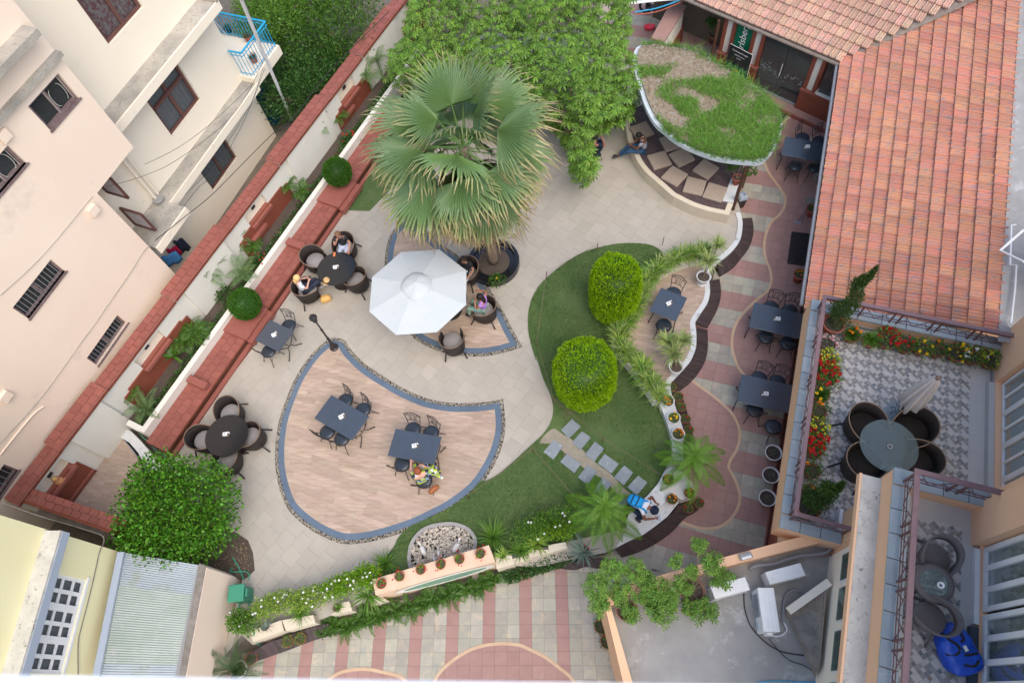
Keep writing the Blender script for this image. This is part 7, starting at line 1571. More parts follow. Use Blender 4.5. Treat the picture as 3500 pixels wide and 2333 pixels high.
M['checked']=bandmat('checked_dress',[(0.04,0.06,0.12),(0.58,0.66,0.03),(0.30,0.40,0.08),(0.72,0.74,0.76),(0.25,0.32,0.52),(0.03,0.04,0.06),(0.50,0.58,0.12)],11,checks=True)
M['zebra']=bandmat('zebra_print',[(0.02,0.02,0.022),(0.7,0.7,0.7)],14)
def at(px,z):v=P(*px,z);return v
def facing(frm,to):d=Vector(to)-Vector(frm);return math.atan2(-d.x,d.y)
TC=P(*Zq(900,600,(585,745)),.75);s=at(Zq(900,600,(655,572)),GZ+.5);f=facing(s,TC)
person('balding man in black T-shirt and pale shorts seated in a wicker chair',(s.x,s.y,GZ),f+.25,dict(elL=(-.20,.14,.76),wrL=(-.09,.16,1.0),haL=(-.05,.15,1.07),elL_=0,head=(0,.07,1.17),wrR=(.20,.25,.70),haR=(.19,.33,.68)) if False else dict(elR=(.20,.16,.82),wrR=(.08,.19,1.02),haR=(.05,.17,1.09),wrL=(-.22,.26,.68),haL=(-.21,.33,.65)),skin=(0.52,0.27,0.19),shirt='black_tee',trousers='pale_blue',hair=(0.16,0.08,0.045),legs_bare=.4,sleeve=.55,shoes=(.4,.4,.4))
s2_=at(Zq(900,600,(330,925)),GZ+.5);f2=facing(s2_,TC)
pw,D_,hc_,hd_,fw_=person('blonde woman in white T-shirt and dotted navy trousers holding a camera, seated cross-legged',(s2_.x,s2_.y,GZ),f2-.12,dict(elL=(-.22,.10,.80),elR=(.22,.10,.80),wrL=(-.08,.26,.88),wrR=(.08,.26,.88),haL=(-.05,.32,.90),haR=(.05,.32,.90),knL=(-.08,.48,.62),knR=(.10,.50,.66),anR=(-.10,.66,.46),toR=(-.20,.76,.48)),skin=(0.62,0.36,0.27),shirt='white_tee',trousers='dark_dots',hair=(0.55,0.37,0.16),hair_long=.12,shoes=(.5,.5,.5))
cmw=root_matrix(pw)@Vector((0,.36,.91));t=thing('camera_in_hand','small black camera held by the blonde woman','camera',tuple(cmw),f2);mb=MB();mb.box((0,0,0),(.10,.05,.065));mb.build('camera_body',M['iron'],t,bevel=.006);mb=MB();mb.lathe([(.026,0),(.026,.04),(0,.04)],14);o=mb.build('lens',M['black_top'],t);o.rotation_euler=(-PI/2,0,0)
h=at(Zq(900,600,(512,845)),1.02);t=thing('straw_hat','straw hat with studded brim resting at the table edge','hat',tuple(h));M['straw']=mat('straw',(0.55,0.34,0.15),(0.65,0.42,0.2),sc=30,rough=.8,bump=.4)
mb=MB();mb.lathe([(.165,.0),(.16,.012),(.095,.012),(.085,.09),(.05,.105),(0,.095)],28);mb.build('brim_and_crown',M['straw'],t,smooth=True);mb=MB();mb.lathe([(.0965,.014),(.0955,.035),(.0965,.036)],28);mb.build('hat_band',M['bark'],t)
for k in range(12):a=k*PI/6;mb=MB();mb.sphere((.135*math.cos(a),.135*math.sin(a),.014),(.011,.011,.006),6,4);mb.build('stud',M['iron'],t)
o=MB().box((0,0,.006),(.075,.145,.012)).build('phone',M['phone'],loc=tuple(at(Zq(900,600,(571,633)),GZ+.755)),bevel=.004) if 'phone' in M else None
M['phone']=mat('phone_orange',(0.62,0.20,0.08),rough=.5);o=MB().box((0,0,.006),(.075,.16,.012)).build('phone',M['phone'],loc=tuple(at(Zq(900,600,(571,633)),GZ+.757)),bevel=.004);tag(o,'orange-cased phone lying on the round table','phone')
def soft_bag(name,label,loc,rz,dim,m,strap=None):
 t=thing(name,label,'bag',loc,rz);bm=bmesh.new();bmesh.ops.create_icosphere(bm,subdivisions=3,radius=1)
 for v in bm.verts:
  x,y,z=v.co;s=1/max(abs(x)**3+abs(y)**3+abs(z)**3,1e-6)**(1/3);k=1+.08*noise.noise(v.co*3);v.co=Vector((x*s*dim[0]*k,y*s*dim[1]*k,z*s*dim[2]*k+dim[2]))
 for fc in bm.faces:fc.smooth=True
 me=bpy.data.meshes.new('bag_body');bm.to_mesh(me);bm.free();me.materials.append(m);o=bpy.data.objects.new('bag_body',me);COL.objects.link(o);o.parent=t
 mb=MB();mb.tube([(-dim[0]*.8,0,dim[2]*1.8),(-dim[0]*.4,.02,dim[2]*2.5),(dim[0]*.4,.02,dim[2]*2.5),(dim[0]*.8,0,dim[2]*1.8)],.012,6);mb.build('handle',strap or m,t,smooth=True);return t
M['bag_yellow']=mat('bag_yellow',(0.60,0.34,0.10),(0.7,0.45,0.16),sc=12,rough=.8);M['bag_brown']=mat('bag_brown',(0.30,0.10,0.035),(0.38,0.14,0.05),sc=8,rough=.5);M['pack_blue']=mat('pack_blue',(0.0,0.20,0.52),(0.01,0.30,0.62),sc=9,rough=.6)
b=at(Zq(900,600,(505,995)),GZ+.1);soft_bag('tote_bag','yellow-orange tote bag standing on the tiles by the blonde woman',(b.x,b.y,GZ),.4,(.17,.09,.13),M['bag_yellow'])
C3=P(*Zq(900,600,(1475,985)),.75);s3=at(Zq(900,600,(1775,1075)),G+.5);f3=facing(s3,C3)
person('dark-haired woman in purple top and green skirt, one arm stretched along the chair',(s3.x,s3.y,G),f3,dict(elR=(.36,.02,.95),wrR=(.34,.24,.90),haR=(.33,.32,.89),elL=(-.20,.12,.80),wrL=(-.08,.20,.98),haL=(-.05,.18,1.04),head=(0,.02,1.16)),skin=(0.42,0.19,0.11),shirt='purple',trousers='green_skirt',hair=(0.012,0.009,0.008),hair_long=.18,sleeve=.12)
s4=at(Zq(900,600,(1640,770)),G+.5);person('person in zebra print trousers mostly hidden by the parasol',(s4.x,s4.y,G),facing(s4,C3)+.25,dict(knL=(-.10,.50,.60),anL=(-.05,.72,.38),knR=(.16,.50,.58)),skin=(0.45,0.22,0.14),shirt='black_tee',trousers='zebra')
s5=at(Zq(900,1150,(1290,1150)),G+.48);f5=facing(s5-Vector((0,0,0)),cB)
pw5,D5,*_=person('red-haired woman in yellow-green checked dress leaning one arm on the table',(s5.x,s5.y,G),f5+.12,dict(elL=(-.20,.22,.84),wrL=(-.14,.42,.82),haL=(-.11,.49,.82),elR=(.22,.14,.82),wrR=(.10,.24,.98),haR=(.07,.20,1.05),knL=(-.05,.46,.55),knR=(.22,.42,.55),anR=(.36,.36,.12),toR=(.40,.48,.05)),skin=(0.62,0.34,0.25),shirt='checked',trousers='checked',hair=(0.20,0.055,0.02),hair_long=0,sleeve=.85)
mb=MB();vs=[];n=26
for i in range(n):
 a=math.radians(-20+150*i/(n-1));rr=.16+.02*math.sin(i*2.1);ro=.36+.05*math.sin(i*1.7)+(.10 if i<12 else 0);vs+=[(rr*math.cos(a),rr*math.sin(a)*.8+.1,.62),(ro*.8*math.cos(a),ro*.8*math.sin(a)+.05,.58+.02*math.sin(i*2.3)),(ro*math.cos(a),ro*math.sin(a)+.02,.33+.03*math.sin(i))]
mb.add(vs,[(3*i+k,3*i+3+k,3*i+4+k,3*i+1+k) for i in range(n-1) for k in(0,1)]);o=mb.build('skirt',M['checked'],pw5,smooth=True)
b=at(Zq(900,1150,(1370,1225)),G+.35);soft_bag('handbag','brown leather handbag hanging on the chair of the checked-dress woman',(b.x,b.y,G+.22),math.radians(40),(.16,.06,.11),M['bag_brown'])
s6=at(Zq(1980,400,(990,490),4.48),ZB+.15);ft6=at(Zq(1980,400,(590,640),4.48),GZ);f6=facing(s6,ft6)
person('man in striped polo shirt and jeans sitting on the bench edge, ankles crossed',(s6.x,s6.y,GZ),f6,dict(spine=(0,-.01,.79),chest=(0,.06,.93),neck=(0,.13,1.04),head=(0,.2,1.12),crown=(0,.24,1.19),shL=(-.17,.07,1.0),shR=(.17,.07,1.0),elL=(-.22,.22,.78),elR=(.22,.22,.78),wrL=(-.06,.38,.72),wrR=(.06,.38,.72),haL=(-.02,.45,.70),haR=(.02,.44,.73),knL=(-.12,.46,.55),knR=(.14,.46,.55),anL=(.02,.82,.12),anR=(-.02,.84,.19),toL=(.08,.98,.06),toR=(-.08,1.0,.10)),skin=(0.22,0.095,0.055),shirt='striped',trousers='denim',hair=(0.01,0.009,0.009),shoes=(0.04,0.04,0.045),sleeve=.55)
s7=at(Zq(1980,400,(230,560),4.48),GZ+.5);person('person in dark clothes seated on an iron chair half hidden under the umbrella tree',(s7.x,s7.y,GZ),math.radians(-25),dict(elR=(.30,.16,.80),wrR=(.14,.30,.95),haR=(.08,.34,1.02),knR=(.14,.44,.58),anR=(-.12,.62,.44),toR=(-.02,.76,.44)),skin=(0.40,0.18,0.12),shirt='navy',trousers='navy',hair=(0.02,0.015,0.012),shoes=(.05,.13,.25))
o=place_copy(chair0,False,(s7.x,s7.y,GZ),math.radians(-25),'black iron chair half hidden beneath the umbrella tree')
s8=at(Zq(2100,1660,(560,480),6.4),GZ+.6);f8=facing(P(2176,1735,0),P(2240,1745,0))
pw8,D8,hc8,hd8,fw8=person('backpacker in grey-white T-shirt and navy cap bending over a phone on the marble step',(s8.x,s8.y,GZ+.17),math.radians(-118),dict(pelvis=(0,-.22,.55),spine=(0,-.08,.74),chest=(0,.08,.84),neck=(0,.22,.90),head=(0,.32,.90),crown=(0,.39,.88),shL=(-.18,.13,.88),shR=(.18,.13,.88),elL=(-.34,.16,.70),elR=(.26,.22,.62),wrL=(-.30,.30,.50),wrR=(.12,.42,.55),haL=(-.30,.37,.46),haR=(.08,.47,.55),hiL=(-.09,-.2,.52),hiR=(.09,-.2,.52),knL=(-.16,.16,.44),knR=(.18,.16,.42),anL=(-.15,-.02,.10),anR=(.20,.0,.10),toL=(-.17,.16,.04),toR=(.24,.16,.04)),skin=(0.24,0.10,0.06),shirt='white_tee',trousers='navy',hair=(0.015,0.012,0.01),shoes=(0.05,0.05,0.06),sleeve=.4,scale=.95)
Mp=root_matrix(pw8)
def from_person(v):return tuple(Mp@Vector(v))
t=thing('navy_cap','dark navy baseball cap on the backpacker','cap',from_person(hc8+hd8*.03),pw8.rotation_euler.z);mb=MB();Mh=Matrix((fw8.cross(hd8),fw8,hd8)).transposed();mb.sphere((0,0,0),(.115,.125,.11),18,10,M=Mh);mb.build('cap_crown',M['navy'],t,smooth=True);mb=MB();mb.sphere(Mh@Vector((0,.14,-.01)),(.085,.09,.012),16,6,M=Mh);mb.build('visor',M['navy'],t,smooth=True)
t=thing('blue_backpack','bright blue daypack on the back of the crouching person','backpack',from_person((0,-.16,.83)),pw8.rotation_euler.z);bm=bmesh.new();bmesh.ops.create_icosphere(bm,subdivisions=3,radius=1)
for v in bm.verts:
 x,y,z=v.co;s_=1/max(abs(x)**3+abs(y)**3+abs(z)**3,1e-6)**(1/3);k=1+.1*noise.noise(v.co*3);v.co=Vector((x*s_*.14*k,y*s_*.19*k,z*s_*.085*k+.07))
for fc in bm.faces:fc.smooth=True
me=bpy.data.meshes.new('pack_body');bm.to_mesh(me);bm.free();me.materials.append(M['pack_blue']);o=bpy.data.objects.new('pack_body',me);COL.objects.link(o);o.parent=t
for k in(-1,1):mb=MB();mb.tube([(k*.09,.12,.1),(k*.11,.26,.11),(k*.13,.34,.04),(k*.14,.3,-.08)],.024,6);mb.build('shoulder_strap',M['pack_blue'],t,smooth=True)
for y in(-.08,.05):mb=MB();mb.bar((-.13,y,.155),(.13,y,.155),.03,.012);mb.build('compression_strap',M['navy'],t)
o=MB().box((0,0,0),(.08,.15,.012)).build('phone',M['grey_paint'],loc=from_person((.03,.52,.52)),bevel=.004);tag(o,'grey phone held by the crouching backpacker','phone')
def quads(Pb,D,S,L,W,drop=0.0):
 "folded leaf quads from base points, directions, side vectors"
 tip=Pb+D*L[:,None];tip[:,2]-=drop*L;m=Pb+D*(L*.5)[:,None];m[:,2]+=.06*L;s=S*(W/2)[:,None]
 V=np.stack([Pb,m-s,tip,m+s],1).reshape(-1,3);n=len(Pb);return V,np.arange(4*n).reshape(-1,4)
def unit(a):return a/np.maximum(np.linalg.norm(a,axis=1,keepdims=True),1e-9)
def leaf_shell(n,rad,size,aspect=.5,depth=.25,lump=.12,flat=0.0,seed=1,freq=2.2,out=.8,low=-1.0,boxy=2.0):
 "leaves spread through the outer part of a lumpy ellipsoid"
 g=np.random.default_rng(seed);d=unit(g.normal(size=(n,3)));d=d[d[:,2]>low];n=len(d)
 k=np.array([noise.noise(Vector(tuple(v*freq+seed*3.7))) for v in d]);r=(1+lump*2*k)*(1-depth*g.random(n)**1.6)
 if boxy!=2:r*=1/(np.abs(np.hypot(d[:,0],d[:,1]))**boxy+np.abs(d[:,2])**boxy)**(1/boxy)
 p=d*r[:,None]*np.array(rad);dr=unit(d*out+g.normal(size=(n,3))*.6+np.array([0,0,flat]));s=unit(np.cross(dr,g.normal(size=(n,3))))
 L=size*g.uniform(.6,1.25,n);return quads(p,dr,s,L,L*aspect)
def join(parts):
 V=[];Fc=[];o=0
 for v,f in parts:V.append(v);Fc.append(f+o);o+=len(v)
 return np.concatenate(V),np.concatenate(Fc)
def blade_rosette(n,L,W,lo=.1,hi=1.3,droop=.5,seed=1,segs=3):
 g=np.random.default_rng(seed);V=[];Fc=[];o=0
 for i in range(n):
  a=g.uniform(0,2*PI);e=g.uniform(lo,hi);l=L*g.uniform(.7,1.15);h=np.array([math.cos(a),math.sin(a)]);s=np.array([-h[1],h[0],0]);p=np.zeros(3);p[:2]=h*.015
  for k in range(segs+1):
   w=W*(1-(k/segs)**2)*(.6+.4*min(k,1))+.001;V+=[p-s*w/2,p+s*w/2];el=e-droop*(k+.5)/segs*2;p=p+np.array([h[0]*math.cos(el),h[1]*math.cos(el),math.sin(el)])*l/segs
  for k in range(segs):Fc.append((o+2*k,o+2*k+1,o+2*k+3,o+2*k+2))
  o+=2*segs+2
 return np.array(V),np.array(Fc)
def feather(L,wl,n,arch=.5,lw=.012,up=.3,taper=True,vee=.35,seed=0):
 "pinnate frond along +x"
 g=np.random.default_rng(seed);V=[];Fc=[];o=0;pts=[]
 for k in range(n+1):f=k/n;pts.append(np.array([L*f*math.cos(up-arch*f),0,L*f*math.sin(up-arch*f*.9)]))
 for k in range(n):
  f=(k+.5)/n;p=pts[k];t=(pts[k+1]-p);t=t/np.linalg.norm(t);w=wl*(math.sin(PI*min(f*.85+.15,1)) if taper else 1)+.01
  V+=[p+[0,-.004,0],p+[0,.004,0],pts[k+1]+[0,.004,0],pts[k+1]+[0,-.004,0]];Fc.append((o,o+1,o+2,o+3));o+=4
  for s in(-1,1):
   d=np.array([.55,s*1.0,vee+g.normal()*.12]);d/=np.linalg.norm(d);tip=p+d*w;tip[2]-=w*.3;m=p+d*w*.45;V+=[p,m-t*lw,tip,m+t*lw];Fc.append((o,o+1,o+2,o+3));o+=4
 return np.array(V),np.array(Fc)
PROTO={}
def proto_mesh(key,fn,m,smooth=False):
 if key not in PROTO:
  V,Fc=fn();o=npmesh(key,V,Fc,m,smooth=smooth);PROTO[key]=o.data;bpy.data.objects.remove(o)
 return PROTO[key]
def part(name,me,parent,loc=(0,0,0),rot=(0,0,0),sc=1.0):
 o=bpy.data.objects.new(name,me);COL.objects.link(o);o.parent=parent;o.location=loc;o.rotation_euler=rot;o.scale=(sc,)*3 if not isinstance(sc,tuple) else sc;return o
def pot_mesh(r,h,m,style='plain'):
 key='pot_%.2f_%.2f_%s_%s'%(r,h,m,style)
 if key not in PROTO:
  mb=MB();pr=[(0,0),(r*.62,0),(r*.9,h*.78),(r,h*.8),(r*1.06,h),(r*.93,h),(r*.88,h*.86)]
  if style=='urn':pr=[(0,0),(r*.7,0),(r*.65,h*.06),(r*.32,h*.2),(r*.35,h*.3),(r*.8,h*.55),(r*.95,h*.9),(r*1.1,h),(r*.95,h),(r*.85,h*.88)]
  if style=='bowl':pr=[(0,0),(r*.5,0),(r*.5,h*.1),(r*.9,h*.6),(r,h*.92),(r*1.04,h),(r*.9,h),(r*.84,h*.82)]
  mb.lathe(pr,24);o=mb.build('pot',M[m],smooth=True);PROTO[key]=o.data;bpy.data.objects.remove(o)
  mb=MB();mb.lathe([(r*.89,h*.84),(0,h*.88)],20);o=mb.build('soil',M['soil']);PROTO[key+'s']=o.data;bpy.data.objects.remove(o)
 return PROTO[key],PROTO[key+'s']
def pot(t,r,h,m,style='plain'):a,b=pot_mesh(r,h,m,style);part('pot',a,t);part('soil',b,t)
def flower_mesh(col,r):
 def fn():
  g=np.random.default_rng(3);n=14;a=g.uniform(0,2*PI,n);e=g.uniform(.1,1.2,n);D=np.stack([np.cos(a)*np.cos(e),np.sin(a)*np.cos(e),np.sin(e)],1);S=unit(np.cross(D,[0,0,1.0]));return quads(np.zeros((n,3)),D,S,np.full(n,r),np.full(n,r*.9))
 return proto_mesh('flower_%s_%.3f'%(col,r),fn,M['fl_'+col])
def potted(label,px,z,r=.15,h=.24,potm='terracotta',style='plain',kind='bush',leaf='lf_mid',fs=None,nf=0,fr=.03,spread=1.15,ph=.16,cat='potted plant',group=None,seed=0,name='potted_plant'):
 rnd=random.Random(seed*7+int(px[0]));b=P(px[0],px[1],z+h*.5);t=thing(name,label,cat,(b.x,b.y,z),rnd.random()*6,group);pot(t,r,h,potm,style)
 if kind=='bush':me=proto_mesh('bush_%s_%.2f'%(leaf,ph),lambda:leaf_shell(420,(1,1,ph/.16*.75),.28,.4,.5,.1,.2,seed=11,low=-.2),M[leaf]);part('foliage',me,t,(0,0,h+.01),(0,0,rnd.random()*6),r*spread)
 elif kind=='tuft':me=proto_mesh('tuft_%s'%leaf,lambda:blade_rosette(150,1.25,.09,.2,1.5,.35,5),M[leaf]);part('foliage',me,t,(0,0,h-.02),(0,0,rnd.random()*6),r*spread)
 elif kind=='sprig':me=proto_mesh('sprig_%s'%leaf,lambda:leaf_shell(110,(.5,.5,.5),.22,.45,.8,.2,.3,seed=4,low=-.3),M[leaf]);part('foliage',me,t,(0,0,h),(0,0,rnd.random()*6),r*spread)
 if nf:
  for k in range(nf):
   a=rnd.random()*2*PI;q=r*spread*math.sqrt(rnd.random())*.95;part('flower',flower_mesh(fs,fr),t,(q*math.cos(a),q*math.sin(a),h+ph*.75*(1-(q/(r*spread))**2)**.5+ph*.25+.01),(rnd.gauss(0,.4),rnd.gauss(0,.4),a))
 return t
def topiary(label,base,H,r,m,n,size,low,seed,grp,boxy=3.2,trunk=True,aspect=.45):
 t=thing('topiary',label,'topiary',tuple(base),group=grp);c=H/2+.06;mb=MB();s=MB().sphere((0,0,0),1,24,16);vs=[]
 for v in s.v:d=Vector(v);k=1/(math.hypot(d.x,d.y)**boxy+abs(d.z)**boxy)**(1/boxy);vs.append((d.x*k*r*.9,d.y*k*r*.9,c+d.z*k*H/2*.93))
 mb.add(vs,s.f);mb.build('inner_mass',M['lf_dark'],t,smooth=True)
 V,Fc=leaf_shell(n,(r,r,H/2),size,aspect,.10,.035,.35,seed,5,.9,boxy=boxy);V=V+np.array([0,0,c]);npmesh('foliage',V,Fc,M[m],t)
 mb=MB();mb.tube([(0,0,0),(0,0,.3)],.05,8);mb.build('stem',M['bark'],t);return t
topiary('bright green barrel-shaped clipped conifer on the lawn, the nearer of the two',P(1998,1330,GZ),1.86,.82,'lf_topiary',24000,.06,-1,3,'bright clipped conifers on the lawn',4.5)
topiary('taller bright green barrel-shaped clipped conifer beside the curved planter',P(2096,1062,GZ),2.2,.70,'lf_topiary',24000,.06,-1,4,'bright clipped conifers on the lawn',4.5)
for px,lb in(((840,1042),'dark green clipped ball on the red ledge, lower of the two'),((1155,592),'dark green clipped ball on the red ledge near the fan palm')):
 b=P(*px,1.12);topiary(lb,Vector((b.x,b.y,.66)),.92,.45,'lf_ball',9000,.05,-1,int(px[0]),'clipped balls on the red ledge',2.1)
def fan(seed,dead,fold):
 g=np.random.default_rng(seed);n=40;V=[];Fc=[];T=[];o=0;R_=1.08
 def add(vs,f,t):nonlocal o;V.extend(vs);T.extend(t);Fc.extend([tuple(i+o for i in q) for q in f]);o+=len(vs)
 pl=.85
 add([(0,-.02,0),(0,.02,0),(pl,.012,0),(pl,-.012,0)],[(0,1,2,3)],[.1]*4)
 for i in range(n):
  a0=math.radians(-100+200*i/n);a1=math.radians(-100+200*(i+1)/n);am=(a0+a1)/2;r=R_*(.80+.2*math.cos(am))*g.uniform(.9,1.06);zf=lambda a,q:-fold*abs(math.sin(a))*q-.10*q*q*R_*(1+dead)
  def pt(a,q,dz=0.0):return(pl+q*r*math.cos(a)*(1 if abs(a)<1.6 else .85),q*r*math.sin(a)*(1-.18*fold),zf(a,q*r)+dz)
  split=g.uniform(.52,.66);jt=g.normal(0,.03)
  c,e0,e1=pt(am,.0),pt(a0,split,-.012),pt(a1,split,-.012);mid_=pt(am,split,.014);am2=am+jt;q1=pt(am2,.82,-.02-.05*g.random());w=.016;nx,ny=-math.sin(am),math.cos(am);dr=-.10-.22*g.random()-.2*dead;tip=pt(am2+g.normal(0,.04),.97,dr)
  t0=.12+dead*.55;t1=.30+dead*.6;t2=.62+dead*.5
  add([c,e0,mid_,e1],[(0,1,2),(0,2,3)],[t0,t1,t1,t1])
  add([e0,mid_,e1,(q1[0]-nx*w,q1[1]-ny*w,q1[2]),(q1[0]+nx*w,q1[1]+ny*w,q1[2]),tip],[(0,1,3),(1,4,3),(1,2,4),(3,4,5)],[t1,t1,t1,t2,t2,1.0+dead])
 me=bpy.data.meshes.new('frond');me.from_pydata([tuple(map(float,v)) for v in V],[],Fc);me.materials.append(M['fan']);at_=me.attributes.new('tip','FLOAT','POINT');at_.data.foreach_set('value',T);return me
pb_=P(1687,893,GZ+.2);ct=P(1583,505,5.35);t=thing('fan_palm','tall fan palm with drooping pleated leaves browned at their tips','palm tree',(pb_.x,pb_.y,GZ+.2))
top=Vector((ct.x,ct.y,5.35))-t.location;mb=MB();pts_=smooth_open([Vector((0,0,0)),Vector((.02,0,1.5)),Vector((top.x*.5,top.y*.5,3.2)),top],4);mb.tube(pts_,[.17-.004*i for i in range(len(pts_))],12);mb.build('trunk',M['bark'],t,smooth=True)
fans=[fan(1,0,.15),fan(2,.12,.3),fan(3,.32,.45),fan(4,.6,.6)];rnd=random.Random(21)
for k,(n_,e0,e1,idx) in enumerate(((4,1.25,1.0,(0,)),(6,.7,.4,(0,0,1)),(8,.15,-.15,(0,1)),(9,-.35,-.6,(1,2)),(9,-.75,-1.1,(2,3)),(9,-1.1,-1.35,(3,)))):
 for i in range(n_):
  a=2*PI*(i+.5*(k%2)+rnd.uniform(-.2,.2))/n_;e=rnd.uniform(e1,e0);q=Matrix.Rotation(a,4,'Z')@Matrix.Rotation(-e,4,'Y')@Matrix.Rotation(rnd.uniform(-.35,.35),4,'X');o=bpy.data.objects.new('frond',fans[rnd.choice(idx)]);COL.objects.link(o);o.parent=t;s=rnd.uniform(1.25,1.5)*(.85 if k==0 else(1.22 if k==5 else 1));o.matrix_local=Matrix.Translation(top+Vector((0,0,.12-.07*k)))@q@Matrix.Scale(s,4)
def whorls(pts,size,seed,nl=9):
 g=np.random.default_rng(seed);V=[];Fc=[];o=0
 for p,sc in pts:
  tilt=g.normal(0,.28,2);a0=g.uniform(0,6.28)
  for k in range(nl):
   a=a0+2*PI*k/nl+g.normal(0,.08);h=np.array([math.cos(a),math.sin(a),0]);s=np.array([-h[1],h[0],0]);L=size*sc*g.uniform(.8,1.1);w=L*.135
   z=lambda q:-.42*L*q*q-(tilt[0]*h[0]+tilt[1]*h[1])*L*q
   q0,q1,q2,q3=.12,.42,.75,1.0;f=lambda q,ww,up=0:[p+h*L*q-s*ww+np.array([0,0,z(q)]),p+h*L*q+np.array([0,0,z(q)+up]),p+h*L*q+s*ww+np.array([0,0,z(q)])]
   V+=f(q0,.004)+f(q1,w*.9,.018)+f(q2,w,.018)+[p+h*L*q3+np.array([0,0,z(q3)])]
   for r in(0,3):Fc+=[(o+r,o+r+1,o+r+4),(o+r,o+r+4,o+r+3),(o+r+1,o+r+2,o+r+5),(o+r+1,o+r+5,o+r+4)]
   Fc+=[(o+6,o+7,o+9),(o+7,o+8,o+9)];o+=10
 return np.array(V),np.array(Fc)
sp=[(1432,-60),(1385,64),(1385,123),(1338,170),(1325,238),(1312,265),(1400,330),(1500,330),(1700,330),(1850,400),(1950,520),(1955,600),(1995,640),(2045,615),(2050,565),(2020,505),(2035,460),(2120,425),(2165,390),(2180,330),(2180,250),(2170,190),(2130,160),(2155,120),(2165,20),(2165,-60)]
cent=[(1500,120),(1800,150),(2050,120),(1960,380)];buckets=[[] for _ in cent];g=random.Random(9);k=0;seen=[]
while k<2300:
 x,y=g.uniform(1300,2210),g.uniform(-60,650)
 if not inside((x,y),sp):continue
 lay=0 if k<520 else 1
 if not lay:
  if any(abs(x-u_)<27 and abs(y-v_)<23 for u_,v_ in seen):
   miss=globals().get('miss',0)+1
   if miss<20000:continue
  seen.append((x,y))
 edge_=1.0 if inside((x,y+45),sp) else .55
 z=(2.9+.9*noise.noise(Vector((x/160,y/160,2)))-.9*max((y-250)/400,0))*edge_+.5-(g.uniform(.35,1.7) if lay else g.uniform(0,.25));p=P(x,y,max(z,.9));i=min(range(4),key=lambda q:(cent[q][0]-x)**2+(cent[q][1]-y)**2);buckets[i].append((np.array(p),g.uniform(.8,1.2)));k+=1
for(x,y),bk,lb in zip(cent,buckets,('umbrella tree crown nearest the boundary wall','umbrella tree crown above the fan palm at the top middle','umbrella tree crown by the gate wall','umbrella tree crown reaching down to the seated person in dark clothes')):
 c=P(x,y,2.6);t=thing('umbrella_tree',lb,'tree',(c.x,c.y,0),group='umbrella trees at the top of the garden');mb=MB();ra_=random.Random(int(x));lc=Vector((c.x,c.y,0))
 mb.tube([(0,0,0),(.05,.03,1.2),(0,.1,2.1)],[.13,.1,.07],8);mb.build('trunk',M['bark'],t,smooth=True)
 for q in ra_.sample(bk,14):v=Vector(q[0])-lc;mb=MB();mb.tube(smooth_open([Vector((0,.05,1.3)),Vector((v.x*.5,v.y*.5,1.9)),v-Vector((0,0,.1))],3),.022,5);mb.build('limb',M['bark'],t)
 V,Fc=whorls(bk,.19,int(x));npmesh('crown',V-np.array([c.x,c.y,0]),Fc,M['lf_schef'],t,smooth=True)
mb=MB();
def tree(label,cpx,z,rad,n,size,m,aspect=.5,grp=None,seed=1,lump=.16,lobes=5,trunk_at=None):
 c=P(*cpx,z);t=thing('broadleaf_tree',label,'tree',(c.x,c.y,0),group=grp);rn=random.Random(seed);parts=[leaf_shell(n//2,rad,size,aspect,.55,lump,.3,seed)]
 for k in range(lobes):
  a=2*PI*k/lobes+rn.random();rr=rn.uniform(.45,.6);v,f=leaf_shell(n//(2*lobes),tuple(q*rr for q in rad),size,aspect,.5,lump,.3,seed+k+1);parts.append((v+np.array([rad[0]*.55*math.cos(a),rad[1]*.55*math.sin(a),rad[2]*rn.uniform(.0,.45)]),f))
 V,Fc=join(parts);npmesh('crown',V+np.array([0,0,z]),Fc,m if not isinstance(m,str) else M[m],t);mb=MB();mb.tube([(0,0,0),(.04,0,z*.6),(0,.03,z)],[.14,.1,.06],8);mb.build('trunk',M['bark'],t,smooth=True)
 for k in range(7):a=k*.9+rn.random();mb=MB();mb.tube([(0,0,z*.55),(rad[0]*.4*math.cos(a),rad[1]*.4*math.sin(a),z*.9),(rad[0]*.8*math.cos(a),rad[1]*.8*math.sin(a),z+rad[2]*.3)],[.05,.035,.012],5);mb.build('limb',M['bark'],t)
 return t
tree('dense round tree with small glossy leaves by the tin roof',(605,1758),1.55,(1.55,1.45,1.05),15000,.085,'lf_round',.75,seed=5,lump=.09,lobes=6)
for lb,c,z,rad,m,s in(('dark bushy tree beyond the wall beside the blue balcony',(1010,300),1.3,(1.6,1.3,1.1),'lf_dark',31),('bright feathery-leaved tree above the blue balcony',(925,60),2.4,(1.3,1.5,1.0),'lf_mid',32),('dark tree behind the wall at the top edge',(1130,110),1.6,(2.0,1.9,1.2),'lf_fern',33),('dark tree behind the wall, nearest its stepped red cap',(1110,240),1.0,(1.3,1.5,.9),'lf_dark',34),('mid green tree at the top edge behind the wall',(1060,-30),2.2,(2.2,1.6,1.1),'lf_mid',35)):
 tree(lb,c,z,rad,9000,.11,m,.42,'trees behind the boundary wall',s)
fa_=proto_mesh('areca_frond',lambda:feather(.62,.2,22,.75,.011,.9,vee=.3),M['lf_areca']);fa2=proto_mesh('areca_frond_b',lambda:feather(.5,.17,18,.9,.013,.6,vee=.1,seed=4),M['lf_fern'])
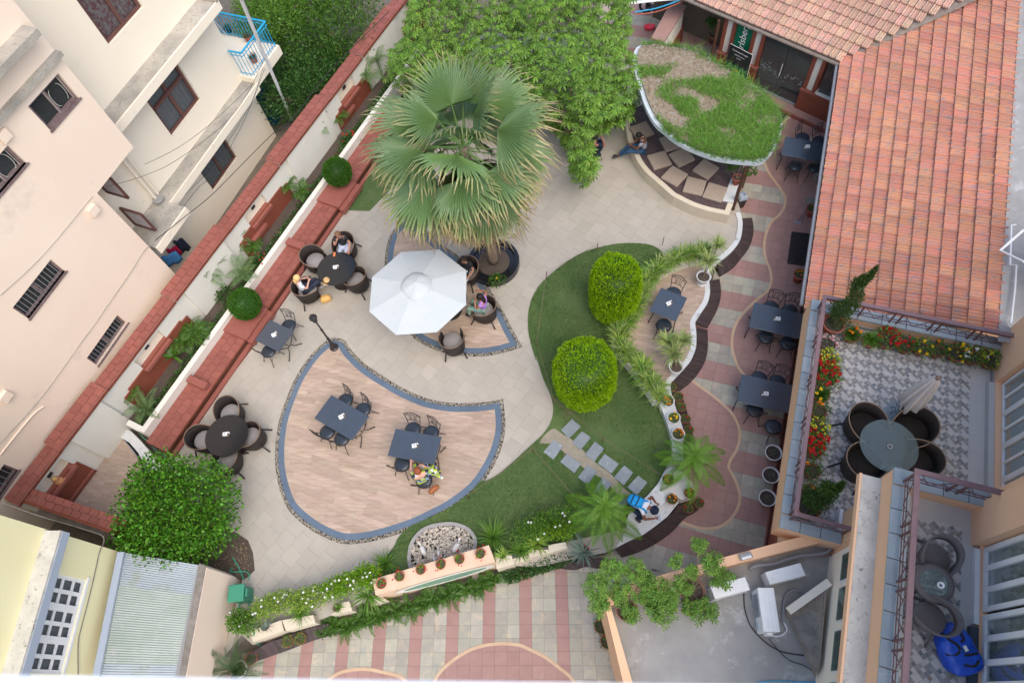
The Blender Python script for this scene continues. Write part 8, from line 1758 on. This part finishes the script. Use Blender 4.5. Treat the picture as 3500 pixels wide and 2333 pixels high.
def small_palm(label,px,z,n,sc,h,me=None,seed=0,grp='small palms in the wall bed',cat='palm',loc=None):
 b=loc or P(*px,z+h);t=thing('small_palm',label,cat,(b.x,b.y,z),group=grp);rn=random.Random(seed+3);mb=MB()
 for k in range(3):a=k*2.1;mb.tube([(.03*math.cos(a),.03*math.sin(a),0),(.05*math.cos(a),.05*math.sin(a),h)],.012,5)
 mb.build('stems',M['lf_mid'],t)
 for k in range(n):part('frond',me or fa_,t,(rn.gauss(0,.02),rn.gauss(0,.02),h+rn.uniform(-.06,.06)),(rn.gauss(0,.2),rn.uniform(-.5,.35),2*PI*k/n+rn.random()*.5),sc*1.25*rn.uniform(.8,1.15))
 return t
for px,n,sc,h,me,lb in(((1075,435),12,.95,.75,fa_,'feathery palm above the upper ball topiary'),((1150,395),10,.8,.5,fa2,'broad low palm between the red panels near the fan palm'),((1255,260),9,.8,.7,fa_,'slender palm in the bed left of the umbrella trees'),((1290,205),8,.7,.9,fa_,'palm at the white pier near the umbrella trees'),((980,630),11,.8,.5,fa2,'low spiky palm left of the upper ball topiary'),((1030,650),9,.7,.4,fa2,'small palm beside the low spiky palm'),((810,815),9,.7,.6,fa_,'palm in front of the higher red cap section'),((860,838),9,.7,.35,fa2,'small palm right of the stone niche'),((715,930),12,.95,.8,fa_,'tall thin palm over the red cap, left of the lower ball'),((830,935),10,.8,.5,fa_,'palm just above the lower ball topiary'),((665,1130),14,.95,.5,fa2,'dense yellow-green palm cluster left of the lower ball'),((630,1165),11,.8,.35,fa2,'second yellow-green palm lower in the cluster'),((437,1340),11,.7,.5,fa2,'small palm at the white pier by the bed end'),((505,1400),9,.8,.2,fa_,'small palm at the very end of the bed')):
 small_palm(lb,px,.5,n,sc,h,me,int(px[0]))
ti=proto_mesh('broad_rosette',lambda:blade_rosette(20,.42,.075,.15,1.2,.45,8),M['lf_fern'])
for px,lb in(((560,1160),'broad-leaved plant with dark leaves by the lower red panel'),((590,1215),'broad-leaved plant just below its twin in the bed')):b=P(*px,.9);t=thing('broadleaf_plant',lb,'plant',(b.x,b.y,.5),group='broad-leaved plants in the wall bed');part('leaves',ti,t,(0,0,.35),(0,0,px[0]),1.1);mb=MB();mb.tube([(0,0,0),(0,0,.38)],.02,6);mb.build('stem',M['lf_mid'],t)
def cover(label,name,cat,poly,z,n,size,m,h=.1,asp=.6,fl=None,nfl=0):
 g=np.random.default_rng(len(label));p=np.zeros((n,3));p[:,:2]=np.array(scatter_poly(poly,n));p[:,2]=z+g.random(n)*h;D=unit(g.normal(size=(n,3))+np.array([0,0,.4]));S=unit(np.cross(D,g.normal(size=(n,3))));L=size*g.uniform(.6,1.2,n);V,Fc=quads(p,D,S,L,L*asp);mi=None;ms=[M[m]]
 if nfl:k=g.choice(n,nfl,False);mi=np.zeros(n,int);mi[k]=1;ms.append(M['fl_'+fl])
 return tag(stuff(npmesh(name,V,Fc,ms,midx=mi)),label,cat)
bedpoly=[tuple(A.w(s,r,0)[:2]) for s,r in((1,-14.3),(17.2,-14.3),(17.2,-13.68),(1,-13.68))];bedfront=[tuple(A.w(s,r,0)[:2]) for s,r in((1,-14.02),(17.2,-14.02),(17.2,-13.68),(1,-13.68))]
cover('low dark leafy ground cover along the wall bed','bed_cover','ground cover',bedfront,.54,9000,.07,'lf_dark',.16,fl='red',nfl=60)
for px,lb in(((1190,470),'red-flowered shrub above the upper ball topiary'),((880,890),'red-flowered shrub above the lower ball topiary'),((760,1000),'dark sprawling shrub left of the lower ball topiary')):
 b=P(*px,.8);t=thing('bed_shrub',lb,'shrub',(b.x,b.y,.52),group='shrubs in the wall bed');me=proto_mesh('shrub_dark',lambda:leaf_shell(700,(.32,.32,.25),.07,.6,.7,.2,.3,7,low=-.3),M['lf_dark']);part('foliage',me,t,(0,0,.15));rn=random.Random(int(px[0]))
 for k in range(9 if 'red' in lb else 0):part('flower',flower_mesh('red',.035),t,(rn.uniform(-.22,.22),rn.uniform(-.22,.22),.36+rn.uniform(-.05,.03)),(0,0,k))
lil=[proto_mesh('lily_%d'%i,lambda i=i:blade_rosette(42,.44,.030,.3,1.5,.5,20+i),M[m]) for i,m in enumerate(('lf_lime','lf_mid','lf_variegated'))]
ORD='first second third fourth fifth sixth seventh eighth ninth tenth eleventh twelfth thirteenth fourteenth'.split()
rs=resample(PLANTER_PATH,36);where=lambda k:'top arm' if k<12 else('bend' if k<24 else 'lower arm')
for k,p in enumerate(rs):
 t=thing('striped_lily',ORD[k%12]+' striped lily on the %s of the curved planter, counted from the urn side'%where(k),'plant',(p.x+random.gauss(0,.03),p.y+random.gauss(0,.03),GZ+.43),group='striped lilies on the curved planter');part('leaves',lil[k%3],t,(0,0,0),(0,0,k),random.uniform(.9,1.25));part('leaves',lil[(k+1)%3],t,(.08,.05,.03),(0,0,k+2),random.uniform(.7,1.0))
dr_=proto_mesh('dracaena_head',lambda:blade_rosette(60,.40,.045,-.1,1.4,.25,31),M['lf_variegated']);yu=proto_mesh('yucca_head',lambda:blade_rosette(90,.42,.020,-.1,1.5,.25,33),M['lf_mid']);yl=proto_mesh('yucca_lime',lambda:blade_rosette(60,.36,.022,.1,1.5,.25,34),M['lf_lime']);ag=proto_mesh('agave_head',lambda:blade_rosette(44,.42,.035,.05,1.3,.2,35),M['lf_grey'])
def headed(label,name,heads,z,potargs=None,potpx=None,cat='plant',grp=None,stemz=0.0):
 b=P(*(potpx or heads[0][0]),z);t=thing(name,label,cat,(b.x,b.y,z),group=grp)
 if potargs:pot(t,*potargs)
 for px,hz,me,sc in heads:
  v=P(*px,z+hz)-Vector((b.x,b.y,z));part('leaf_head',me,t,tuple(v),(0,0,random.random()*6),sc)
  if hz>.25:mb=MB();mb.tube([(0,0,(potargs[1]*.8 if potargs else 0)),(v.x*.4,v.y*.4,hz*.6),tuple(v)],.016,6);mb.build('stem',M['bark'],t)
headed('striped dracaena in a white footed urn beside the wavy marble edge','dracaena',[(Zq(1700,600,(1690,690)),.95,dr_,1.05),(Zq(1700,600,(1775,560)),.85,dr_,.9)],GZ,(.20,.42,'white_pot','urn'),Zq(1700,600,(1640,868)))
headed('striped dracaena with three heads in a white pot on the small deck','dracaena',[(Zq(1700,600,(1365,1335)),.75,dr_,1.1),(Zq(1700,600,(1485,1325)),.8,dr_,1.0),(Zq(1700,600,(1415,1430)),.75,dr_,1.1)],GZ,(.19,.34,'white_pot','urn'),Zq(1700,1150,(1425,280)))
for lb,px,z,me,sc,pa in(('spiky green yucca at the right of the niche wall',Zq(800,1666,(2080,400)),GZ+.2,yu,1.35,None),('spiky green yucca at the left end of the niche wall',Zq(800,1666,(1218,610)),GZ+.1,yu,1.0,None),('bright spiky plant in a dark pot beside the niche wall',Zq(800,1666,(2160,545)),.75,yl,.75,(.09,.12,'iron')),('spiky plant on the planter wall second from the niche wall',Zq(1600,1666,(420,510)),.55,yu,.95,None),('large arching lily on the planter wall before the white-flowered shrub',Zq(1600,1666,(555,450)),.6,yl,1.25,None),('silver striped agave in a terracotta pot by the slatted strip',Zq(1600,1666,(930,515)),.35,ag,1.15,(.14,.2,'terracotta')),('spiky tuft on the stepped planter wall left of the niche wall',Zq(800,1666,(545,1000)),.64,yu,.9,None),('pale spidery plant in a small pot on the left end of the planter wall',Zq(800,1666,(265,1115)),.66,ag,.45,(.10,.13,'terracotta_dull')),('small dark succulent in a pot on the stepped wall block',Zq(800,1666,(838,965)),.66,lil[1],.45,(.10,.13,'terracotta_dull')),('arching dark lily drooping at the left end of the niche wall',Zq(800,1666,(1080,860)),.55,lil[1],1.2,None)):
 h=(pa[1] if pa else 0)+.04;headed(lb,'spiky_plant',[(px,h,me,sc)],z,pa)
bra=proto_mesh('pine_branch',lambda:feather(.62,.13,52,.62,.0055,.32,vee=.15),M['lf_norfolk'])
def norfolk(label,px,ztop,tiers,sc,seed):
 c=P(*px,ztop);rn=random.Random(seed);t=thing('norfolk_pine',label,'tree',(c.x,c.y,GZ),group='young Norfolk pines');H_=ztop-GZ;mb=MB();mb.tube([(0,0,0),(0,0,H_)],[.03,.008],6);mb.build('trunk',M['bark'],t)
 for k in range(tiers):
  n=6 if k else 5;L=(.35+.22*k) if k<4 else 1.1
  for i in range(n):part('branch',bra,t,(0,0,H_-.05-.27*k),(rn.gauss(0,.12),(-.45 if k==0 else .12*k-.2),2*PI*(i+.5*(k%2))/n+rn.gauss(0,.1)),sc*L*rn.uniform(.92,1.1)*1.7)
norfolk('feathery young Norfolk pine at the curved end of the marigold row',Zq(1700,1150,(1605,918)),1.9,4,1.0,1);norfolk('young Norfolk pine left of the crouching backpacker',Zq(1700,1150,(860,1345)),1.8,4,1.05,2)
b=P(*Zq(0,1666,(1925,1455)),0.3);t=small_palm('sago palm with stiff dark fronds in a white plastic bucket',None,0,22,1.0,.45,proto_mesh('cycas_frond',lambda:feather(.62,.10,34,.7,.006,.8,vee=.5),M['lf_cycas']),77,None,'palm',Vector((b.x-.0,b.y,0)));t.location.z=.0;pot(t,.19,.36,'white_pot')
def hedge(label,name,pts,z,r,n,size,m,fl=None,nfl=0,asp=.6,grp=None):
 w=[P(x,y,z) for x,y in pts];c=w[len(w)//2];t=thing(name,label,'shrub',(c.x,c.y,GZ if z>.5 else 0),group=grp);parts=[];k=max(len(w)*2,3);rr=resample(w,k)
 for i,p in enumerate(rr):v,f=leaf_shell(n//k,(r*random.uniform(.85,1.15),r,r*1.0),size,asp,.65,.2,.4,40+i,low=-.4);parts.append((v+np.array(p)-np.array(t.location),f))
 V,Fc=join(parts);npmesh('foliage',V,Fc,M[m],t)
 for i in range(nfl):p=random.choice(rr);a=random.uniform(0,6.28);q=r*random.uniform(.2,.95);part('flower',flower_mesh(fl,.036),t,tuple(p-t.location+Vector((q*math.cos(a),q*math.sin(a),math.sqrt(max(r*r-q*q,0))+.02))),(random.gauss(0,.3),random.gauss(0,.3),a))
 for i in range(0,k,2):mb=MB();q=rr[i]-t.location;mb.tube([(q.x,q.y,0),(q.x,q.y,max(q.z,.05))],.015,5);mb.build('stem',M['bark'],t)
HG='white-flowered shrubs along the lower wall'
for pts,m,lb,nf in(([(200,985),(330,930),(420,900)],'lf_lime','leftmost white-flowered shrub, behind the small pale spidery plant',9),([(480,920),(590,890),(690,860)],'lf_lime','yellow-green white-flowered shrub second from the left',9),([(760,830),(860,790),(940,760)],'lf_bright','white-flowered shrub behind the square wall block',9),([(1000,740),(1060,690),(1130,720)],'lf_bright','white-flowered shrub at the left end of the niche wall',7),([(30,1060),(120,1090)],'lf_mid','small white-flowered shrub above the sago palm',2)):
 hedge(''+lb,'flowering_shrub',zm(800,1666,pts),.85,.27,2600,.062,m,'white',nf,grp=HG)
hedge('mid green shrub with a few white flowers left of the Norfolk pine','flowering_shrub',zm(1600,1666,[(440,380),(560,310),(700,260),(800,240)]),.75,.33,3600,.065,'lf_mid','white',7)
hedge('yellow-green shrub between the lilies and the Norfolk pine','flowering_shrub',zm(1600,1666,[(620,360),(720,330),(790,360)]),.7,.22,1600,.06,'lf_bright','white',2)
for k,pts in enumerate(([(760,1090),(900,1120)],[(960,1070),(1080,1050)],[(1180,1020),(1300,985)],[(1400,970),(1520,930)],[(1600,900),(1720,870)],[(1800,830),(1900,810)],[(1990,780),(2080,730)])):
 for qi,q in enumerate(resample([P(x,y,.25) for x,y in zm(800,1666,pts)],2)):
  t=thing('fern','dark sword fern below the niche wall, %s from the left'%ORD[k*2+qi],'fern',(q.x,q.y,.05),group='ferns below the niche wall')
  for i in range(13):part('frond',proto_mesh('fern_frond',lambda:feather(.36,.07,14,.8,.014,.9,vee=.05),M['lf_fern']),t,(random.gauss(0,.05),random.gauss(0,.05),.1),(random.gauss(0,.3),random.uniform(-.3,.4),i*.49),random.uniform(.75,1.2))
geo_=[tuple(P(x,y,.1)[:2]) for x,y in zm(1600,1666,[(260,700),(420,640),(560,590),(700,540),(860,520),(870,600),(760,640),(560,700),(330,780)])]
cover('low dark bedding plants with small red flowers below the planter wall','bedding','bedding plants',geo_,.05,3800,.06,'lf_dark',.28,fl='red',nfl=30)
cover('dark leafy growth under the ferns along the niche wall','undergrowth','ground cover',[tuple(P(x,y,.1)[:2]) for x,y in zm(800,1666,[(620,1130),(1200,980),(2110,700),(2150,760),(1500,980),(900,1170),(700,1200)])],.03,4200,.085,'lf_fern',.22,.4)
cover('small weeds and litter in the round tree bed','litter','litter',[tuple(P(x,y,GZ)[:2]) for x,y in zm(0,1666,[(1700,650),(1950,700),(2020,650),(2010,520),(1950,430)])],GZ+.02,500,.04,'lf_dry',.02)
for i,px in enumerate(((1190,772),(1335,712),(1505,658),(1665,615),(1815,575),(1982,530))):potted('thin-stemmed red-flowered euphorbia on the niche wall, '+('leftmost','second from left','third from left','fourth from left','fifth from left','rightmost')[i],Zq(800,1666,px),ZN,.12,.16,'terracotta',kind='sprig',leaf='lf_bright',fs='red',nf=7,fr=.024,spread=1.7,ph=.14,group='red-flowered pots on the niche wall',seed=i)
for i,(px,lb) in enumerate((((1368,525),'at the top of the row, below the lilies'),((1415,660),'second from the top of the row'),((1450,790),'half under the Norfolk pine fronds'),((1370,1155),'on the marble platform, left of the pine trunk'))):potted('white bowl of orange and yellow marigolds '+lb,Zq(1700,1150,px),GZ+.27 if i<3 else GZ+.17,.17,.2,'white_pot','bowl',leaf='lf_mid',fs='orange' if i!=1 else 'yellow',nf=8,fr=.036,spread=.8,ph=.10,group='white marigold bowls',seed=i)
for i,(px,fs,lb) in enumerate((((1398,415),'red','topmost terracotta pot, under the lily leaves'),((1452,492),'red','terracotta pot beside the top marigold bowl'),((1473,574),'red','terracotta pot between the first and second marigold bowls'),((1508,668),'red','terracotta pot beside the second marigold bowl'),((1533,758),'red','terracotta pot just above the Norfolk pine'),((1400,1312),'orange','marigold pot at the corner of the marble platform'),((1540,1262),'orange','marigold pot under the lowest pine fronds'),((1528,1382),'red','terracotta pot standing on the slatted ramp corner'),((1615,1342),'red','terracotta pot right of the pot on the slatted ramp corner'))):potted('%s with dark green leaves'%lb,Zq(1700,1150,px),.08 if i<5 or i>6 else GZ+.1,.13,.2,'terracotta',leaf='lf_mid',fs=fs,nf=1 if fs=='red' else 5,fr=.035,spread=.95,ph=.10,group='terracotta pots along the slatted ramp',seed=i)
for i,(px,lb) in enumerate((((2208,945),'top'),((2187,1125),'middle'),((2160,1307),'bottom'))):potted('white pot with a small seedling, %s one of the three by the wing wall'%lb,Zq(1700,1150,px),0,.21,.34,'white_pot',kind='sprig',leaf='lf_grey',spread=.75,ph=.1,group='white pots by the wing wall',seed=i)
potted('terracotta pot of orange marigolds behind the wire stand',Zq(2500,600,(640,290)),0,.17,.34,'terracotta',leaf='lf_mid',fs='orange',nf=4,fr=.035,spread=.8,ph=.1);potted('terracotta pot of orange marigolds below the rubber mat',Zq(2500,600,(540,815)),0,.18,.36,'terracotta',leaf='lf_mid',fs='orange',nf=7,fr=.035,spread=.75,ph=.1,seed=3)
k3=2.941;lf=dict(tuft='lf_fern')
for i,(px,r,kind,leaf,fs,nf,lb) in enumerate((((610,740),.17,'tuft','lf_fern','orange',6,'orange-flowered tuft right of the tall juniper'),((795,790),.17,'tuft','lf_mid',None,0,'plain green tuft left of the red petunias'),((960,790),.20,'bush','lf_mid','red',26,'big pot of red petunias against the north parapet'),((1145,850),.16,'bush','lf_fern','red',6,'pot with small dull red flowers right of the petunias'),((1300,870),.16,'bush','lf_mid','yellow',6,'pot of yellow marigolds in the north row'),((1470,895),.15,'bush','lf_fern','orange',1,'nearly flowerless green pot right of the yellow marigolds'),((1655,930),.17,'bush','lf_fern','yellow',11,'pot of deep yellow marigolds in the north row'),((1820,960),.17,'bush','lf_mid','white',8,'pot of small white flowers in the north row'),((1990,1000),.17,'bush','lf_mid','lemon',20,'pot of lemon yellow flowers in the north-east corner'),((375,830),.15,'bush','lf_grey','pink',10,'pot of pale pink flowers below the tall juniper'),((370,985),.17,'bush','lf_lime','lemon',26,'pot of lemon yellow flowers along the west rail, upper'),((355,1075),.19,'bush','lf_mid','red',26,'upper pot of bright red petunias along the west rail'),((360,1165),.19,'bush','lf_mid','red',18,'second pot of bright red petunias along the west rail'),((300,1330),.17,'tuft','lf_fern','yellow',3,'green tuft with two yellow flowers along the west rail'),((275,1500),.16,'bush','lf_fern','orange',4,'orange-flowered pot in the middle of the west rail'))):
 potted(lb,Zq(2700,900,px,k3),F1,r*1.08,.22,'terracotta',kind=kind,leaf=leaf,fs=fs,nf=nf,fr=.05 if fs!='lemon' else .034,spread=1.4 if kind=='bush' else 1.3,ph=.2,group='flower pots on the terrace',seed=i)
for i,(px,r,kind,leaf,fs,nf,lb) in enumerate((((685,745),.17,'bush','lf_mid','lemon',24,'pot of lemon yellow flowers along the west rail, lower'),((670,840),.18,'bush','lf_mid','red',24,'red petunias in the lower group of the west rail'),((655,930),.16,'bush','lf_mid','red',12,'last pot of red petunias towards the glass table chairs'),((638,1090),.16,'bush','lf_fern','orange',1,'green pot below the last red petunias'),((620,1250),.15,'bush','lf_mid','orange',3,'orange-flowered pot above the low juniper'))):
 potted(lb,Zq(2500,1150,px),F1,r,.22,'terracotta',kind=kind,leaf=leaf,fs=fs,nf=nf,fr=.05 if fs!='lemon' else .034,spread=1.4,ph=.2,group='flower pots on the terrace',seed=20+i)
def juniper(label,bpx,tpx,seed):
 b=P(*bpx,F1+.15);t=thing('juniper',label,'conifer',(b.x,b.y,F1));pot(t,.24,.34,'terracotta');H_=2.6 if seed==1 else 2.1;parts=[];rn=random.Random(seed)
 for k in range(16):
  f=k/15;z=.48+(H_-.48)*f;r=.20*(1-f)**.7+.03;a=k*.8;off=.09*(1-f*.3);v,fc=leaf_shell(330,(r,r,(H_-.35)/15*1.5),.06,.4,.5,.2,.7,k+seed*20,3);parts.append((v+np.array([off*math.cos(a),off*math.sin(a),z]),fc))
 V,Fc=join(parts);npmesh('foliage',V,Fc,M['lf_cypress'],t);mb=MB();mb.tube([(0,0,.2),(0,0,H_-.2)],[.03,.01],6);mb.build('stem',M['bark'],t)
juniper('tall slim juniper in a terracotta pot at the north-west corner of the flowered terrace',(2842,1118),None,1);juniper('shorter juniper in a terracotta pot at the south end of the flowered terrace',(2757,1738),None,2)
def loose_schef(label,pp,z,r,clouds,name='potted_tree',m='lf_schef2',size=.085,potm='terracotta_dull',n=60):
 b=P(*pp,z+.2);t=thing(name,label,'potted plant',(b.x,b.y,z));pot(t,r,.36,potm);g=random.Random(int(pp[0]));pts=[]
 for px,zz,rr,k in clouds:
  c=P(*px,z+zz);mb=MB();v=c-Vector((b.x,b.y,z));mb.tube(smooth_open([Vector((0,0,.3)),Vector((v.x*.4,v.y*.4,zz*.7)),v],3),.013,5);mb.build('branch',M['bark'],t)
  for _ in range(k):d=Vector((g.gauss(0,1),g.gauss(0,1),g.gauss(0,.6))).normalized()*rr*g.uniform(.3,1);pts.append((np.array(c+d)-np.array([b.x,b.y,z]),g.uniform(.8,1.3)))
 V,Fc=whorls(pts,size,int(pp[1]),7);npmesh('foliage',V,Fc,M[m],t,smooth=True)
q=lambda x,y:Zq(1600,1666,(x,y))
loose_schef('potted umbrella plant spreading over the corner of the peach parapet',q(1270,985),ZA,.22,[(q(1030,790),.9,.28,50),(q(1170,650),1.0,.28,55),(q(1330,660),.9,.25,40),(q(1060,930),.8,.22,36),(q(1230,850),.8,.25,45),(q(1310,1010),.5,.2,26),(q(1400,720),.7,.2,26)])
loose_schef('potted umbrella plant in the middle against the parapet',q(1480,900),ZA,.2,[(q(1520,800),.8,.28,50),(q(1560,1000),.6,.3,60),(q(1440,880),.7,.25,40),(q(1620,900),.7,.22,36)])
loose_schef('potted umbrella plant beside the half hidden air conditioner',q(1790,830),ZA,.25,[(q(1860,450),1.3,.18,26),(q(1670,590),1.2,.14,16),(q(1960,600),1.2,.22,40),(q(2040,720),.9,.24,44),(q(1720,790),.8,.2,30),(q(1790,960),.5,.22,36),(q(1900,990),.5,.26,50),(q(1800,680),1.0,.16,20)])
loose_schef('potted shrub hanging over the marble end of the pavilion bench',Zq(1700,0,(1920,1450)),ZB,.14,[(Zq(1700,0,(1880,1330)),.6,.2,40),(Zq(1700,0,(2030,1370)),.5,.22,44),(Zq(1700,0,(1960,1300)),.7,.18,30)],m='lf_fern',size=.05,potm='terracotta')
loose_schef('broad-leaved shrub in a large pot beside the bar pillar',Zq(1700,0,(1745,300)),0,.26,[(Zq(1700,0,(1740,170)),.9,.26,40)],m='lf_fern',size=.10)
for px,lb in(((1068,1115),'upper'),((1118,1235),'lower')):potted('dark leafy plant in a terracotta pot, %s of the two outside the peach parapet'%lb,q(*px),0,.16,.26,'terracotta',leaf='lf_dark',fs='red',nf=1,spread=1.15,ph=.2,group='dark pots outside the parapet')
for px,lb in(((445,1235),'left'),((545,1212),'right')):potted('broad-leaved green plant, %s of two terracotta pots on the slatted strip'%lb,Zq(800,1666,px),.12,.13,.18,'terracotta',leaf='lf_mid',spread=1.1,ph=.14,group='pots on the left slatted strip')
potted('terracotta pot beside the sago palm bucket',Zq(800,1666,(150,1370)),.05,.15,.2,'terracotta',kind='sprig',leaf='lf_fern',spread=.8)
b=P(*Zq(900,600,(1880,850)),GZ+.25);t=thing('bedding_plant','leafy plant with one yellow flower in the black palm planter','plant',(b.x,b.y,GZ+.18));part('foliage',proto_mesh('pl',lambda:leaf_shell(320,(.24,.24,.16),.09,.5,.6,.2,.3,5,low=-.2),M['lf_fern']),t,(0,0,.06));part('flower',flower_mesh('yellow',.04),t,(0,.02,.22))
for i,(px,lb) in enumerate((((1835,240),'dark pot with a spider plant on the balcony floor'),((1995,310),'leafy pot on the balcony beside the washing line'),((2040,480),'red-leaved pot at the balcony corner'))):potted(lb,Zq(0,0,(px[0],px[1])),2.86,.13,.2,'iron' if i==0 else 'terracotta',leaf='lf_fern',kind='tuft' if i==0 else 'bush',spread=1.1,fs='red' if i==2 else None,nf=5 if i==2 else 0,group='pots on the blue balcony',seed=i)
cover('weeds and dry twigs on the ground behind the boundary wall','weeds','weeds',[tuple(P(x,y,0)[:2]) for x,y in[(880,330),(1000,420),(930,470),(1120,260),(900,100)]],0,3000,.12,'lf_dark',.25,.4)
